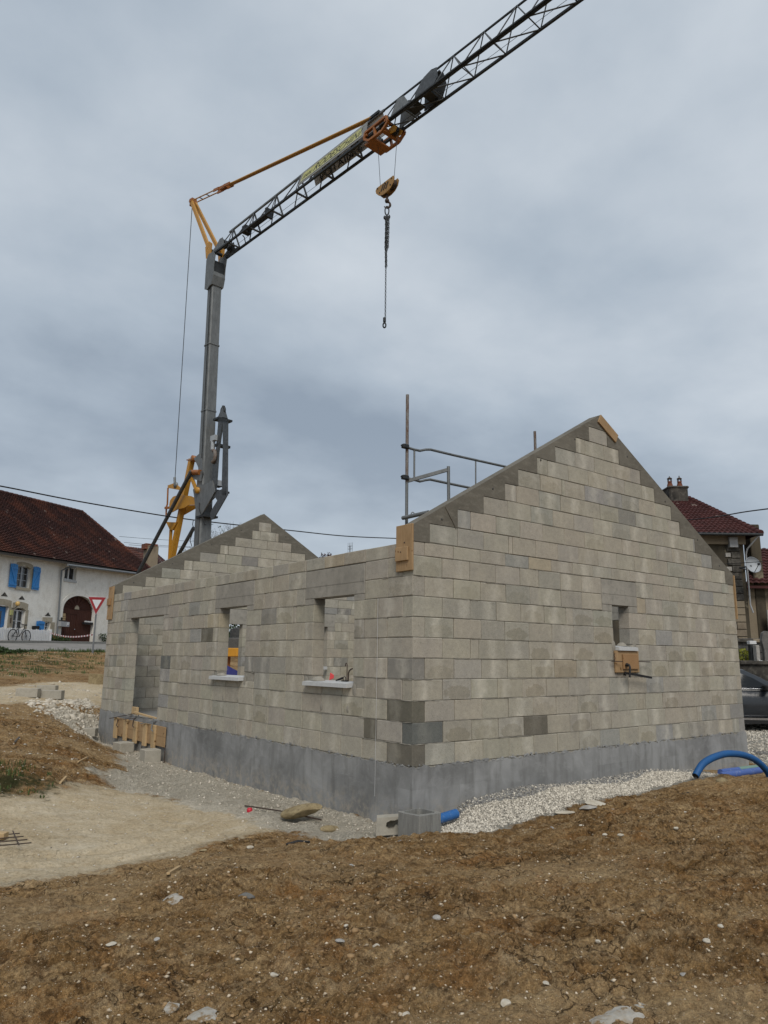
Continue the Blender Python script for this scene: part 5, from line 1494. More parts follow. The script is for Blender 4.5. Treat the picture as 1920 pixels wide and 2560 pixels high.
for i, (x, y, ax, ay, mt, lb) in enumerate(((1555, 2535, .19, .12, 'dirty_stone', 'broad whitish stone surface buried flush in the soil at the bottom edge'), (440, 2243, .115, .085, 'dirty_stone', 'large chalky grey slab half buried in the soil on the left'), (500, 2545, .13, .09, 'dirty_stone', 'pale chalk patch of stone at the bottom left'), (428, 2515, .055, .045, 'dirty_stone', 'pale rounded stone above the chalk patch at the bottom left'), (615, 2240, .075, .045, 'slate_grey', 'thin crumpled dark grey scrap on the soil, right of the chalky slab'))):
    p = gp(x, y); p.z += -.012
    stone('buried_stone', lb, p, ax, ay, .034, mt, 'stone', 90+i, .5, rz=.5*i)
# rebar mesh and timber offcut at the left edge
mesh_ = thing('rebar_mesh', 'rusty rebar mesh corner lying on the pad at the left edge', 'rebar mesh', gp(20, 2105))
c0 = gp(10, 2108); ux = Vector((RT.x, RT.y, 0)).normalized(); uy = Vector((FW.x, FW.y, 0)).normalized(); uxx = (ux+uy*.5).normalized(); uyy = (uy-ux*.6).normalized()
for i in range(4):
    o_ = c0 + uyy*(.16*i-.25); m = MB(); a = o_ - uxx*.8; b = o_ + uxx*(.22-.02*i); a.z = b.z = c0.z+.035; m.tube([a, b], .006, 5); m.build('rod', MATS['dark_rust'], mesh_)
for i in range(3):
    o_ = c0 + uxx*(.10-.30*i); m = MB(); a = o_ - uyy*.35; b = o_ + uyy*.32; a.z = b.z = c0.z+.046; m.tube([a, b], .006, 5); m.build('rod', MATS['dark_rust'], mesh_)
p = gp(0, 2098); m = MB(); m.cbox(p+Vector((0,0,.035)), ux*.06, uy*.05, Vector((0,0,.03)), .004); tag(m.build('wood_offcut', MATS['pale_timber']), 'small pale wood block at the left edge beside the rebar mesh', 'wood')
m = MB(); a = gp(715, 2112); b = gp(775, 2106); m.tube([a+Vector((0,0,.004)), (a+b)/2+Vector((0,0,.022)), b+Vector((0,0,.004))], [.010,.018,.010], 6); tag(m.build('black_strip', MATS['black_rubber']), 'black strip of pipe lying on the soil in front of the pad', 'strip')
for i, (x0, y0, x1, y1, lb) in enumerate(((195,1908,218,1896,'bleached stick of wood on the left soil, by the grass'), (37,1858,60,1832,'dark stick poking out of the left slope'), (420,2190,450,2172,'pale stick at the lower rim of the trodden pad'), (150,1962,165,1945,'short pale splinter of wood on the left soil'))):
    a = gp(x0, y0); b = gp(x1, y1); a.z += .02; b.z += .02; m = MB(); m.bar(a, b, .028, .018); tag(m.build('stick', MATS['pale_timber' if i != 1 else 'bark']), lb, 'stick')
# blocks and rubble on the pale platform beyond the far corner
for i, (x, y, w_, h_, D, lb) in enumerate(((70, 1738, .27, .105, 20.5, 'grey concrete block, left of the pair on the pale platform'), (130, 1738, .27, .105, 20.5, 'grey concrete block, right of the pair on the pale platform'), (118, 1727, .25, .10, 21.6, 'grey concrete block behind the pair on the pale platform'))):
    p = at_D(x, y, D); z0 = gz(p.x, p.y); m = MB(); m.cbox((p.x, p.y, z0+h_*.9), ux*w_, uy*.10, Vector((0,0,h_)), .006); tag(m.build('concrete_block', MATS['pale_block']), lb, 'block')
p = at_D(222, 1845, 19.0); m = MB(); m.cbox((p.x, p.y, gz(p.x,p.y)+.09), ux*.17, uy*.1, Vector((0,0,.09)), .006); tag(m.build('concrete_block', MATS['pale_block']), 'concrete block in the rubble pit beside the far corner', 'block')
# wire netting edge and little fence post left of the far corner
p = at_D(246, 1700, 25); m = MB(); m.cbox((p.x, p.y, gz(p.x,p.y)+.15), ux*.30, uy*.04, Vector((0,0,.16)), .004); tag(m.build('rusty_panel', MATS['brown_rock']), 'low rusty panel standing behind the far corner of the house', 'panel')
# items seen through the openings
p = at_y(560+10, 1640, 20.5)
def wv(a, b, Y): return at_y(520+a*.1085, 1480+b*.1085, Y)
sk = thing('yellow_skip', 'yellow concrete skip seen through the middle window', 'skip', wv(580,1500,19))
a = wv(430,1290,19); b = wv(760,1490,19); m = MB(); m.cbox((a+b)/2, ux*((b-a).length*.42), uy*.5, Vector((0,0,(a.z-b.z)/2)), .02); m.build('bin', MATS['skip_yellow'], sk)
for x_ in (480,):
    q_ = wv(x_, 1490, 19); m = MB(); m.bar(q_, Vector((q_.x, q_.y, gz(q_.x, q_.y)-.05)), .10, .10); m.build('leg', MATS['crane_orange'], sk)
a = wv(440,1770,15.5); m = MB(); a.z = gz(a.x, a.y)
m.add([a+ux*-.5+uy*-.4, a+ux*.9+uy*-.4, a+ux*.8+uy*.5, a+ux*-.5+uy*.5, a+Vector((0,0,.95))+ux*.0, a+Vector((0,0,.70))+ux*.5], [(0,1,5,4),(1,2,5),(2,3,4,5),(3,0,4)]); tag(m.build('blue_tarpaulin', MATS['tarpaulin_blue']), 'crumpled blue tarpaulin outside, seen through the middle window', 'tarpaulin')
bo = thing('stone_post', 'dark stone post on a plinth far off, seen through the middle window', 'post', wv(670,1200,34))
a = wv(685,800,34); b = wv(670,1060,34); m = MB(); zg_ = gz(b.x, b.y); m.lathe((b.x, b.y, b.z), [(.0,a.z-b.z),(.30,a.z-b.z-.12),(.42,(a.z-b.z)*.8),(.45,0)], 12); m.build('shaft', MATS['dark_stone_wall'], bo)
m = MB(); m.cbox((b.x, b.y, (b.z+zg_)/2), ux*.9, uy*.7, Vector((0,0,(b.z-zg_)/2)), .05); m.build('base', MATS['slate_grey'], bo)
wn_ = thing('corner_clamp', 'black screw clamps and a tool standing on the right window sill', 'clamp', (.12,1.45,.95))
def w2(a, b, X=.10): return at_x(760+a*.11756, 1470+b*.11756, X)
m = MB(); m.tube([w2(912,1985), w2(918,1640), w2(912,1608), w2(900,1598), w2(888,1605), w2(880,1665)], .007, 6); m.tube([w2(940,1985,.12), w2(945,1810,.12), w2(965,1760,.12), w2(1000,1728,.12), w2(1030,1715,.12)], .010, 6); m.build('rod', MATS['dark_rust'], wn_)
m = MB(); m.tube([w2(680,1965), w2(745,1945), w2(820,1915)], [.008,.014,.016], 6); m.tube([w2(832,1985), w2(835,1900), w2(850,1888), w2(875,1888), w2(885,1900), w2(888,1985)], .006, 6); m.bar(w2(810,1980), w2(925,1980), .03, .022); m.build('handle', MATS['black_rubber'], wn_)
m = MB(); m.prism([(.17,2.05,.955),(.17,1.95,.985),(.17,1.95,1.03),(.17,2.03,1.06)], (.01,0,0)); tag(m.build('red_marker', MATS['fluorescent_red']), 'small bright red arrow marker on the right window sill', 'marker')
m = MB(); p_ = (6.25, HL-.24, .98); m.cbox(p_, (.08,0,0), (0,.035,0), (0,0,.045), .004); tag(m.build('white_box', MATS['sill_concrete']), 'small white box on the inner wall, seen through the right window', 'box')
# ------------------------------------------------------------------ white farmhouse across the road
FA = Vector((2.64, 37.219, 0)); FT = Vector((.76714, .64147, 0)); FN = Vector((.64147, -.76714, 0))   # along the front, outwards to the street
def fp(s, z, o=0.): return FA + FT*s + FN*o + Vector((0, 0, z))
farm = thing('farmhouse', 'long white rendered farmhouse with a brown tiled roof and blue shutters', 'house', fp(5, 1.9))
S0, S1 = -7.0, 14.6; DEP = 11.0
def eave(s): return 6.50 + max(0, s)*.052
# front wall cut round its openings (s0, s1, z0, z1)
OPN = [(.78,1.86,4.97,6.18),(-.55,.40,1.95,3.84),(.84,1.78,1.95,3.82),(3.45,4.06,2.48,3.18),(4.95,6.12,5.85,6.66),(5.10,8.42,1.9,4.96)]
ss = sorted({S0, S1, *[o[0] for o in OPN], *[o[1] for o in OPN]}); zs_ = sorted({1.2, *[o[2] for o in OPN], *[o[3] for o in OPN]})
m = MB()
for a, b in zip(ss[:-1], ss[1:]):
    zc = zs_ + [9]
    for c, d in zip(zc[:-1], zc[1:]):
        mid = ((a+b)/2, (c+d)/2)
        if any(o[0] < mid[0] < o[1] and o[2] < mid[1] < o[3] for o in OPN): continue
        t0 = min(d, eave(a)+.15) if d == 9 else d; t1 = min(d, eave(b)+.15) if d == 9 else d
        q = [fp(a, c), fp(b, c), fp(b, t1), fp(a, t0)]
        m.prism(q, FN*-.45)
m.build('wall', MATS['farm_render'], farm)
m = MB()
m.prism([fp(S1, 1.2, -.45), fp(S1, 1.2, -DEP), fp(S1, 7.2, -DEP), fp(S1, 9.9, -DEP*.72), fp(S1, 9.9, -DEP*.28), fp(S1, 7.2, -.45)], FT*-.45)
m.prism([fp(S0, 1.2, -.45), fp(S0, 1.2, -DEP), fp(S0, 6.6, -DEP), fp(S0, 11.2, -DEP/2), fp(S0, 6.6, -.45)], FT*.45)
m.prism([fp(S0, 1.2, -DEP), fp(S1, 1.2, -DEP), fp(S1, 6.6, -DEP), fp(S0, 6.6, -DEP)], FN*.4)
m.build('wall', MATS['farm_render'], farm)
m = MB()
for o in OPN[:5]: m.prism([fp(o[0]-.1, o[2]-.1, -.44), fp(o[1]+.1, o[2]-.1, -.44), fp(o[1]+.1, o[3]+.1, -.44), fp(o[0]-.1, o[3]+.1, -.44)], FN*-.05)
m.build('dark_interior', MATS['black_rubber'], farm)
def tile_slope(name, e0, e1, r0, r1, mat, parent, rows, wave=None, step=.05, amp=.03):
    """roof slope as overlapping rows between eave e0-e1 and ridge r0-r1"""
    e0, e1, r0, r1 = map(V3, (e0, e1, r0, r1)); n = (e1-e0).cross(r0-e0).normalized()
    if n.z < 0: n = -n
    W_ = (e1-e0).length; cols = 1 if wave is None else max(2, int(W_/wave*4))
    vs = []; fs = []
    for i in range(rows):
        b = len(vs)
        for tt, lift in ((i/rows, step), ((i+1)/rows, .004)):
            for c in range(cols+1):
                u = c/cols; p = e0.lerp(e1, u).lerp(r0.lerp(r1, u), tt) + n*lift
                if wave: p = p + n*(amp*abs(math.sin(u*W_/wave*math.pi)))
                vs.append(p)
        for c in range(cols): fs.append((b+c, b+c+1, b+cols+1+c+1, b+cols+1+c))
        if i:
            for c in range(cols): fs.append((b-cols-1+c, b-cols-1+c+1, b+c+1, b+c))
    m = MB(); m.add(vs, fs); o = m.build(name, MATS[mat], parent, recalc=False)
    return o
RB = at_plane(205, 1281, fp(0, 0, -5.2), FN); RA = at_plane(0, 1231, fp(0, 0, -5.2), FN)
d_ = (RB-RA).normalized(); rs_ = (fp(S0, 0, -5.2)-RA).dot(FT)/d_.dot(FT)
RL = RA + d_*rs_
E0 = fp(S0, 6.42, .55); E1 = fp(S1+.5, eave(S1)-.05, .55)
tile_slope('roof', E0, E1, RL, RB, 'old_roof_tile', farm, 40, .24, .07, .035)
EB = fp(S1+.5, eave(S1)-.05, -DEP-.4)
tile_slope('roof', E1, EB, RB, RB+FN*-.6, 'old_roof_tile', farm, 40, .24, .045, .03)
tile_slope('roof', EB, fp(S0, 6.42, -DEP-.4), RB+FN*-.6, RL+FN*-.6, 'old_roof_tile', farm, 20)
m = MB()
nrt = 46
for i in range(nrt):
    a = RL.lerp(RB, i/nrt); b = RL.lerp(RB, (i+1.06)/nrt); m.tube([a+Vector((0,0,.02)), b+Vector((0,0,.05))], .14, 7)
for i in range(22):
    a = RB.lerp(E1, i/22); b = RB.lerp(E1, (i+1.06)/22); m.tube([a+Vector((0,0,.02)), b+Vector((0,0,.05))], .13, 7)
m.build('ridge_tiles', MATS['old_roof_tile'], farm)
m = MB(); m.prism([E0+Vector((0,0,-.02)), E1+Vector((0,0,-.02)), E1+FN*-.6+Vector((0,0,.25)), E0+FN*-.6+Vector((0,0,.25))], (0,0,-.12)); m.build('eave_boards', MATS['bark'], farm)
gu = MB(); gu.tube([fp(4.3, eave(4.4)-.12, .62), fp(S1+.5, eave(S1)-.14, .62)], .075, 8); g_ = gu.build('gutter', MATS['post_grey'], farm)
m = MB(); m.tube([fp(5.2, 6.62, .60), fp(4.75, 6.50, .30), fp(4.47, 6.30, .12), fp(4.56, 4.0, .11), fp(4.64, 1.95, .11)], .055, 8); m.build('downpipe', MATS['post_grey'], farm)

def window(o, mul, rows, mat_f='white_paint', frame=.06, back=.22, nm='window', gap=0.):
    s0, s1, z0, z1 = o; w_ = MB(); f = frame
    w_.prism([fp(s0, z0, -back), fp(s0+f, z0, -back), fp(s0+f, z1, -back), fp(s0, z1, -back)], FN*.06)
    w_.prism([fp(s1-f, z0, -back), fp(s1, z0, -back), fp(s1, z1, -back), fp(s1-f, z1, -back)], FN*.06)
    w_.prism([fp(s0+f, z1-f, -back), fp(s1-f, z1-f, -back), fp(s1-f, z1, -back), fp(s0+f, z1, -back)], FN*.06)
    w_.prism([fp(s0+f, z0, -back), fp(s1-f, z0, -back), fp(s1-f, z0+f, -back), fp(s0+f, z0+f, -back)], FN*.06)
    c = (s0+s1)/2
    if mul: w_.prism([fp(c-.055, z0+f, -back), fp(c+.055, z0+f, -back), fp(c+.055, z1-f, -back), fp(c-.055, z1-f, -back)], FN*.07)
    wo = w_.build(nm, MATS[mat_f], farm)
    cols = [(s0+f, c-.055), (c+.055, s1-f)] if mul else [(s0+f, s1-f)]
    zr = [z0+f+(z1-z0-2*f)*i/rows for i in range(rows+1)]
    for a, b in cols:
        for i in range(rows):
            g = MB(); g.prism([fp(a+.003, zr[i]+.018, -back+.01), fp(b-.003, zr[i]+.018, -back+.01), fp(b-.003, zr[i+1]-.018, -back+.01), fp(a+.003, zr[i+1]-.018, -back+.01)], FN*.012); g.build('pane', MATS['window_glass'], wo)
            if i:
                g = MB(); g.prism([fp(a, zr[i]-.017, -back+.005), fp(b, zr[i]-.017, -back+.005), fp(b, zr[i]+.017, -back+.005), fp(a, zr[i]+.017, -back+.005)], FN*.04); g.build('glazing_bar', MATS[mat_f], wo)
    return wo
window(OPN[0], True, 3, 'dish_grey'); window((.84,1.78,1.95,3.72), True, 3); window(OPN[3], True, 3); window(OPN[4], True, 1, 'white_paint')
# sills, arched lintels and jambs of cut stone
def arch_stone(s0, s1, z, rise, h, ext):
    pts = [fp(s0-ext, z, .02), fp(s0, z, .02)]
    for i in range(11):
        u = i/10; pts.append(fp(s0+(s1-s0)*u, z+rise*math.sin(math.pi*u), .02))
    pts += [fp(s1, z, .02), fp(s1+ext, z, .02), fp(s1+ext*.6, z+h, .02)]
    for i in range(7):
        u = 1-i/6; pts.append(fp(s0-ext*.6+(s1-s0+1.2*ext)*u, z+h+rise*.5*math.sin(math.pi*u), .02))
    # as strips so the arch stays a clean outline
    n = 12; lo = []; hi = []
    for i in range(n+1):
        u = i/n; s_ = s0-ext+(s1-s0+2*ext)*u; v_ = min(1, max(0, (s_-s0)/(s1-s0)))
        lo.append((s_, z+rise*math.sin(math.pi*v_))); hi.append((s_, z+h+rise*.6*math.sin(math.pi*u)))
    m = MB()
    for i in range(n): m.prism([fp(*lo[i], .02), fp(*lo[i+1], .02), fp(*hi[i+1], .02), fp(*hi[i], .02)], FN*-.30)
    return m.build('arched_lintel', MATS['old_stone'], farm)
arch_stone(.78, 1.86, 6.08, .12, .24, .12); arch_stone(-.55, .42, 3.80, .10, .36, .14); arch_stone(.84, 1.78, 3.70, .15, .38, .16)
m = MB(); m.prism([fp(3.29,3.18,.02), fp(4.19,3.20,.02), fp(4.19,3.46,.02), fp(3.29,3.43,.02)], FN*-.3); m.build('stone_lintel', MATS['old_stone'], farm)
for s_, z0, z1, w_ in ((.40,1.95,3.80,.42), (1.78,1.95,3.75,.24), (4.06,2.2,3.18,.40), (1.86,4.97,6.1,.20)):
    m = MB(); m.prism([fp(s_+.003,z0,.015), fp(s_+w_,z0,.015), fp(s_+w_,z1,.015), fp(s_+.003,z1,.015)], FN*-.3); m.build('stone_jamb', MATS['old_stone'], farm)
for s0, s1, z in ((.70,1.94,4.97), (3.4,4.1,2.48), (4.90,6.15,5.85)):
    m = MB(); m.prism([fp(s0,z-.15,.06), fp(s1,z-.15,.06), fp(s1,z-.003,.06), fp(s0,z-.003,.06)], FN*-.36); m.build('window_sill', MATS['old_stone' if z < 5.5 else 'sill_concrete'], farm)
# small triangular relieving niches over the lintels
for s_, z in ((-.05,4.37), (1.35,4.30), (3.75,3.52)):
    m = MB(); m.prism([fp(s_-.26,z,.012), fp(s_+.26,z,.012), fp(s_,z+.22,.012)], FN*-.05); m.build('niche', MATS['mossy_stone'], farm)
def shutter(s0, s1, z0, z1, flip, label=None):
    n = 4; o = None; w_ = (s1-s0)/n
    m = MB()
    for i in range(n):
        a = s0+i*w_
        m.prism([fp(a+.006, z0, .09), fp(a+w_-.006, z0, .09), fp(a+w_-.006, z1+.05*math.sin(math.pi*(i+.5)/n), .09), fp(a+.006, z1+.04*math.sin(math.pi*(i+.5)/n), .09)], FN*-.035)
    o = m.build('shutter', MATS['shutter_blue'], farm)
    h = z1-z0
    m = MB()
    for f_ in (.09, .80): m.prism([fp(s0+.02, z0+h*f_, .12), fp(s1-.02, z0+h*f_, .12), fp(s1-.02, z0+h*f_+.10, .12), fp(s0+.02, z0+h*f_+.10, .12)], FN*-.029)
    a, b = (s0+.06, s1-.06) if flip else (s1-.06, s0+.06)
    m.prism([fp(a-.045, z0+h*.80, .12), fp(a+.045, z0+h*.80, .12), fp(b+.045, z0+h*.16, .12), fp(b-.045, z0+h*.16, .12)], FN*-.028)
    m.build('z_brace', MATS['shutter_blue'], o)
shutter(.10, .68, 4.90, 6.16, True); shutter(2.0, 2.60, 4.93, 6.22, False); shutter(2.73, 3.42, 2.46, 3.16, True)
# blue front door with a slit of glass
m = MB(); m.prism([fp(-.55,1.9,-.18), fp(.40,1.9,-.18), fp(.40,3.80,-.18), fp(-.55,3.80,-.18)], FN*-.06); do = m.build('front_door', MATS['door_blue'], farm)
m = MB(); m.prism([fp(-.02,2.75,-.17), fp(.10,2.75,-.17), fp(.10,3.58,-.17), fp(-.02,3.58,-.17)], FN*-.005); m.build('door_glass', MATS['window_glass'], do)
m = MB(); m.prism([fp(.30,2.6,-.15), fp(.33,2.6,-.15), fp(.33,2.8,-.15), fp(.30,2.8,-.15)], FN*-.02); m.build('handle', MATS['chrome'], do)
# wall lamp and the little shrine plate beside it
lp_ = thing('wall_lamp', 'round amber wall lamp beside the farmhouse front door', 'lamp', fp(.62,3.95,.1))
m = MB(); m.lathe(fp(.72,4.02,.28), [(0,.14),(.09,.11),(.13,0),(.09,-.11),(0,-.14)], 12); m.build('globe', MATS['lamp_globe'], lp_)
m = MB(); m.tube([fp(.66,3.75,.02), fp(.66,3.78,.2), fp(.70,3.9,.28)], .02, 6); m.build('arm', MATS['black_rubber'], lp_)
m = MB(); m.cbox(fp(.58,3.52,.06), FT*.10, FN*.04, Vector((0,0,.14)), .01); tag(m.build('house_plate', MATS['banner_yellow']), 'cream plate on the wall under the amber lamp', 'plate')
m = MB(); m.bar(fp(.60,2.95,.05), fp(.60,3.25,.05), .06, .05); tag(m.build('door_ornament', MATS['dark_rust']), 'small dark ornament hanging below the cream plate', 'ornament')
# arched barn door of boards
B0, B1, BZ, BS = 5.10, 8.42, 1.95, 4.05
m = MB()
n = 24
for i in range(n):                                   # pale stone arch round the door
    a0 = math.pi*i/n; a1 = math.pi*(i+1)/n; cs = (B0+B1)/2; rx = (B1-B0)/2; rz_ = .90
    q = [(cs-rx*math.cos(a0), BS+rz_*math.sin(a0)), (cs-rx*math.cos(a1), BS+rz_*math.sin(a1)), (cs-(rx+.26)*math.cos(a1), BS+(rz_+.24)*math.sin(a1)), (cs-(rx+.26)*math.cos(a0), BS+(rz_+.24)*math.sin(a0))]
    m.prism([fp(*p, .03) for p in q], FN*-.3)
    q = [(cs-(rx+.0)*math.cos(a0), BS+rz_*math.sin(a0)), (cs-rx*math.cos(a1), BS+rz_*math.sin(a1)), (cs-rx*math.cos(a1), 4.97), (cs-rx*math.cos(a0), 4.97)]
    m.prism([fp(*p, -.004) for p in q], FN*-.3)
for s_ in (B0-.26, B1+.002): m.prism([fp(s_,1.9,.03), fp(s_+.258,1.9,.03), fp(s_+.258,BS,.03), fp(s_,BS,.03)], FN*-.3)
m.build('arch_surround', MATS['farm_render'], farm)
bdn = MB(); bdn.prism([fp(B0,BZ-.05,-.22), fp(B1,BZ-.05,-.22), fp(B1,4.96,-.22), fp(B0,4.96,-.22)], FN*-.04); bo = bdn.build('barn_door', MATS['barn_timber'], farm)
nb_ = 18
for i in range(nb_):
    a = B0+(B1-B0)*i/nb_+.01; b = B0+(B1-B0)*(i+1)/nb_-.01
    m = MB(); m.prism([fp(a,BZ-.03,-.19), fp(b,BZ-.03,-.19), fp(b,BS+.02,-.19), fp(a,BS+.02,-.19)], FN*-.028); m.build('plank', MATS['barn_timber'], bo)
for i in range(9):
    a = math.pi*(i+.5)/9; c = Vector(((B0+B1)/2, BS+.10, 0)); m = MB()
    p = (c.x-.26*math.cos(a), c.y+.16*math.sin(a)); q = (c.x-1.62*math.cos(a), c.y+.78*math.sin(a))
    m.bar(fp(*p, -.18), fp(*q, -.18), .035, .03, FN); m.build('fan_batten', MATS['barn_timber'], bo)
m = MB(); m.prism([fp(6.52,BS+.06,-.17), fp(7.0,BS+.06,-.17), fp(6.95,BS+.24,-.17), fp(6.76,BS+.34,-.17), fp(6.57,BS+.24,-.17)], FN*-.02); m.build('fan_boss', MATS['old_stone'], bo)
m = MB()
for a in (5.66, 6.80): m.prism([fp(a,BZ,-.17), fp(a+.06,BZ,-.17), fp(a+.06,3.80,-.17), fp(a,3.80,-.17)], FN*-.02)
m.prism([fp(5.66,3.80,-.165), fp(6.86,3.80,-.165), fp(6.86,3.88,-.165), fp(5.66,3.88,-.165)], FN*-.02); m.build('wicket_frame', MATS['barn_timber'], bo)
m = MB(); m.lathe(fp(6.66,2.85,-.16), [(0,.05),(.04,.04),(.04,0)], 8, FN); m.build('knob', MATS['chrome'], bo)
for i, (z0, z1) in enumerate(((3.32,3.45), (3.47,3.58), (3.60,3.78))):
    m = MB(); m.prism([fp(5.26,z0,-.15), fp(5.66,z0,-.15), fp(5.66-.05*(i==2),z1,-.15), fp(5.26+.05*(i==2),z1,-.15)], FN*-.02); m.build('wood_sign', MATS['pale_timber'], bo)
m = MB(); m.cbox(fp(7.85,3.28,-.05), FT*.48, FN*.08, Vector((0,0,.07)), .01); fb = m.build('flower_trough', MATS['black_rubber'], bo)
for a in (7.62,7.9,8.18):
    m = MB(); m.cbox(fp(a,3.38,-.03), FT*.11, FN*.07, Vector((0,0,.05)), .02); m.build('pale_flowers', MATS['white_plastic'], fb)
mb_ = thing('letter_box', 'grey wall letter box with a notice, left of the barn door', 'letter box', fp(5.0,2.96,.2))
m = MB(); m.cbox(fp(4.98,3.10,.2), FT*.42, FN*.14, Vector((0,0,.15)), .01); m.build('case', MATS['grey_plastic'], mb_)
m = MB(); m.prism([fp(5.12,2.98,.345), fp(5.38,2.98,.345), fp(5.38,3.22,.345), fp(5.12,3.22,.345)], FN*.004); m.build('notice', MATS['white_plastic'], mb_)
m = MB(); m.prism([fp(5.2,3.0,.352), fp(5.3,3.0,.352), fp(5.3,3.06,.352), fp(5.2,3.06,.352)], FN*.003); m.build('stamp', MATS['tarpaulin_blue'], mb_)
m = MB(); m.cbox(fp(4.95,3.30,.2), FT*.22, FN*.12, Vector((0,0,.03)), .01); m.lathe(fp(4.78,3.42,.2), [(0,.03),(.08,.03),(.09,0)], 10, FN); m.build('bracket', MATS['black_rubber'], mb_)
m = MB(); m.cbox(fp(2.62,2.78,.12), FT*.18, FN*.12, Vector((0,0,.11)), .01); tag(m.build('wall_planter', MATS['black_rubber']), 'dark planter hung on the wall left of the low blue shutter', 'planter')
# white picket fence and a bicycle before it
pf = thing('picket_fence', 'white wooden picket fence before the farmhouse', 'fence', fp(.5,1.8,1.2))
fo = 1.25; zf = 1.86
for i in range(32):
    s_ = -2.1+i*.142; m = MB(); h = .78+.02*math.sin(i*1.7)
    m.prism([fp(s_,zf,fo), fp(s_+.10,zf,fo), fp(s_+.10,zf+h-.03,fo), fp(s_+.05,zf+h,fo), fp(s_,zf+h-.03,fo)], FN*.025); m.build('picket', MATS['white_paint'], pf)
for z in (.16, .58):
    m = MB(); m.bar(fp(-2.1,zf+z,fo-.03), fp(2.4,zf+z,fo-.03), .04, .08); m.build('rail', MATS['white_paint'], pf)
m = MB(); m.cbox(fp(2.45,zf+.38,fo), FT*.05, FN*.05, Vector((0,0,.45)), .01); m.build('post', MATS['white_paint'], pf)
bk = thing('bicycle', 'dark bicycle leaning against the white picket fence', 'bicycle', fp(-.35,1.86,1.5))
def wheel(s_):
    c = fp(s_, 1.86+.36, 1.5); m = MB()
    m.tube([c+FT*(.34*math.cos(a))+Vector((0,0,.34*math.sin(a))) for a in [2*math.pi*i/28 for i in range(28)]], .025, 5, closed=True)
    for i in range(9):
        a = math.pi*i/9; m.tube([c-FT*(.33*math.cos(a))-Vector((0,0,.33*math.sin(a))), c+FT*(.33*math.cos(a))+Vector((0,0,.33*math.sin(a)))], .005, 4)
    m.build('wheel', MATS['black_rubber'], bk)
wheel(.10); wheel(-.95)
def bpnt(s_, z): return fp(s_, 1.86+z, 1.5)
m = MB()
for a, b in ((( .10,.36),(-.12,.88)), ((-.12,.88),(-.62,.80)), ((-.14,.76),(-.45,.34)), ((-.45,.34),(-.62,.84)), ((-.62,.75),(-.95,.36)), ((-.95,.36),(-.45,.34))): m.tube([bpnt(*a), bpnt(*b)], .02, 6)
m.build('frame', MATS['dark_steel'], bk)
m = MB(); m.cbox(bpnt(-.14,.96), FT*.16, FN*.06, Vector((0,0,.03)), .01); m.build('saddle', MATS['black_rubber'], bk)
m = MB(); m.tube([bpnt(-.62,.84), bpnt(-.60,1.0), bpnt(-.72,1.02)], .015, 6); m.tube([bpnt(-.60,1.0)+FN*.25, bpnt(-.60,1.0)-FN*.25], .013, 6); m.build('handlebar', MATS['dark_steel'], bk)

# give-way sign and barrier tape
SG = at_D(232, 1626, 38.4); zg_ = gz(SG.x, SG.y)
sg = thing('give_way_sign', 'red and white triangular give-way sign on a grey post by the road', 'sign', (SG.x, SG.y, zg_))
sx = RT.copy(); sx.z = 0; sx.normalize(); sx = (sx*1 + Vector((FW.x,FW.y,0)).normalized()*.28).normalized(); sn_ = Vector((sx.y, -sx.x, 0))
tz = at_D(240, 1493, 38.4).z; bz = at_D(237, 1536, 38.4).z
m = MB(); m.tube([(SG.x, SG.y, zg_-.1), (SG.x, SG.y, tz+.02)], .04, 10); m.build('post', MATS['post_grey'], sg)
cz = tz; hw_ = .40; hh = tz-bz
def tri(f, o):
    c = Vector((SG.x, SG.y, tz-hh/3)) + sn_*o
    return [c + sx*(hw_*f) + Vector((0,0,hh/3*f)), c - sx*(hw_*f) + Vector((0,0,hh/3*f)), c - Vector((0,0,hh*2/3*f))]
m = MB(); m.prism(tri(1.05, .05), sn_*.02); m.build('rim', MATS['sign_white'], sg)
m = MB(); m.prism(tri(1.0, .0735), sn_*.006); m.build('red_border', MATS['sign_red'], sg)
m = MB(); m.prism(tri(.54, .083), sn_*.005); m.build('white_field', MATS['sign_white'], sg)
tp_ = thing('barrier_tape', 'red and white barrier tape strung across the farmhouse front', 'tape', (SG.x, SG.y, zg_+1.0))
ta = Vector((SG.x, SG.y, at_D(232,1588,38.4).z)); tb = fp(2.5, 2.45, 1.2); nn = 34
for i in range(nn):
    u0, u1 = i/nn, (i+1)/nn
    def tpt(u): return ta.lerp(tb, u) - Vector((0,0,.16*math.sin(math.pi*u)))
    a, b = tpt(u0), tpt(u1); m = MB(); m.prism([a, b, b+Vector((0,0,.075)), a+Vector((0,0,.075))], FN*.004); m.build('red_band' if i % 2 else 'white_band', MATS['sign_red' if i % 2 else 'white_paint'], tp_)

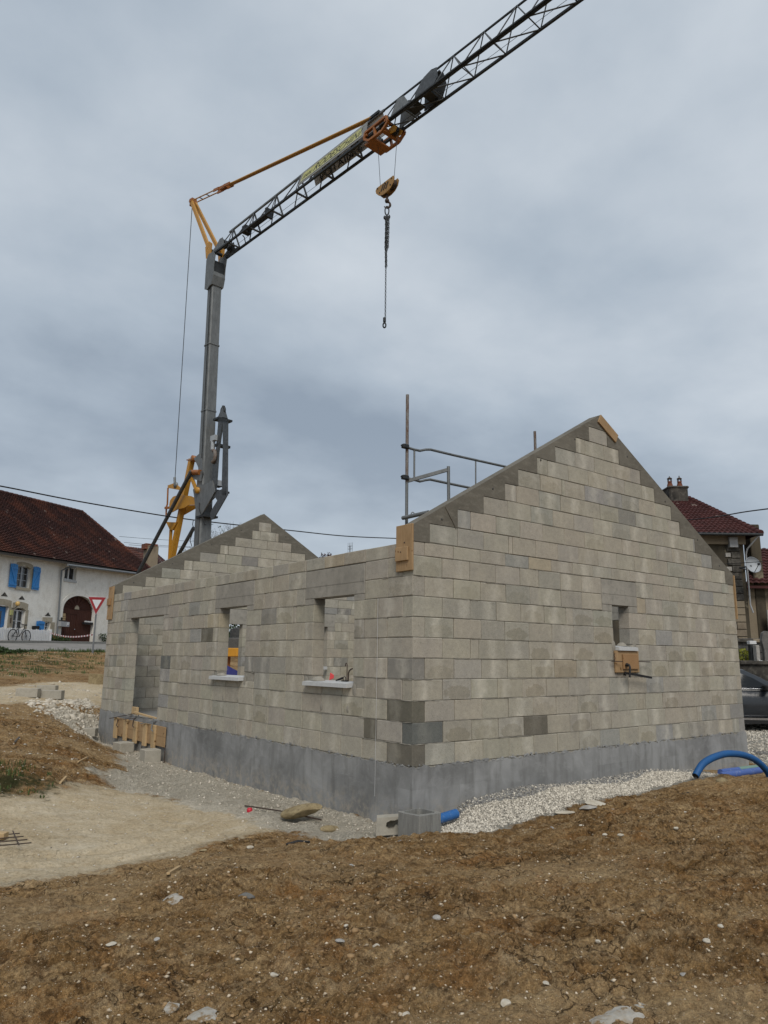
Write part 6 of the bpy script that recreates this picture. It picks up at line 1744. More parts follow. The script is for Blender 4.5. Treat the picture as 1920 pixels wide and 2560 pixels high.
# second house behind the farmhouse, with its chimney
bh = thing('back_house', 'small house with a brown tiled roof and chimney behind the farmhouse', 'house', at_D(380, 1500, 74))
def bq(x, y, D=72): return at_D(x, y, D)
e0, e1, r0, r1 = bq(300,1450), bq(430,1436), bq(300,1350,78), bq(352,1372,78)
tile_slope('roof', bq(290,1462,68), bq(432,1440,72), bq(300,1364,80), bq(378,1374,80), 'old_roof_tile', bh, 16, .5, .05, .03)
tile_slope('roof', bq(432,1440,72), bq(440,1425,90), bq(378,1374,80), bq(380,1374,82), 'old_roof_tile', bh, 16, .5, .05, .03)
m = MB(); a = bq(290,1462,69); b = bq(430,1442,73); m.prism([a, b, Vector((b.x,b.y,2)), Vector((a.x,a.y,2))], (2,6,0)); m.build('wall', MATS['farm_render'], bh)
m = MB(); c0 = bq(376,1400,74); m.cbox((c0.x, c0.y, c0.z+.1), (.55,0,0), (0,.5,0), (0,0,1.25), .03); m.build('chimney', MATS['pale_wall_render'], bh)
m = MB(); c1 = bq(374,1368,74); m.cbox((c1.x, c1.y, c1.z), (.62,0,0), (0,.55,0), (0,0,.28), .03); m.build('chimney_cap', MATS['terracotta'], bh)

# ------------------------------------------------------------------ old stone house on the right
def ro(x, y, D): return at_D(x, y, D)
DR = 31.
old = thing('stone_house', 'tall dark weathered house with a red hipped roof right of the gable', 'house', ro(1800,1600,DR))
RU = Vector((RT.x, RT.y, 0)).normalized(); RV = Vector((FW.x, FW.y, 0)).normalized()
CO = ro(1861, 1400, DR); CO.z = 0                    # its front right corner on plan
def rp(a, z, b=0.): return CO + RU*a + RV*b + Vector((0, 0, z))
ze = ro(1860, 1338, DR).z
m = MB(); m.prism([rp(-9,-.5), rp(0,-.5), rp(0,ze), rp(-9,ze)], RV*8); m.build('wall', MATS['dark_wall_render'], old)
zf_ = ro(1860,1362,DR).z
m = MB(); m.prism([rp(-9,zf_,-.12), rp(.05,zf_,-.12), rp(.05,ze+.05,-.12), rp(-9,ze+.05,-.12)], RV*.118); m.build('cornice', MATS['pale_wall_render'], old)
# quoins, alternating long and short, each a stone
nq = 22; zq0 = -.2; hq = (zf_-zq0)/nq
for i in range(nq):
    w_ = .50 if i % 2 else .34; m = MB(); m.cbox(rp(-w_/2-.16, zq0+hq*(i+.5), -.03), RU*(w_/2), RV*.035, Vector((0,0,hq*.46)), .012); m.build('quoin', MATS['pale_wall_render' if i < 14 else 'mossy_stone'], old)
for i in range(nq):
    if i % 2 == 0: m = MB(); m.cbox(rp(-.62, zq0+hq*(i+.5), -.02), RU*.10, RV*.03, Vector((0,0,hq*.30)), .01); m.build('quoin', MATS['grey_stone'], old)
ap_ = ro(1724, 1250, DR+4); er = rp(.45, ze-.05, -.5)
el_ = rp(-9.2, ze-.05, -.5); rl = ap_ - RU*7
tile_slope('roof', el_, er, rl, ap_, 'red_roof_tile', old, 20, .20, .045, .045)
tile_slope('roof', er, rp(.45, ze-.05, 8.5), ap_, ap_+RV*.3, 'red_roof_tile', old, 20, .20, .045, .045)
tile_slope('roof', rp(.45, ze-.05, 8.5), rp(-9.2, ze-.05, 8.5), ap_+RV*.3, rl+RV*.3, 'red_roof_tile', old, 8)
nh = 19
for i in range(nh):
    a = ap_.lerp(er, i/nh); b = ap_.lerp(er, (i+1.08)/nh); m = MB(); m.tube([a+Vector((0,0,.04)), b+Vector((0,0,.07))], [.10,.125], 8); m.build('hip_tile', MATS['red_roof_tile'], old)
m = MB()
for i in range(14):
    a = rl.lerp(ap_, i/14); b = rl.lerp(ap_, (i+1.08)/14); m.tube([a+Vector((0,0,.04)), b+Vector((0,0,.07))], .12, 8)
m.build('ridge_tiles', MATS['red_roof_tile'], old)
m = MB(); m.tube([rp(-9.2, ze-.06, -.56), rp(.5, ze-.06, -.56)], .055, 8); m.build('gutter', MATS['dark_steel'], old)
m = MB(); m.tube([rp(.35, ze-.1, -.55), rp(.05, ze-.55, -.2), rp(.03, ze-.75, -.10), rp(.03, 3.4, -.10), rp(.10, 3.1, -.12)], .032, 8); m.build('downpipe', MATS['grey_plastic'], old)
m = MB(); m.cbox(rp(-.45, ro(1850,1358,DR).z, -.14), RU*.16, RV*.08, Vector((0,0,.20)), .01); m.build('alarm_box', MATS['grey_plastic'], old)
chc = ap_ - RU*.62; zct = ro(1690, 1222, DR+4).z; zcb = ap_.z-.6
m = MB(); m.cbox((chc.x, chc.y, (zct+zcb)/2), RU*.42, RV*.40, Vector((0,0,(zct-zcb)/2)), .05); ch = m.build('chimney', MATS['mossy_stone'], old)
m = MB(); m.cbox((chc.x, chc.y, zct-.06), RU*.46, RV*.44, Vector((0,0,.06)), .04); m.build('chimney_band', MATS['mossy_stone'], ch)
for i, dx in enumerate((-.22, .22)):
    c = chc + RU*dx; c.z = zct; m = MB(); m.lathe(c, [(.13,0),(.12,.12),(.085,.24),(.10,.25),(.10,.28),(.075,.29)], 12); pt_ = m.build('chimney_pot', MATS['terracotta'], ch)
    m = MB()
    for k in range(6):
        a = math.pi*k/3; m.bar(c+Vector((.08*math.cos(a),.08*math.sin(a),.28)), c+Vector((.08*math.cos(a),.08*math.sin(a),.40)), .025, .025)
    m.lathe(c, [(.11,.40),(.115,.42),(.07,.46),(.02,.48),(.025,.51+.02*i),(.0,.54+.04*i)], 12); m.build('pot_cowl', MATS['dark_rust'], pt_)
# tall slab chimney behind its right corner
m = MB(); a = ro(1876, 1314, DR+1.5); m.cbox((a.x, a.y, a.z/2+.2), RU*.20, RV*.3, Vector((0,0,a.z/2-.2)), .03); m.build('side_stack', MATS['dark_wall_render'], old)
# lower wing with its red roof
wg = thing('low_wing', 'lower tan house with a red tiled roof at the right edge', 'house', ro(1900,1600,DR+1))
l0 = ro(1866, 1461, DR+.6); l1 = l0 + RU*5.5; t0_ = ro(1885, 1372, DR+4.0); t1_ = t0_ + RU*5.5
tile_slope('roof', l0, l1, t0_-RU*.2, t1_, 'red_roof_tile', wg, 13, .24, .05, .05)
m = MB(); m.prism([Vector((l0.x,l0.y,-.5))+RV*.4, Vector((l1.x,l1.y,-.5))+RV*.4, l1+RV*.4+Vector((0,0,.15)), l0+RV*.4+Vector((0,0,.15))], RV*5); m.build('wall', MATS['pale_wall_render'], wg)
m = MB(); m.bar(l0+Vector((0,0,-.10)), l1+Vector((0,0,-.10)), .10, .10); m.build('fascia', MATS['red_roof_tile'], wg)
dd0 = ro(1915, 1525, DR+.9); m = MB(); m.prism([dd0, dd0+RU*1.0, Vector((dd0.x,dd0.y,.6))+RU*1.0, Vector((dd0.x,dd0.y,.6))], RV*-.06); m.build('door', MATS['grey_stone'], wg)
ds = thing('satellite_dish', 'round grey satellite dish on the dark house corner', 'satellite dish', rp(.3, 3.9, -.5))
dc = ro(1883, 1412, DR-.9); dn_ = (RV*-1 + RU*.15 + Vector((0,0,.25))).normalized()
m = MB(); m.lathe(dc, [(0,-.12),(.15,-.11),(.22,-.08),(.305,.0),(.31,.01),(.30,.012)], 28, dn_); m.build('dish', MATS['dish_grey'], ds)
m = MB(); m.tube([dc-Vector((0,0,.30))+dn_*.02, dc-Vector((0,0,.10))+dn_*.32], .012, 6); m.cbox(dc-Vector((0,0,.09))+dn_*.32, RU*.03, RV*.04, Vector((0,0,.04)), .005); m.build('receiver_arm', MATS['black_rubber'], ds)
m = MB(); m.tube([dc-dn_*.1, dc-dn_*.35-RU*.3, rp(.0, dc.z-.05, .0)], .03, 6); m.build('wall_bracket', MATS['mid_steel'], ds)

# churchyard terrace: retaining wall, back wall, graves, bush
tw = thing('terrace_wall', 'dark mossy retaining wall behind the parked car', 'wall', ro(1880,1750,23))
zt = ro(1890, 1652, 23).z; a = ro(1780, 1652, 23); 
m = MB(); m.cbox((a.x, a.y, 0) + np.array(RU*5.0) + np.array((0,0,(zt-.9)/2)), RU*6, RV*.25, Vector((0,0,(zt+.75)/2)), .02); m.build('wall_body', MATS['mossy_stone'], tw)
cw = Vector((a.x, a.y, 0)) + RU*5
for i in range(14):
    m = MB(); m.cbox(cw + RU*(-5.6+i*.83) + Vector((0,0,zt-.05)), RU*.41, RV*.33, Vector((0,0,.055)), .015); m.build('coping_stone', MATS['mossy_stone' if i % 3 else 'dark_stone_wall'], tw)
m = MB(); b_ = cw + RV*4.0; m.prism([cw+RV*.3-RU*6+Vector((0,0,zt-.25)), cw+RV*.3+RU*6+Vector((0,0,zt-.25)), b_+RU*6+Vector((0,0,zt-.2)), b_-RU*6+Vector((0,0,zt-.2))], (0,0,-.2)); struct(m.build('churchyard_ground', MATS['pale_wall_render']))
bw = thing('churchyard_wall', 'dark stone wall with a pale coping behind the graves', 'wall', ro(1880,1640,26.5))
zb_ = ro(1890, 1597, 26.6).z; wb = cw + RV*3.7
m = MB(); m.obox(wb + Vector((0,0,zb_/2+.2)), RU*6.2, RV*.2, Vector((0,0,zb_/2-.2))); m.build('wall_body', MATS['dark_stone_wall'], bw)
for r_ in range(4):
    for i in range(14):
        m = MB(); m.cbox(wb + RU*(-6+i*.9+.4*(r_ % 2)) - RV*.2 + Vector((0,0,zt-.1+r_*.24)), RU*.43, RV*.03, Vector((0,0,.11)), .02); m.build('wall_stone', MATS['dark_stone_wall' if (i*3+r_) % 4 else 'mossy_stone'], bw)
for i in range(12):
    m = MB(); m.cbox(wb + RU*(-5.6+i*1.0) + Vector((0,0,zb_-.04)), RU*.49, RV*.30, Vector((0,0,.055)), .015); m.build('coping_stone', MATS['mossy_stone' if i % 2 else 'pale_wall_render'], bw)
gv = ro(1915, 1640, 24.4); gz_ = zt-.22
m = MB(); pr = [(-.62,0),(-.60,.55),(-.66,.85),(-.60,1.08),(-.50,1.14),(.2,1.02),(.9,1.0),(.9,0)]
c = Vector((gv.x, gv.y, gz_)) + RU*.45
m.prism([c + RU*a_*.8 + Vector((0,0,z_*.95)) for a_, z_ in pr], RV*.14); tag(m.build('gravestone', MATS['slate_grey']), 'broad curved grey gravestone behind the car', 'gravestone')
m = MB(); c = ro(1883, 1650, 24.2); c.z = gz_; m.cbox(c+Vector((0,0,.34)), RU*.085, RV*.08, Vector((0,0,.34)), .01); o = m.build('grave_pillar', MATS['dark_steel']); tag(o, 'narrow dark grave pillar with a white cap left of the broad gravestone', 'gravestone')
m = MB(); m.cbox(c+Vector((0,0,.74)), RU*.10, RV*.09, Vector((0,0,.05)), .01); m.build('white_cap', MATS['white_plastic'], o)
m = MB(); c = ro(1893, 1650, 24.0); c.z = gz_; m.cbox(c+Vector((0,0,.33)), (RU*.05), RV*.10, Vector((0,0,.33)), .01); tag(m.build('grave_slab', MATS['grey_stone']), 'thin grey slab between the pillar and the broad gravestone', 'gravestone')
for i, x in enumerate((1900, 1906, 1911)):
    c = ro(x, 1652, 23.9); c.z = gz_+.05; m = MB()
    for k in range(7): m.lathe(c+Vector((random.uniform(-.08,.08), random.uniform(-.08,.08), random.uniform(0,.16))), [(0,.04),(.035,.02),(.04,0),(0,-.03)], 6)
    tag(m.build('white_flowers', MATS['white_plastic']), ('leftmost tuft of white flowers at the foot of the graves', 'middle tuft of white flowers at the foot of the graves', 'rightmost tuft of white flowers at the foot of the graves')[i], 'flowers', 'white flowers on the graves')

# ------------------------------------------------------------------ parked car
def build_car():
    P0 = ro(1862, 1812, 20.2); z0 = gz(P0.x, P0.y)
    ax_ = (RU*1.0 - RV*.10).normalized(); ay_ = Vector((ax_.y, -ax_.x, 0))     # forward, towards us
    org_ = Vector((P0.x, P0.y, z0)) + ax_*(-.10) + RV*.90
    car = thing('parked_car', 'dark grey coupe-roofed car parked right of the house', 'car', org_)
    def cp(x, y, z): return org_ + ax_*x + ay_*y + Vector((0,0,z))
    st = [(-2.28,.55,.95,.62),(-2.2,.32,1.05,.78),(-1.9,.24,1.10,.88),(-1.2,.22,1.06,.92),(-.4,.21,1.02,.93),(.5,.21,.98,.93),(1.1,.22,.98,.92),(1.7,.25,.93,.88),(2.15,.32,.80,.78),(2.32,.45,.62,.55)]
    m = MB(); vs = []; n = 12
    for x, zb, zt_, hw in st:
        prf = [(0,zb),(.75,zb),(.94,zb+.08),(1.0,zb+(zt_-zb)*.42),(.985,zb+(zt_-zb)*.66),(.95,zt_-.05),(.86,zt_),(0,zt_+.03)]
        ring = [(hw*a, z) for a, z in prf] + [(-hw*a, z) for a, z in prf[-2:0:-1]]
        n = len(ring); vs += [cp(x, a, z) for a, z in ring]
    fs = [(i*n+k, i*n+(k+1) % n, (i+1)*n+(k+1) % n, (i+1)*n+k) for i in range(len(st)-1) for k in range(n)] + [tuple(range(n))[::-1], tuple(range((len(st)-1)*n, len(st)*n))]
    m.add(vs, fs, True); body = m.build('body', MATS['car_paint'], car)
    # cabin
    roof = [(-1.95,.98),(-1.35,1.33),(-.75,1.47),(-.1,1.50),(.35,1.45),(.75,1.25),(1.22,.98)]
    m = MB(); vs = []
    for x, z in roof:
        k = (z-.95)/.55; w0 = .88; w1 = .88-.22*k
        vs += [cp(x, w0, .96), cp(x, w1, z-.02), cp(x, w1-.12, z+.015*k), cp(x, -(w1-.12), z+.015*k), cp(x, -w1, z-.02), cp(x, -w0, .96)]
    fs = [(i*6+k, i*6+k+1, i*6+6+k+1, i*6+6+k) for i in range(len(roof)-1) for k in range(5)]
    m.add(vs, fs, True); m.build('roof', MATS['car_paint'], car)
    def quad(name, pts, mat, parent, th=.012):
        m = MB(); p = [cp(*q) for q in pts]; nrm = (p[1]-p[0]).cross(p[-1]-p[0]).normalized(); m.prism([q+nrm*.004 for q in p], nrm*th); return m.build(name, MATS[mat], parent)
    for sg_ in (1, -1):
        def sd(x, z):
            k = max(0, (z-.95)/.55); return (x, sg_*(.892-.215*k), z)
        o = [sd(-.38,1.04), sd(.86,1.02), sd(.52,1.24), sd(.22,1.37), sd(-.35,1.42)]
        quad('side_window', o if sg_ > 0 else o[::-1], 'car_glass', car)
        o = [sd(-1.45,1.07), sd(-.46,1.045), sd(-.44,1.42), sd(-.8,1.39), sd(-1.2,1.26)]
        quad('side_window', o if sg_ > 0 else o[::-1], 'car_glass', car)
        m = MB(); m.tube([cp(*sd(.90,1.00)), cp(*sd(-.3,1.015)), cp(*sd(-1.5,1.05))], .012, 6); m.build('window_trim', MATS['chrome'], car)
        m = MB(); m.cbox(cp(.72, sg_*1.02, 1.03), ax_*.07, ay_*.12, Vector((0,0,.07)), .025); m.build('door_mirror', MATS['black_rubber'], car)
        m = MB(); m.bar(cp(-1.3, sg_*.925, .30), cp(1.3, sg_*.925, .30), .03, .05); m.build('sill_trim', MATS['chrome'], car)
        m = MB(); m.bar(cp(-1.35, sg_*.90, .235), cp(1.35, sg_*.90, .235), .06, .09); m.build('sill', MATS['black_rubber'], car)
        m = MB(); m.bar(cp(.98, sg_*.925, .35), cp(.98, sg_*.935, .96), .008, .006); m.bar(cp(-.42, sg_*.945, .35), cp(-.42, sg_*.94, .98), .008, .006); m.build('door_gap', MATS['black_rubber'], car)
        m = MB(); m.cbox(cp(-.22, sg_*.945, .86), ax_*.11, ay_*.018, Vector((0,0,.018)), .006); m.build('door_handle', MATS['car_paint'], car)
        for x in (-1.42, 1.42):
            c = cp(x, sg_*.82, .34); m = MB(); m.lathe(c, [(.24,.10),(.31,.11),(.345,.06),(.345,-.08),(.30,-.11)], 22, ay_*sg_); w_ = m.build('wheel', MATS['black_rubber'], car)
            m = MB(); m.lathe(c, [(0,.075),(.06,.085),(.20,.06),(.24,.09),(.245,.10)], 20, ay_*sg_); m.build('rim', MATS['mid_steel'], w_)
        m = MB(); m.cbox(cp(2.16, sg_*.58, .68), ax_*.07, ay_*.16, Vector((0,0,.05)), .02); m.build('headlight', MATS['chrome'], car)
        m = MB(); m.cbox(cp(-2.2, sg_*.6, .86), ax_*.05, ay_*.18, Vector((0,0,.05)), .02); m.build('tail_light', MATS['pipe_red'], car)
    quad('windscreen', [(1.17,-.80,1.0),(1.17,.80,1.0),(.40,.60,1.445),(.40,-.60,1.445)], 'car_glass', car)
    quad('rear_window', [(-1.9,.78,1.02),(-1.9,-.78,1.02),(-1.30,-.62,1.35),(-1.30,.62,1.35)], 'car_glass', car)
    quad('sunroof', [(.30,-.55,1.475),(.30,.55,1.475),(-.45,.55,1.505),(-.45,-.55,1.505)], 'car_glass', car)
build_car()

# ------------------------------------------------------------------ overhead cables
def cable(name, label, P, r, mat='black_rubber'):
    pts = smooth_path(P, 10); m = MB(); m.tube(pts, r, 6); tag(m.build(name, MATS[mat]), label, 'cable')
cable('power_cable', 'twisted black power cable sagging behind the crane, left to centre', [at_D(x, y, D) for x, y, D in ((-90,1202,34),(0,1215,35),(200,1254,37),(420,1291,40),(545,1307,41),(725,1326,43),(860,1340,45),(990,1346,46.5),(1060,1348,47.5))], .032)
cable('power_cable', 'thick black cable rising to the right edge over the red roof', [at_D(x, y, D) for x, y, D in ((1690,1303,30.5),(1760,1296,29),(1803,1290,27.5),(1860,1280,25),(1920,1272,23),(2000,1262,21))], .020)
cable('wire', 'thin black wire crossing the satellite dish', [at_D(x, y, D) for x, y, D in ((1790,1411,29),(1860,1407,28.5),(1920,1403,27.5),(1990,1399,26.5))], .012)
for i, (ya, yb) in enumerate(((1341,1355),(1356,1369),(1362,1370))):
    cable('telephone_wire', ('uppermost thin wire between the farmhouse roof and the crane', 'middle thin wire between the farmhouse roof and the crane', 'lowest thin wire between the farmhouse roof and the crane')[i], [at_D(298+12*i, ya, 60), at_D(400, (ya+yb)/2+1, 62), at_D(520, yb, 66), at_D(620, yb+6, 70)], .014)
an = thing('tv_antenna', 'thin television antenna rising above the long wall', 'antenna', at_D(876, 1420, 70))
b = at_D(876, 1420, 70); t_ = at_D(875, 1364, 70); m = MB(); m.tube([Vector((b.x,b.y,3)), t_], .03, 6); m.build('mast', MATS['mid_steel'], an)
for y0 in (1366, 1373):
    a = at_D(870, y0, 70); b = at_D(881, y0-1, 70); m = MB(); m.tube([a, b], .02, 5)
    for k in range(4):
        c = a.lerp(b, k/3); m.tube([c-Vector((0,0,.35)), c+Vector((0,0,.35))], .014, 5)
    m.build('rake', MATS['mid_steel'], an)
# ------------------------------------------------------------------ loose stuff: gravel, pebbles, clods, rubble, grass
ICO = None
def ico():
    global ICO
    if ICO is None:
        bm = bmesh.new(); bmesh.ops.create_icosphere(bm, subdivisions=1, radius=1)
        ICO = (np.array([v.co[:] for v in bm.verts]), np.array([[v.index for v in f.verts] for f in bm.faces])); bm.free()
    return ICO
def oct_():
    return np.array([(1,0,0),(0,1,0),(-1,0,0),(0,-1,0),(0,0,1),(0,0,-1)], float), np.array([(0,1,4),(1,2,4),(2,3,4),(3,0,4),(1,0,5),(2,1,5),(3,2,5),(0,3,5)])
def scatter(name, X, Y, Z, S, mat, label, cat, sink=.25, flat=.7, kind='stuff', fine=False, smooth=False):
    bv, bf = ico() if fine else oct_()
    n = len(X); k = len(bv)
    r = RNG
    sc = np.stack([S*r.uniform(.75,1.25,n), S*r.uniform(.65,1.1,n), S*r.uniform(flat*.7,flat*1.2,n)], 1)
    V_ = bv[None]*(1+r.uniform(-.34,.34,(n,k,3)))*sc[:,None,:]
    a = r.uniform(0, 2*np.pi, n); t = r.uniform(-.5, .5, n)
    ct, st = np.cos(t)[:,None], np.sin(t)[:,None]
    x, y, z = V_[...,0], V_[...,1]*ct-V_[...,2]*st, V_[...,1]*st+V_[...,2]*ct
    ca, sa = np.cos(a)[:,None], np.sin(a)[:,None]
    Vt = np.stack([x*ca-y*sa+X[:,None], x*sa+y*ca+Y[:,None], z+(Z+sc[:,2]*(1-2*sink)*.5)[:,None]], -1).reshape(-1,3)
    F_ = (bf[None]+(np.arange(n)*k)[:,None,None]).reshape(-1,3)
    o = mesh_arrays(name, Vt, F_, MATS[mat], smooth=smooth)
    return tag(o, label, cat, kind=kind)
def rand_in(poly, n):
    P = np.array(poly); X = []; Y = []
    while len(X) < n:
        x = RNG.uniform(P[:,0].min(), P[:,0].max(), n*3); y = RNG.uniform(P[:,1].min(), P[:,1].max(), n*3)
        k = inside(x, y, poly); X += list(x[k]); Y += list(y[k])
    return np.array(X[:n]), np.array(Y[:n])
# white gravel banked along the gable wall
X, Y = rand_in(GRAV, 30000); k = Y < -.03; X, Y = X[k], Y[k]
ed_ = seg_dist(X, Y, GRAV[:8]); k = RNG.random(len(X)) < np.clip(ed_/.22 + (fbm(X*4, Y*4, 3, 71)-.45)*3, 0, 1); X, Y = X[k], Y[k]
bxm = (np.abs(X-BX) < .2) & (np.abs(Y-BY) < .2); X, Y = X[~bxm], Y[~bxm]
Z = ground_h(X, Y)
grey = (Y > -.30+.12*np.sin(X*3)) & (RNG.random(len(X)) < .75)
scatter('white_gravel', X[~grey], Y[~grey], Z[~grey], np.clip(.0075*(1/RNG.uniform(.08, 1, (~grey).sum()))**.45, .007, .024), 'white_gravel_stone', 'white gravel banked along the near gable wall', 'gravel', .15, .8)
scatter('grey_gravel', X[grey], Y[grey], Z[grey], RNG.uniform(.007, .018, grey.sum()), 'grey_gravel_stone', 'grey crushed stone along the foot of the gable wall', 'gravel', .2, .8)
# gravel of the yard on the right
X = RNG.uniform(8.4, 16, 14000); Y = RNG.uniform(-1.5, 4.5, 14000); k = inside(X, Y, YARD); X, Y = X[k], Y[k]
scatter('yard_gravel', X, Y, ground_h(X, Y), RNG.uniform(.012, .03, len(X)), 'white_gravel_stone', 'pale gravel covering the yard under the car', 'gravel', .25, .7)
# pebbles and clods on the brown soil, denser near the viewer
def fan(n, r0, r1, a0=-.55, a1=.55, pw=1.5):
    u = RNG.random(n); r = r0*(r1/r0)**(u**(1/pw)) ; a = RNG.uniform(a0, a1, n)
    return CAM.x+r*np.cos(yaw0+a), CAM.y+r*np.sin(yaw0+a), r
X, Y, R__ = fan(20000, 2.2, 13)
p_, r_, g_, w__ = zones(X, Y); inh = (X > -.06) & (X < HW+.06) & (Y > -.06) & (Y < HL+.06)
k = (p_ < .35) & (r_ < .5) & (w__ < .4) & ~inh; X, Y, R__ = X[k], Y[k], R__[k]
S = .0022*(1/RNG.uniform(.02, 1, len(X)))**.62; S = np.clip(S, .0026, .016)
scatter('soil_pebbles', X, Y, ground_h(X, Y), S, 'soil_pebble', 'small pale pebbles scattered over the brown soil', 'pebbles', .35, .6)
X, Y, R__ = fan(9000, 2.1, 13)
p_, r_, g_, w__ = zones(X, Y); inh = (X > -.06) & (X < HW+.06) & (Y > -.06) & (Y < HL+.06)
cl_ = fbm(X*1.1, Y*1.1, 3, 21)
k = (p_ < .5) & (r_ < .5) & (w__ < .4) & ~inh & (cl_ > .44); X, Y = X[k], Y[k]
S = np.clip(.005*(1/RNG.uniform(.03, 1, len(X)))**.5, .005, .024)
scatter('soil_clods', X, Y, ground_h(X, Y), S, 'soil_clod', 'crumbled clods of brown earth on the soil', 'earth clods', .75, .55, fine=True)
# rubble at the foot of the long wall and in the pit at the far corner
X, Y = rand_in(RUB, 4200); k = (X < -.02) & ((X > -.45) | (RNG.random(4200) < .3)); X, Y = X[k], Y[k]; S = np.clip(.007*(1/RNG.uniform(.03, 1, len(X)))**.5, .006, .035)
scatter('wall_rubble', X, Y, ground_h(X, Y), S, 'rubble_stone', 'grey rubble and mortar crumbs along the long wall', 'rubble', .35, .6)
X, Y = rand_in(PIT, 1500); k = ~((X > -.03) & (Y < HL+.03)); X, Y = X[k], Y[k]; S = np.clip(.010*(1/RNG.uniform(.03, 1, len(X)))**.6, .010, .085)
scatter('pit_rubble', X, Y, ground_h(X, Y), S, 'rubble_stone', 'white rubble in the pit at the far house corner', 'rubble', .6, .65)
X, Y = rand_in([(-1.5,11.2),(-.15,11.75),(.3,12.6),(-.5,12.9),(-1.6,12.3)], 300); k = ~((X > -.1) & (Y < HL+.1)); X, Y = X[k], Y[k]; S = np.clip(.022*(1/RNG.uniform(.05, 1, len(X)))**.6, .022, .11)
scatter('bank_chunks', X, Y, ground_h(X, Y), S, 'rubble_stone', 'pale broken chunks on the bank beside the far house corner', 'rubble', .85, .75, fine=True)
X, Y = rand_in(PLAT, 900); S = np.clip(.01*(1/RNG.uniform(.03, 1, len(X)))**.6, .01, .08)
k = ~((X > -.03) & (Y < HL+.03)); X, Y, S = X[k], Y[k], S[k]
scatter('platform_rubble', X, Y, ground_h(X, Y), S, 'rubble_stone', 'stone scraps on the pale platform beyond the house', 'rubble', .35, .5)
X, Y = rand_in([(-9,10),(-1,18),(3,26),(8,30),(3,31),(-9,30)], 1600); S = RNG.uniform(.012, .04, 1600)
scatter('field_stones', X, Y, ground_h(X, Y), S, 'soil_pebble', 'pale stones strewn over the brown field below the road', 'stones', .4, .5)
X, Y = rand_in([(-8,3.2),(-3.4,3.6),(-2.4,4.9),(-1.4,6.2),(-.9,7.6),(-.8,9.8),(-1.6,11.4),(-8,11.4)], 2600); S = np.clip(.006*(1/RNG.uniform(.02, 1, 2600))**.6, .006, .045)
scatter('slope_stones', X, Y, ground_h(X, Y), S, 'rubble_stone', 'pale stones lying over the brown slope on the left', 'stones', .4, .5)
X, Y = rand_in(PAD, 2600); S = np.clip(.003*(1/RNG.uniform(.02, 1, len(X)))**.6, .003, .02)
scatter('pad_crumbs', X, Y, ground_h(X, Y), S, 'rubble_stone', 'crumbs of stone on the trodden pale pad', 'stones', .3, .6)

def blades(name, X, Y, Z, Hh, mat, label, cat, wd=.006, bend=.5, kind='stuff'):
    n = len(X); a = RNG.uniform(0, 2*np.pi, n); b = RNG.uniform(.1, bend, n)*Hh
    dx, dy = np.cos(a), np.sin(a); wx, wy = -dy*wd, dx*wd
    P = np.stack([X, Y, Z], 1)
    z0 = np.zeros(n)
    v0 = P + np.stack([wx, wy, z0-.01], 1); v1 = P - np.stack([wx, wy, z0+.01], 1)
    v2 = P + np.stack([dx*b*.35+wx*.8, dy*b*.35+wy*.8, Hh*.55], 1); v3 = P + np.stack([dx*b*.35-wx*.8, dy*b*.35-wy*.8, Hh*.55], 1)
    v4 = P + np.stack([dx*b, dy*b, Hh], 1)
    V_ = np.stack([v0, v1, v2, v3, v4], 1).reshape(-1, 3)
    f = np.array([(0,1,3),(0,3,2),(2,3,4)]); F_ = (f[None]+(np.arange(n)*5)[:,None,None]).reshape(-1, 3)
    return tag(mesh_arrays(name, V_, F_, MATS[mat]), label, cat, kind=kind)
def tufts(centres, per, spread, h0, h1):
    X = []; Y = []; H_ = []
    for cx_, cy_, s_ in centres:
        n = int(per*s_); X += list(RNG.normal(cx_, spread*s_, n)); Y += list(RNG.normal(cy_, spread*s_, n)); H_ += list(RNG.uniform(h0, h1, n)*s_)
    return np.array(X), np.array(Y), np.array(H_)
X, Y = rand_in(GR1, 130); X, Y, H_ = tufts([(x, y, RNG.uniform(.4, 1.2)) for x, y in zip(X, Y)], 22, .05, .03, .11)
blades('weed_grass', X, Y, ground_h(X, Y), H_, 'grass_leaf', 'patch of dark weedy grass on the left soil', 'grass')
X, Y = rand_in(GR2, 190); X, Y, H_ = tufts([(x, y, RNG.uniform(.5, 1.3)) for x, y in zip(X, Y)], 14, .12, .04, .13)
blades('field_grass', X, Y, ground_h(X, Y), H_, 'grass_leaf', 'sparse grass growing on the brown field below the road', 'grass', .012)
c_ = []
for i in range(90):
    t_ = RNG.random(); kx = t_*(len(_near)-1); a = min(int(kx), len(_near)-2); u = kx-a
    c_.append((_near[a][0]*(1-u)+_near[a+1][0]*u+RNG.normal(.25,.18)*.64, _near[a][1]*(1-u)+_near[a+1][1]*u-RNG.normal(.25,.18)*.77, RNG.uniform(.5, 1.4)))
X, Y, H_ = tufts(c_, 18, .12, .05, .18)
blades('roadside_grass', X, Y, ground_h(X, Y), H_, 'grass_leaf', 'rough grass along the near edge of the road', 'grass', .014)
X, Y = rand_in(VERGE, 500); X, Y, H_ = tufts([(x, y, 1) for x, y in zip(X, Y)], 12, .15, .05, .14)
blades('verge_grass', X, Y, ground_h(X, Y), H_, 'grass_leaf', 'strip of lawn before the farmhouse', 'grass', .012)

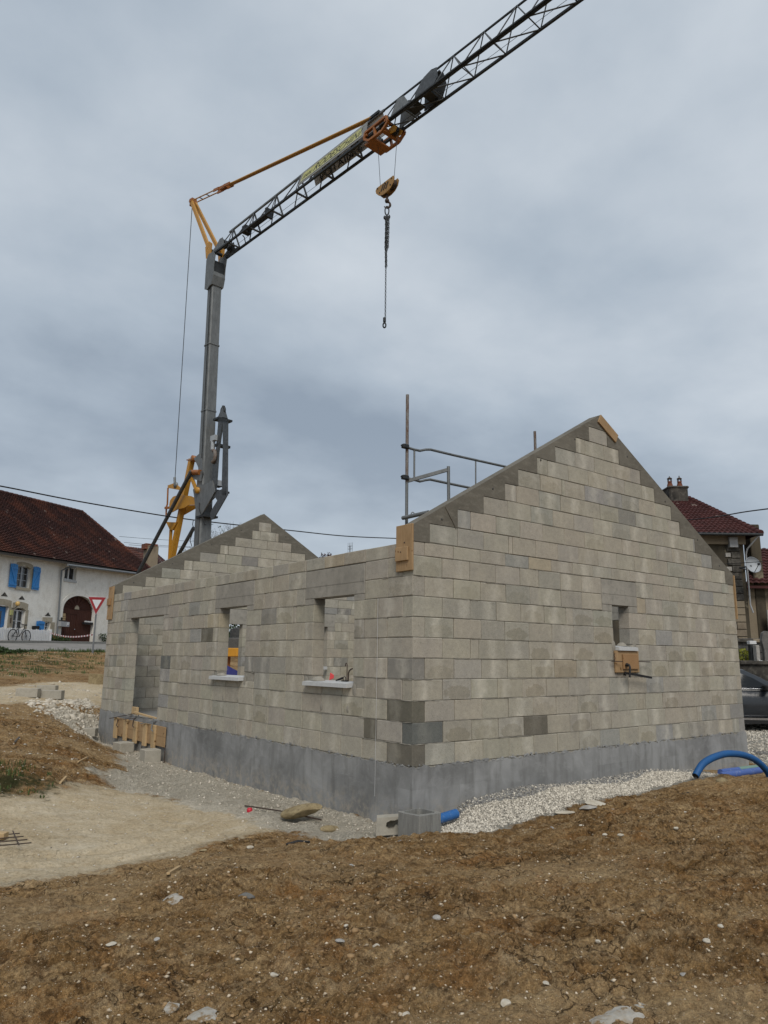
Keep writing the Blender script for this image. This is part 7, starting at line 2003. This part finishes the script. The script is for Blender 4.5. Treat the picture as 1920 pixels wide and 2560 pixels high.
def leaf_cloud(m, c, rx, ry, rz_, n, s):
    for i in range(n):
        while True:
            d = RNG.uniform(-1, 1, 3); q = (d*d).sum()
            if .15 < q < 1: break
        p = Vector((c[0]+d[0]*rx, c[1]+d[1]*ry, c[2]+d[2]*rz_))
        a = Vector(RNG.normal(size=3)).normalized(); b = a.cross(Vector(RNG.normal(size=3))).normalized(); k_ = s*RNG.uniform(.6, 1.4)
        m.add([p-a*k_, p+b*k_*.5, p+a*k_, p-b*k_*.5], [(0,1,2,3)])
def bush(name, label, c, rx, ry, rz_, n, s, mat, clumps=7, cat='bush'):
    t_ = thing(name, label, cat, c); m = MB()
    for i in range(clumps):
        d = RNG.normal(size=3)*.45; leaf_cloud(m, (c[0]+d[0]*rx, c[1]+d[1]*ry, c[2]+rz_*.8+d[2]*rz_*.6), rx*.55, ry*.55, rz_*.5, n//clumps, s)
    m.build('foliage', MATS[mat], t_, recalc=False)
    m = MB()
    for i in range(5): m.tube([c, (c[0]+RNG.normal()*rx*.4, c[1]+RNG.normal()*ry*.4, c[2]+rz_*1.0)], [.03, .01], 5)
    m.build('stems', MATS['bark'], t_)
    return t_
fbv = fp(3.5, 1.95, .7)
fb_ = bush('flower_bush', 'low flowering bush under the small farmhouse window', tuple(fbv), .75, .5, .32, 900, .055, 'dark_leaf', 9)
m = MB(); leaf_cloud(m, tuple(fbv+Vector((0,0,.40))), .75, .5, .22, 60, .035); m.build('flowers', MATS['flower_red'], fb_, recalc=False)
bush('wall_bush', 'dark bush at the foot of the farmhouse, right of the barn door', tuple(fp(9.9, 1.95, .5)), .7, .4, .45, 800, .06, 'dark_leaf', 8)
bush('wall_bush', 'small green plant at the foot of the downpipe', tuple(fp(4.95, 1.95, .4)), .28, .25, .3, 260, .05, 'dark_leaf', 5)
q_ = ro(1860, 1650, 24.6); bush('yellow_bush', 'yellow-green shrub between the terrace wall and the graves', (q_.x, q_.y, zt-.25), .42, .35, .42, 900, .035, 'yellow_leaf', 9)
q_ = at_D(-8, 1625, 36); bush('road_hedge', 'dark green weeds at the left edge above the field', (q_.x, q_.y, gz(q_.x, q_.y)), 1.0, .6, .14, 700, .06, 'dark_leaf', 9)

def bare_tree(name, label, base, top, spread, mat_leaf, nleaf, ls):
    t_ = thing(name, label, 'tree', base); b = V3(base); tz_ = top - b.z
    m = MB(); m.tube([b, b+Vector((.1,.1,tz_*.3)), b+Vector((0,.15,tz_*.5))], [.22,.16,.12], 8); m.build('trunk', MATS['bark'], t_)
    m = MB(); lf_ = MB()
    def grow(p, d, L_, r, k_):
        e_ = p + d*L_; m.tube([p, (p+e_)/2+Vector(RNG.normal(size=3))*L_*.05, e_], [r, r*.8, r*.6], 4 if k_ > 1 else 6)
        if k_ >= 4:
            if nleaf and RNG.random() < nleaf: leaf_cloud(lf_, tuple(e_), .25, .25, .25, 7, ls)
            return
        for i in range(3):
            nd = (d + Vector(RNG.normal(size=3))*.50 + Vector((0,0,.12))).normalized(); grow(e_, nd, L_*.72, r*.6, k_+1)
    for i in range(6):
        a = 2*math.pi*i/6+RNG.random(); grow(b+Vector((0,.1,tz_*(.38+.02*i))), Vector((math.cos(a)*spread, math.sin(a)*spread, 1)).normalized(), tz_*.24, .09, 0)
    m.build('branches', MATS['bark'], t_)
    if lf_.v: lf_.build('crown', MATS[mat_leaf], t_, recalc=False)
a = at_D(575, 1312, 80); bare_tree('bare_tree', 'leafless tree peeping over the far gable beside the crane mast', (a.x, a.y, 1.5), a.z-1.2, .45, 'dark_leaf', .05, .08)
a = at_D(806, 1392, 60); bare_tree('purple_tree', 'dark purple-leaved tree top between the far gable and the long wall', (a.x, a.y, 1.0), a.z-1.0, .22, 'purple_leaf', .5, .10)
a = at_D(1900, 1500, 62)
# far wooded skyline behind the village
far_ = MB()
for i in range(34):
    an_ = yaw0 + (.75-.03*i*1.2); r__ = 260 + 30*math.sin(i*2.1); c = (CAM.x+r__*math.cos(an_), CAM.y+r__*math.sin(an_), 5.0)
    leaf_cloud(far_, c, 9, 9, 5+2*math.sin(i*1.3), 260, .9)
tag(far_.build('far_wood', MATS['dark_leaf'], recalc=False), 'distant line of dark trees on the horizon behind the village', 'trees', kind='stuff')
hd = MB(); c = at_y(520+600*.1085, 1480+840*.1085, 40)
for i in range(10): leaf_cloud(hd, (c.x-3+i*.9, c.y, c.z), .8, .6, .9, 160, .12)
tag(hd.build('dark_hedge', MATS['dark_leaf'], recalc=False), 'dark hedge across the road, seen through the middle window', 'hedge')
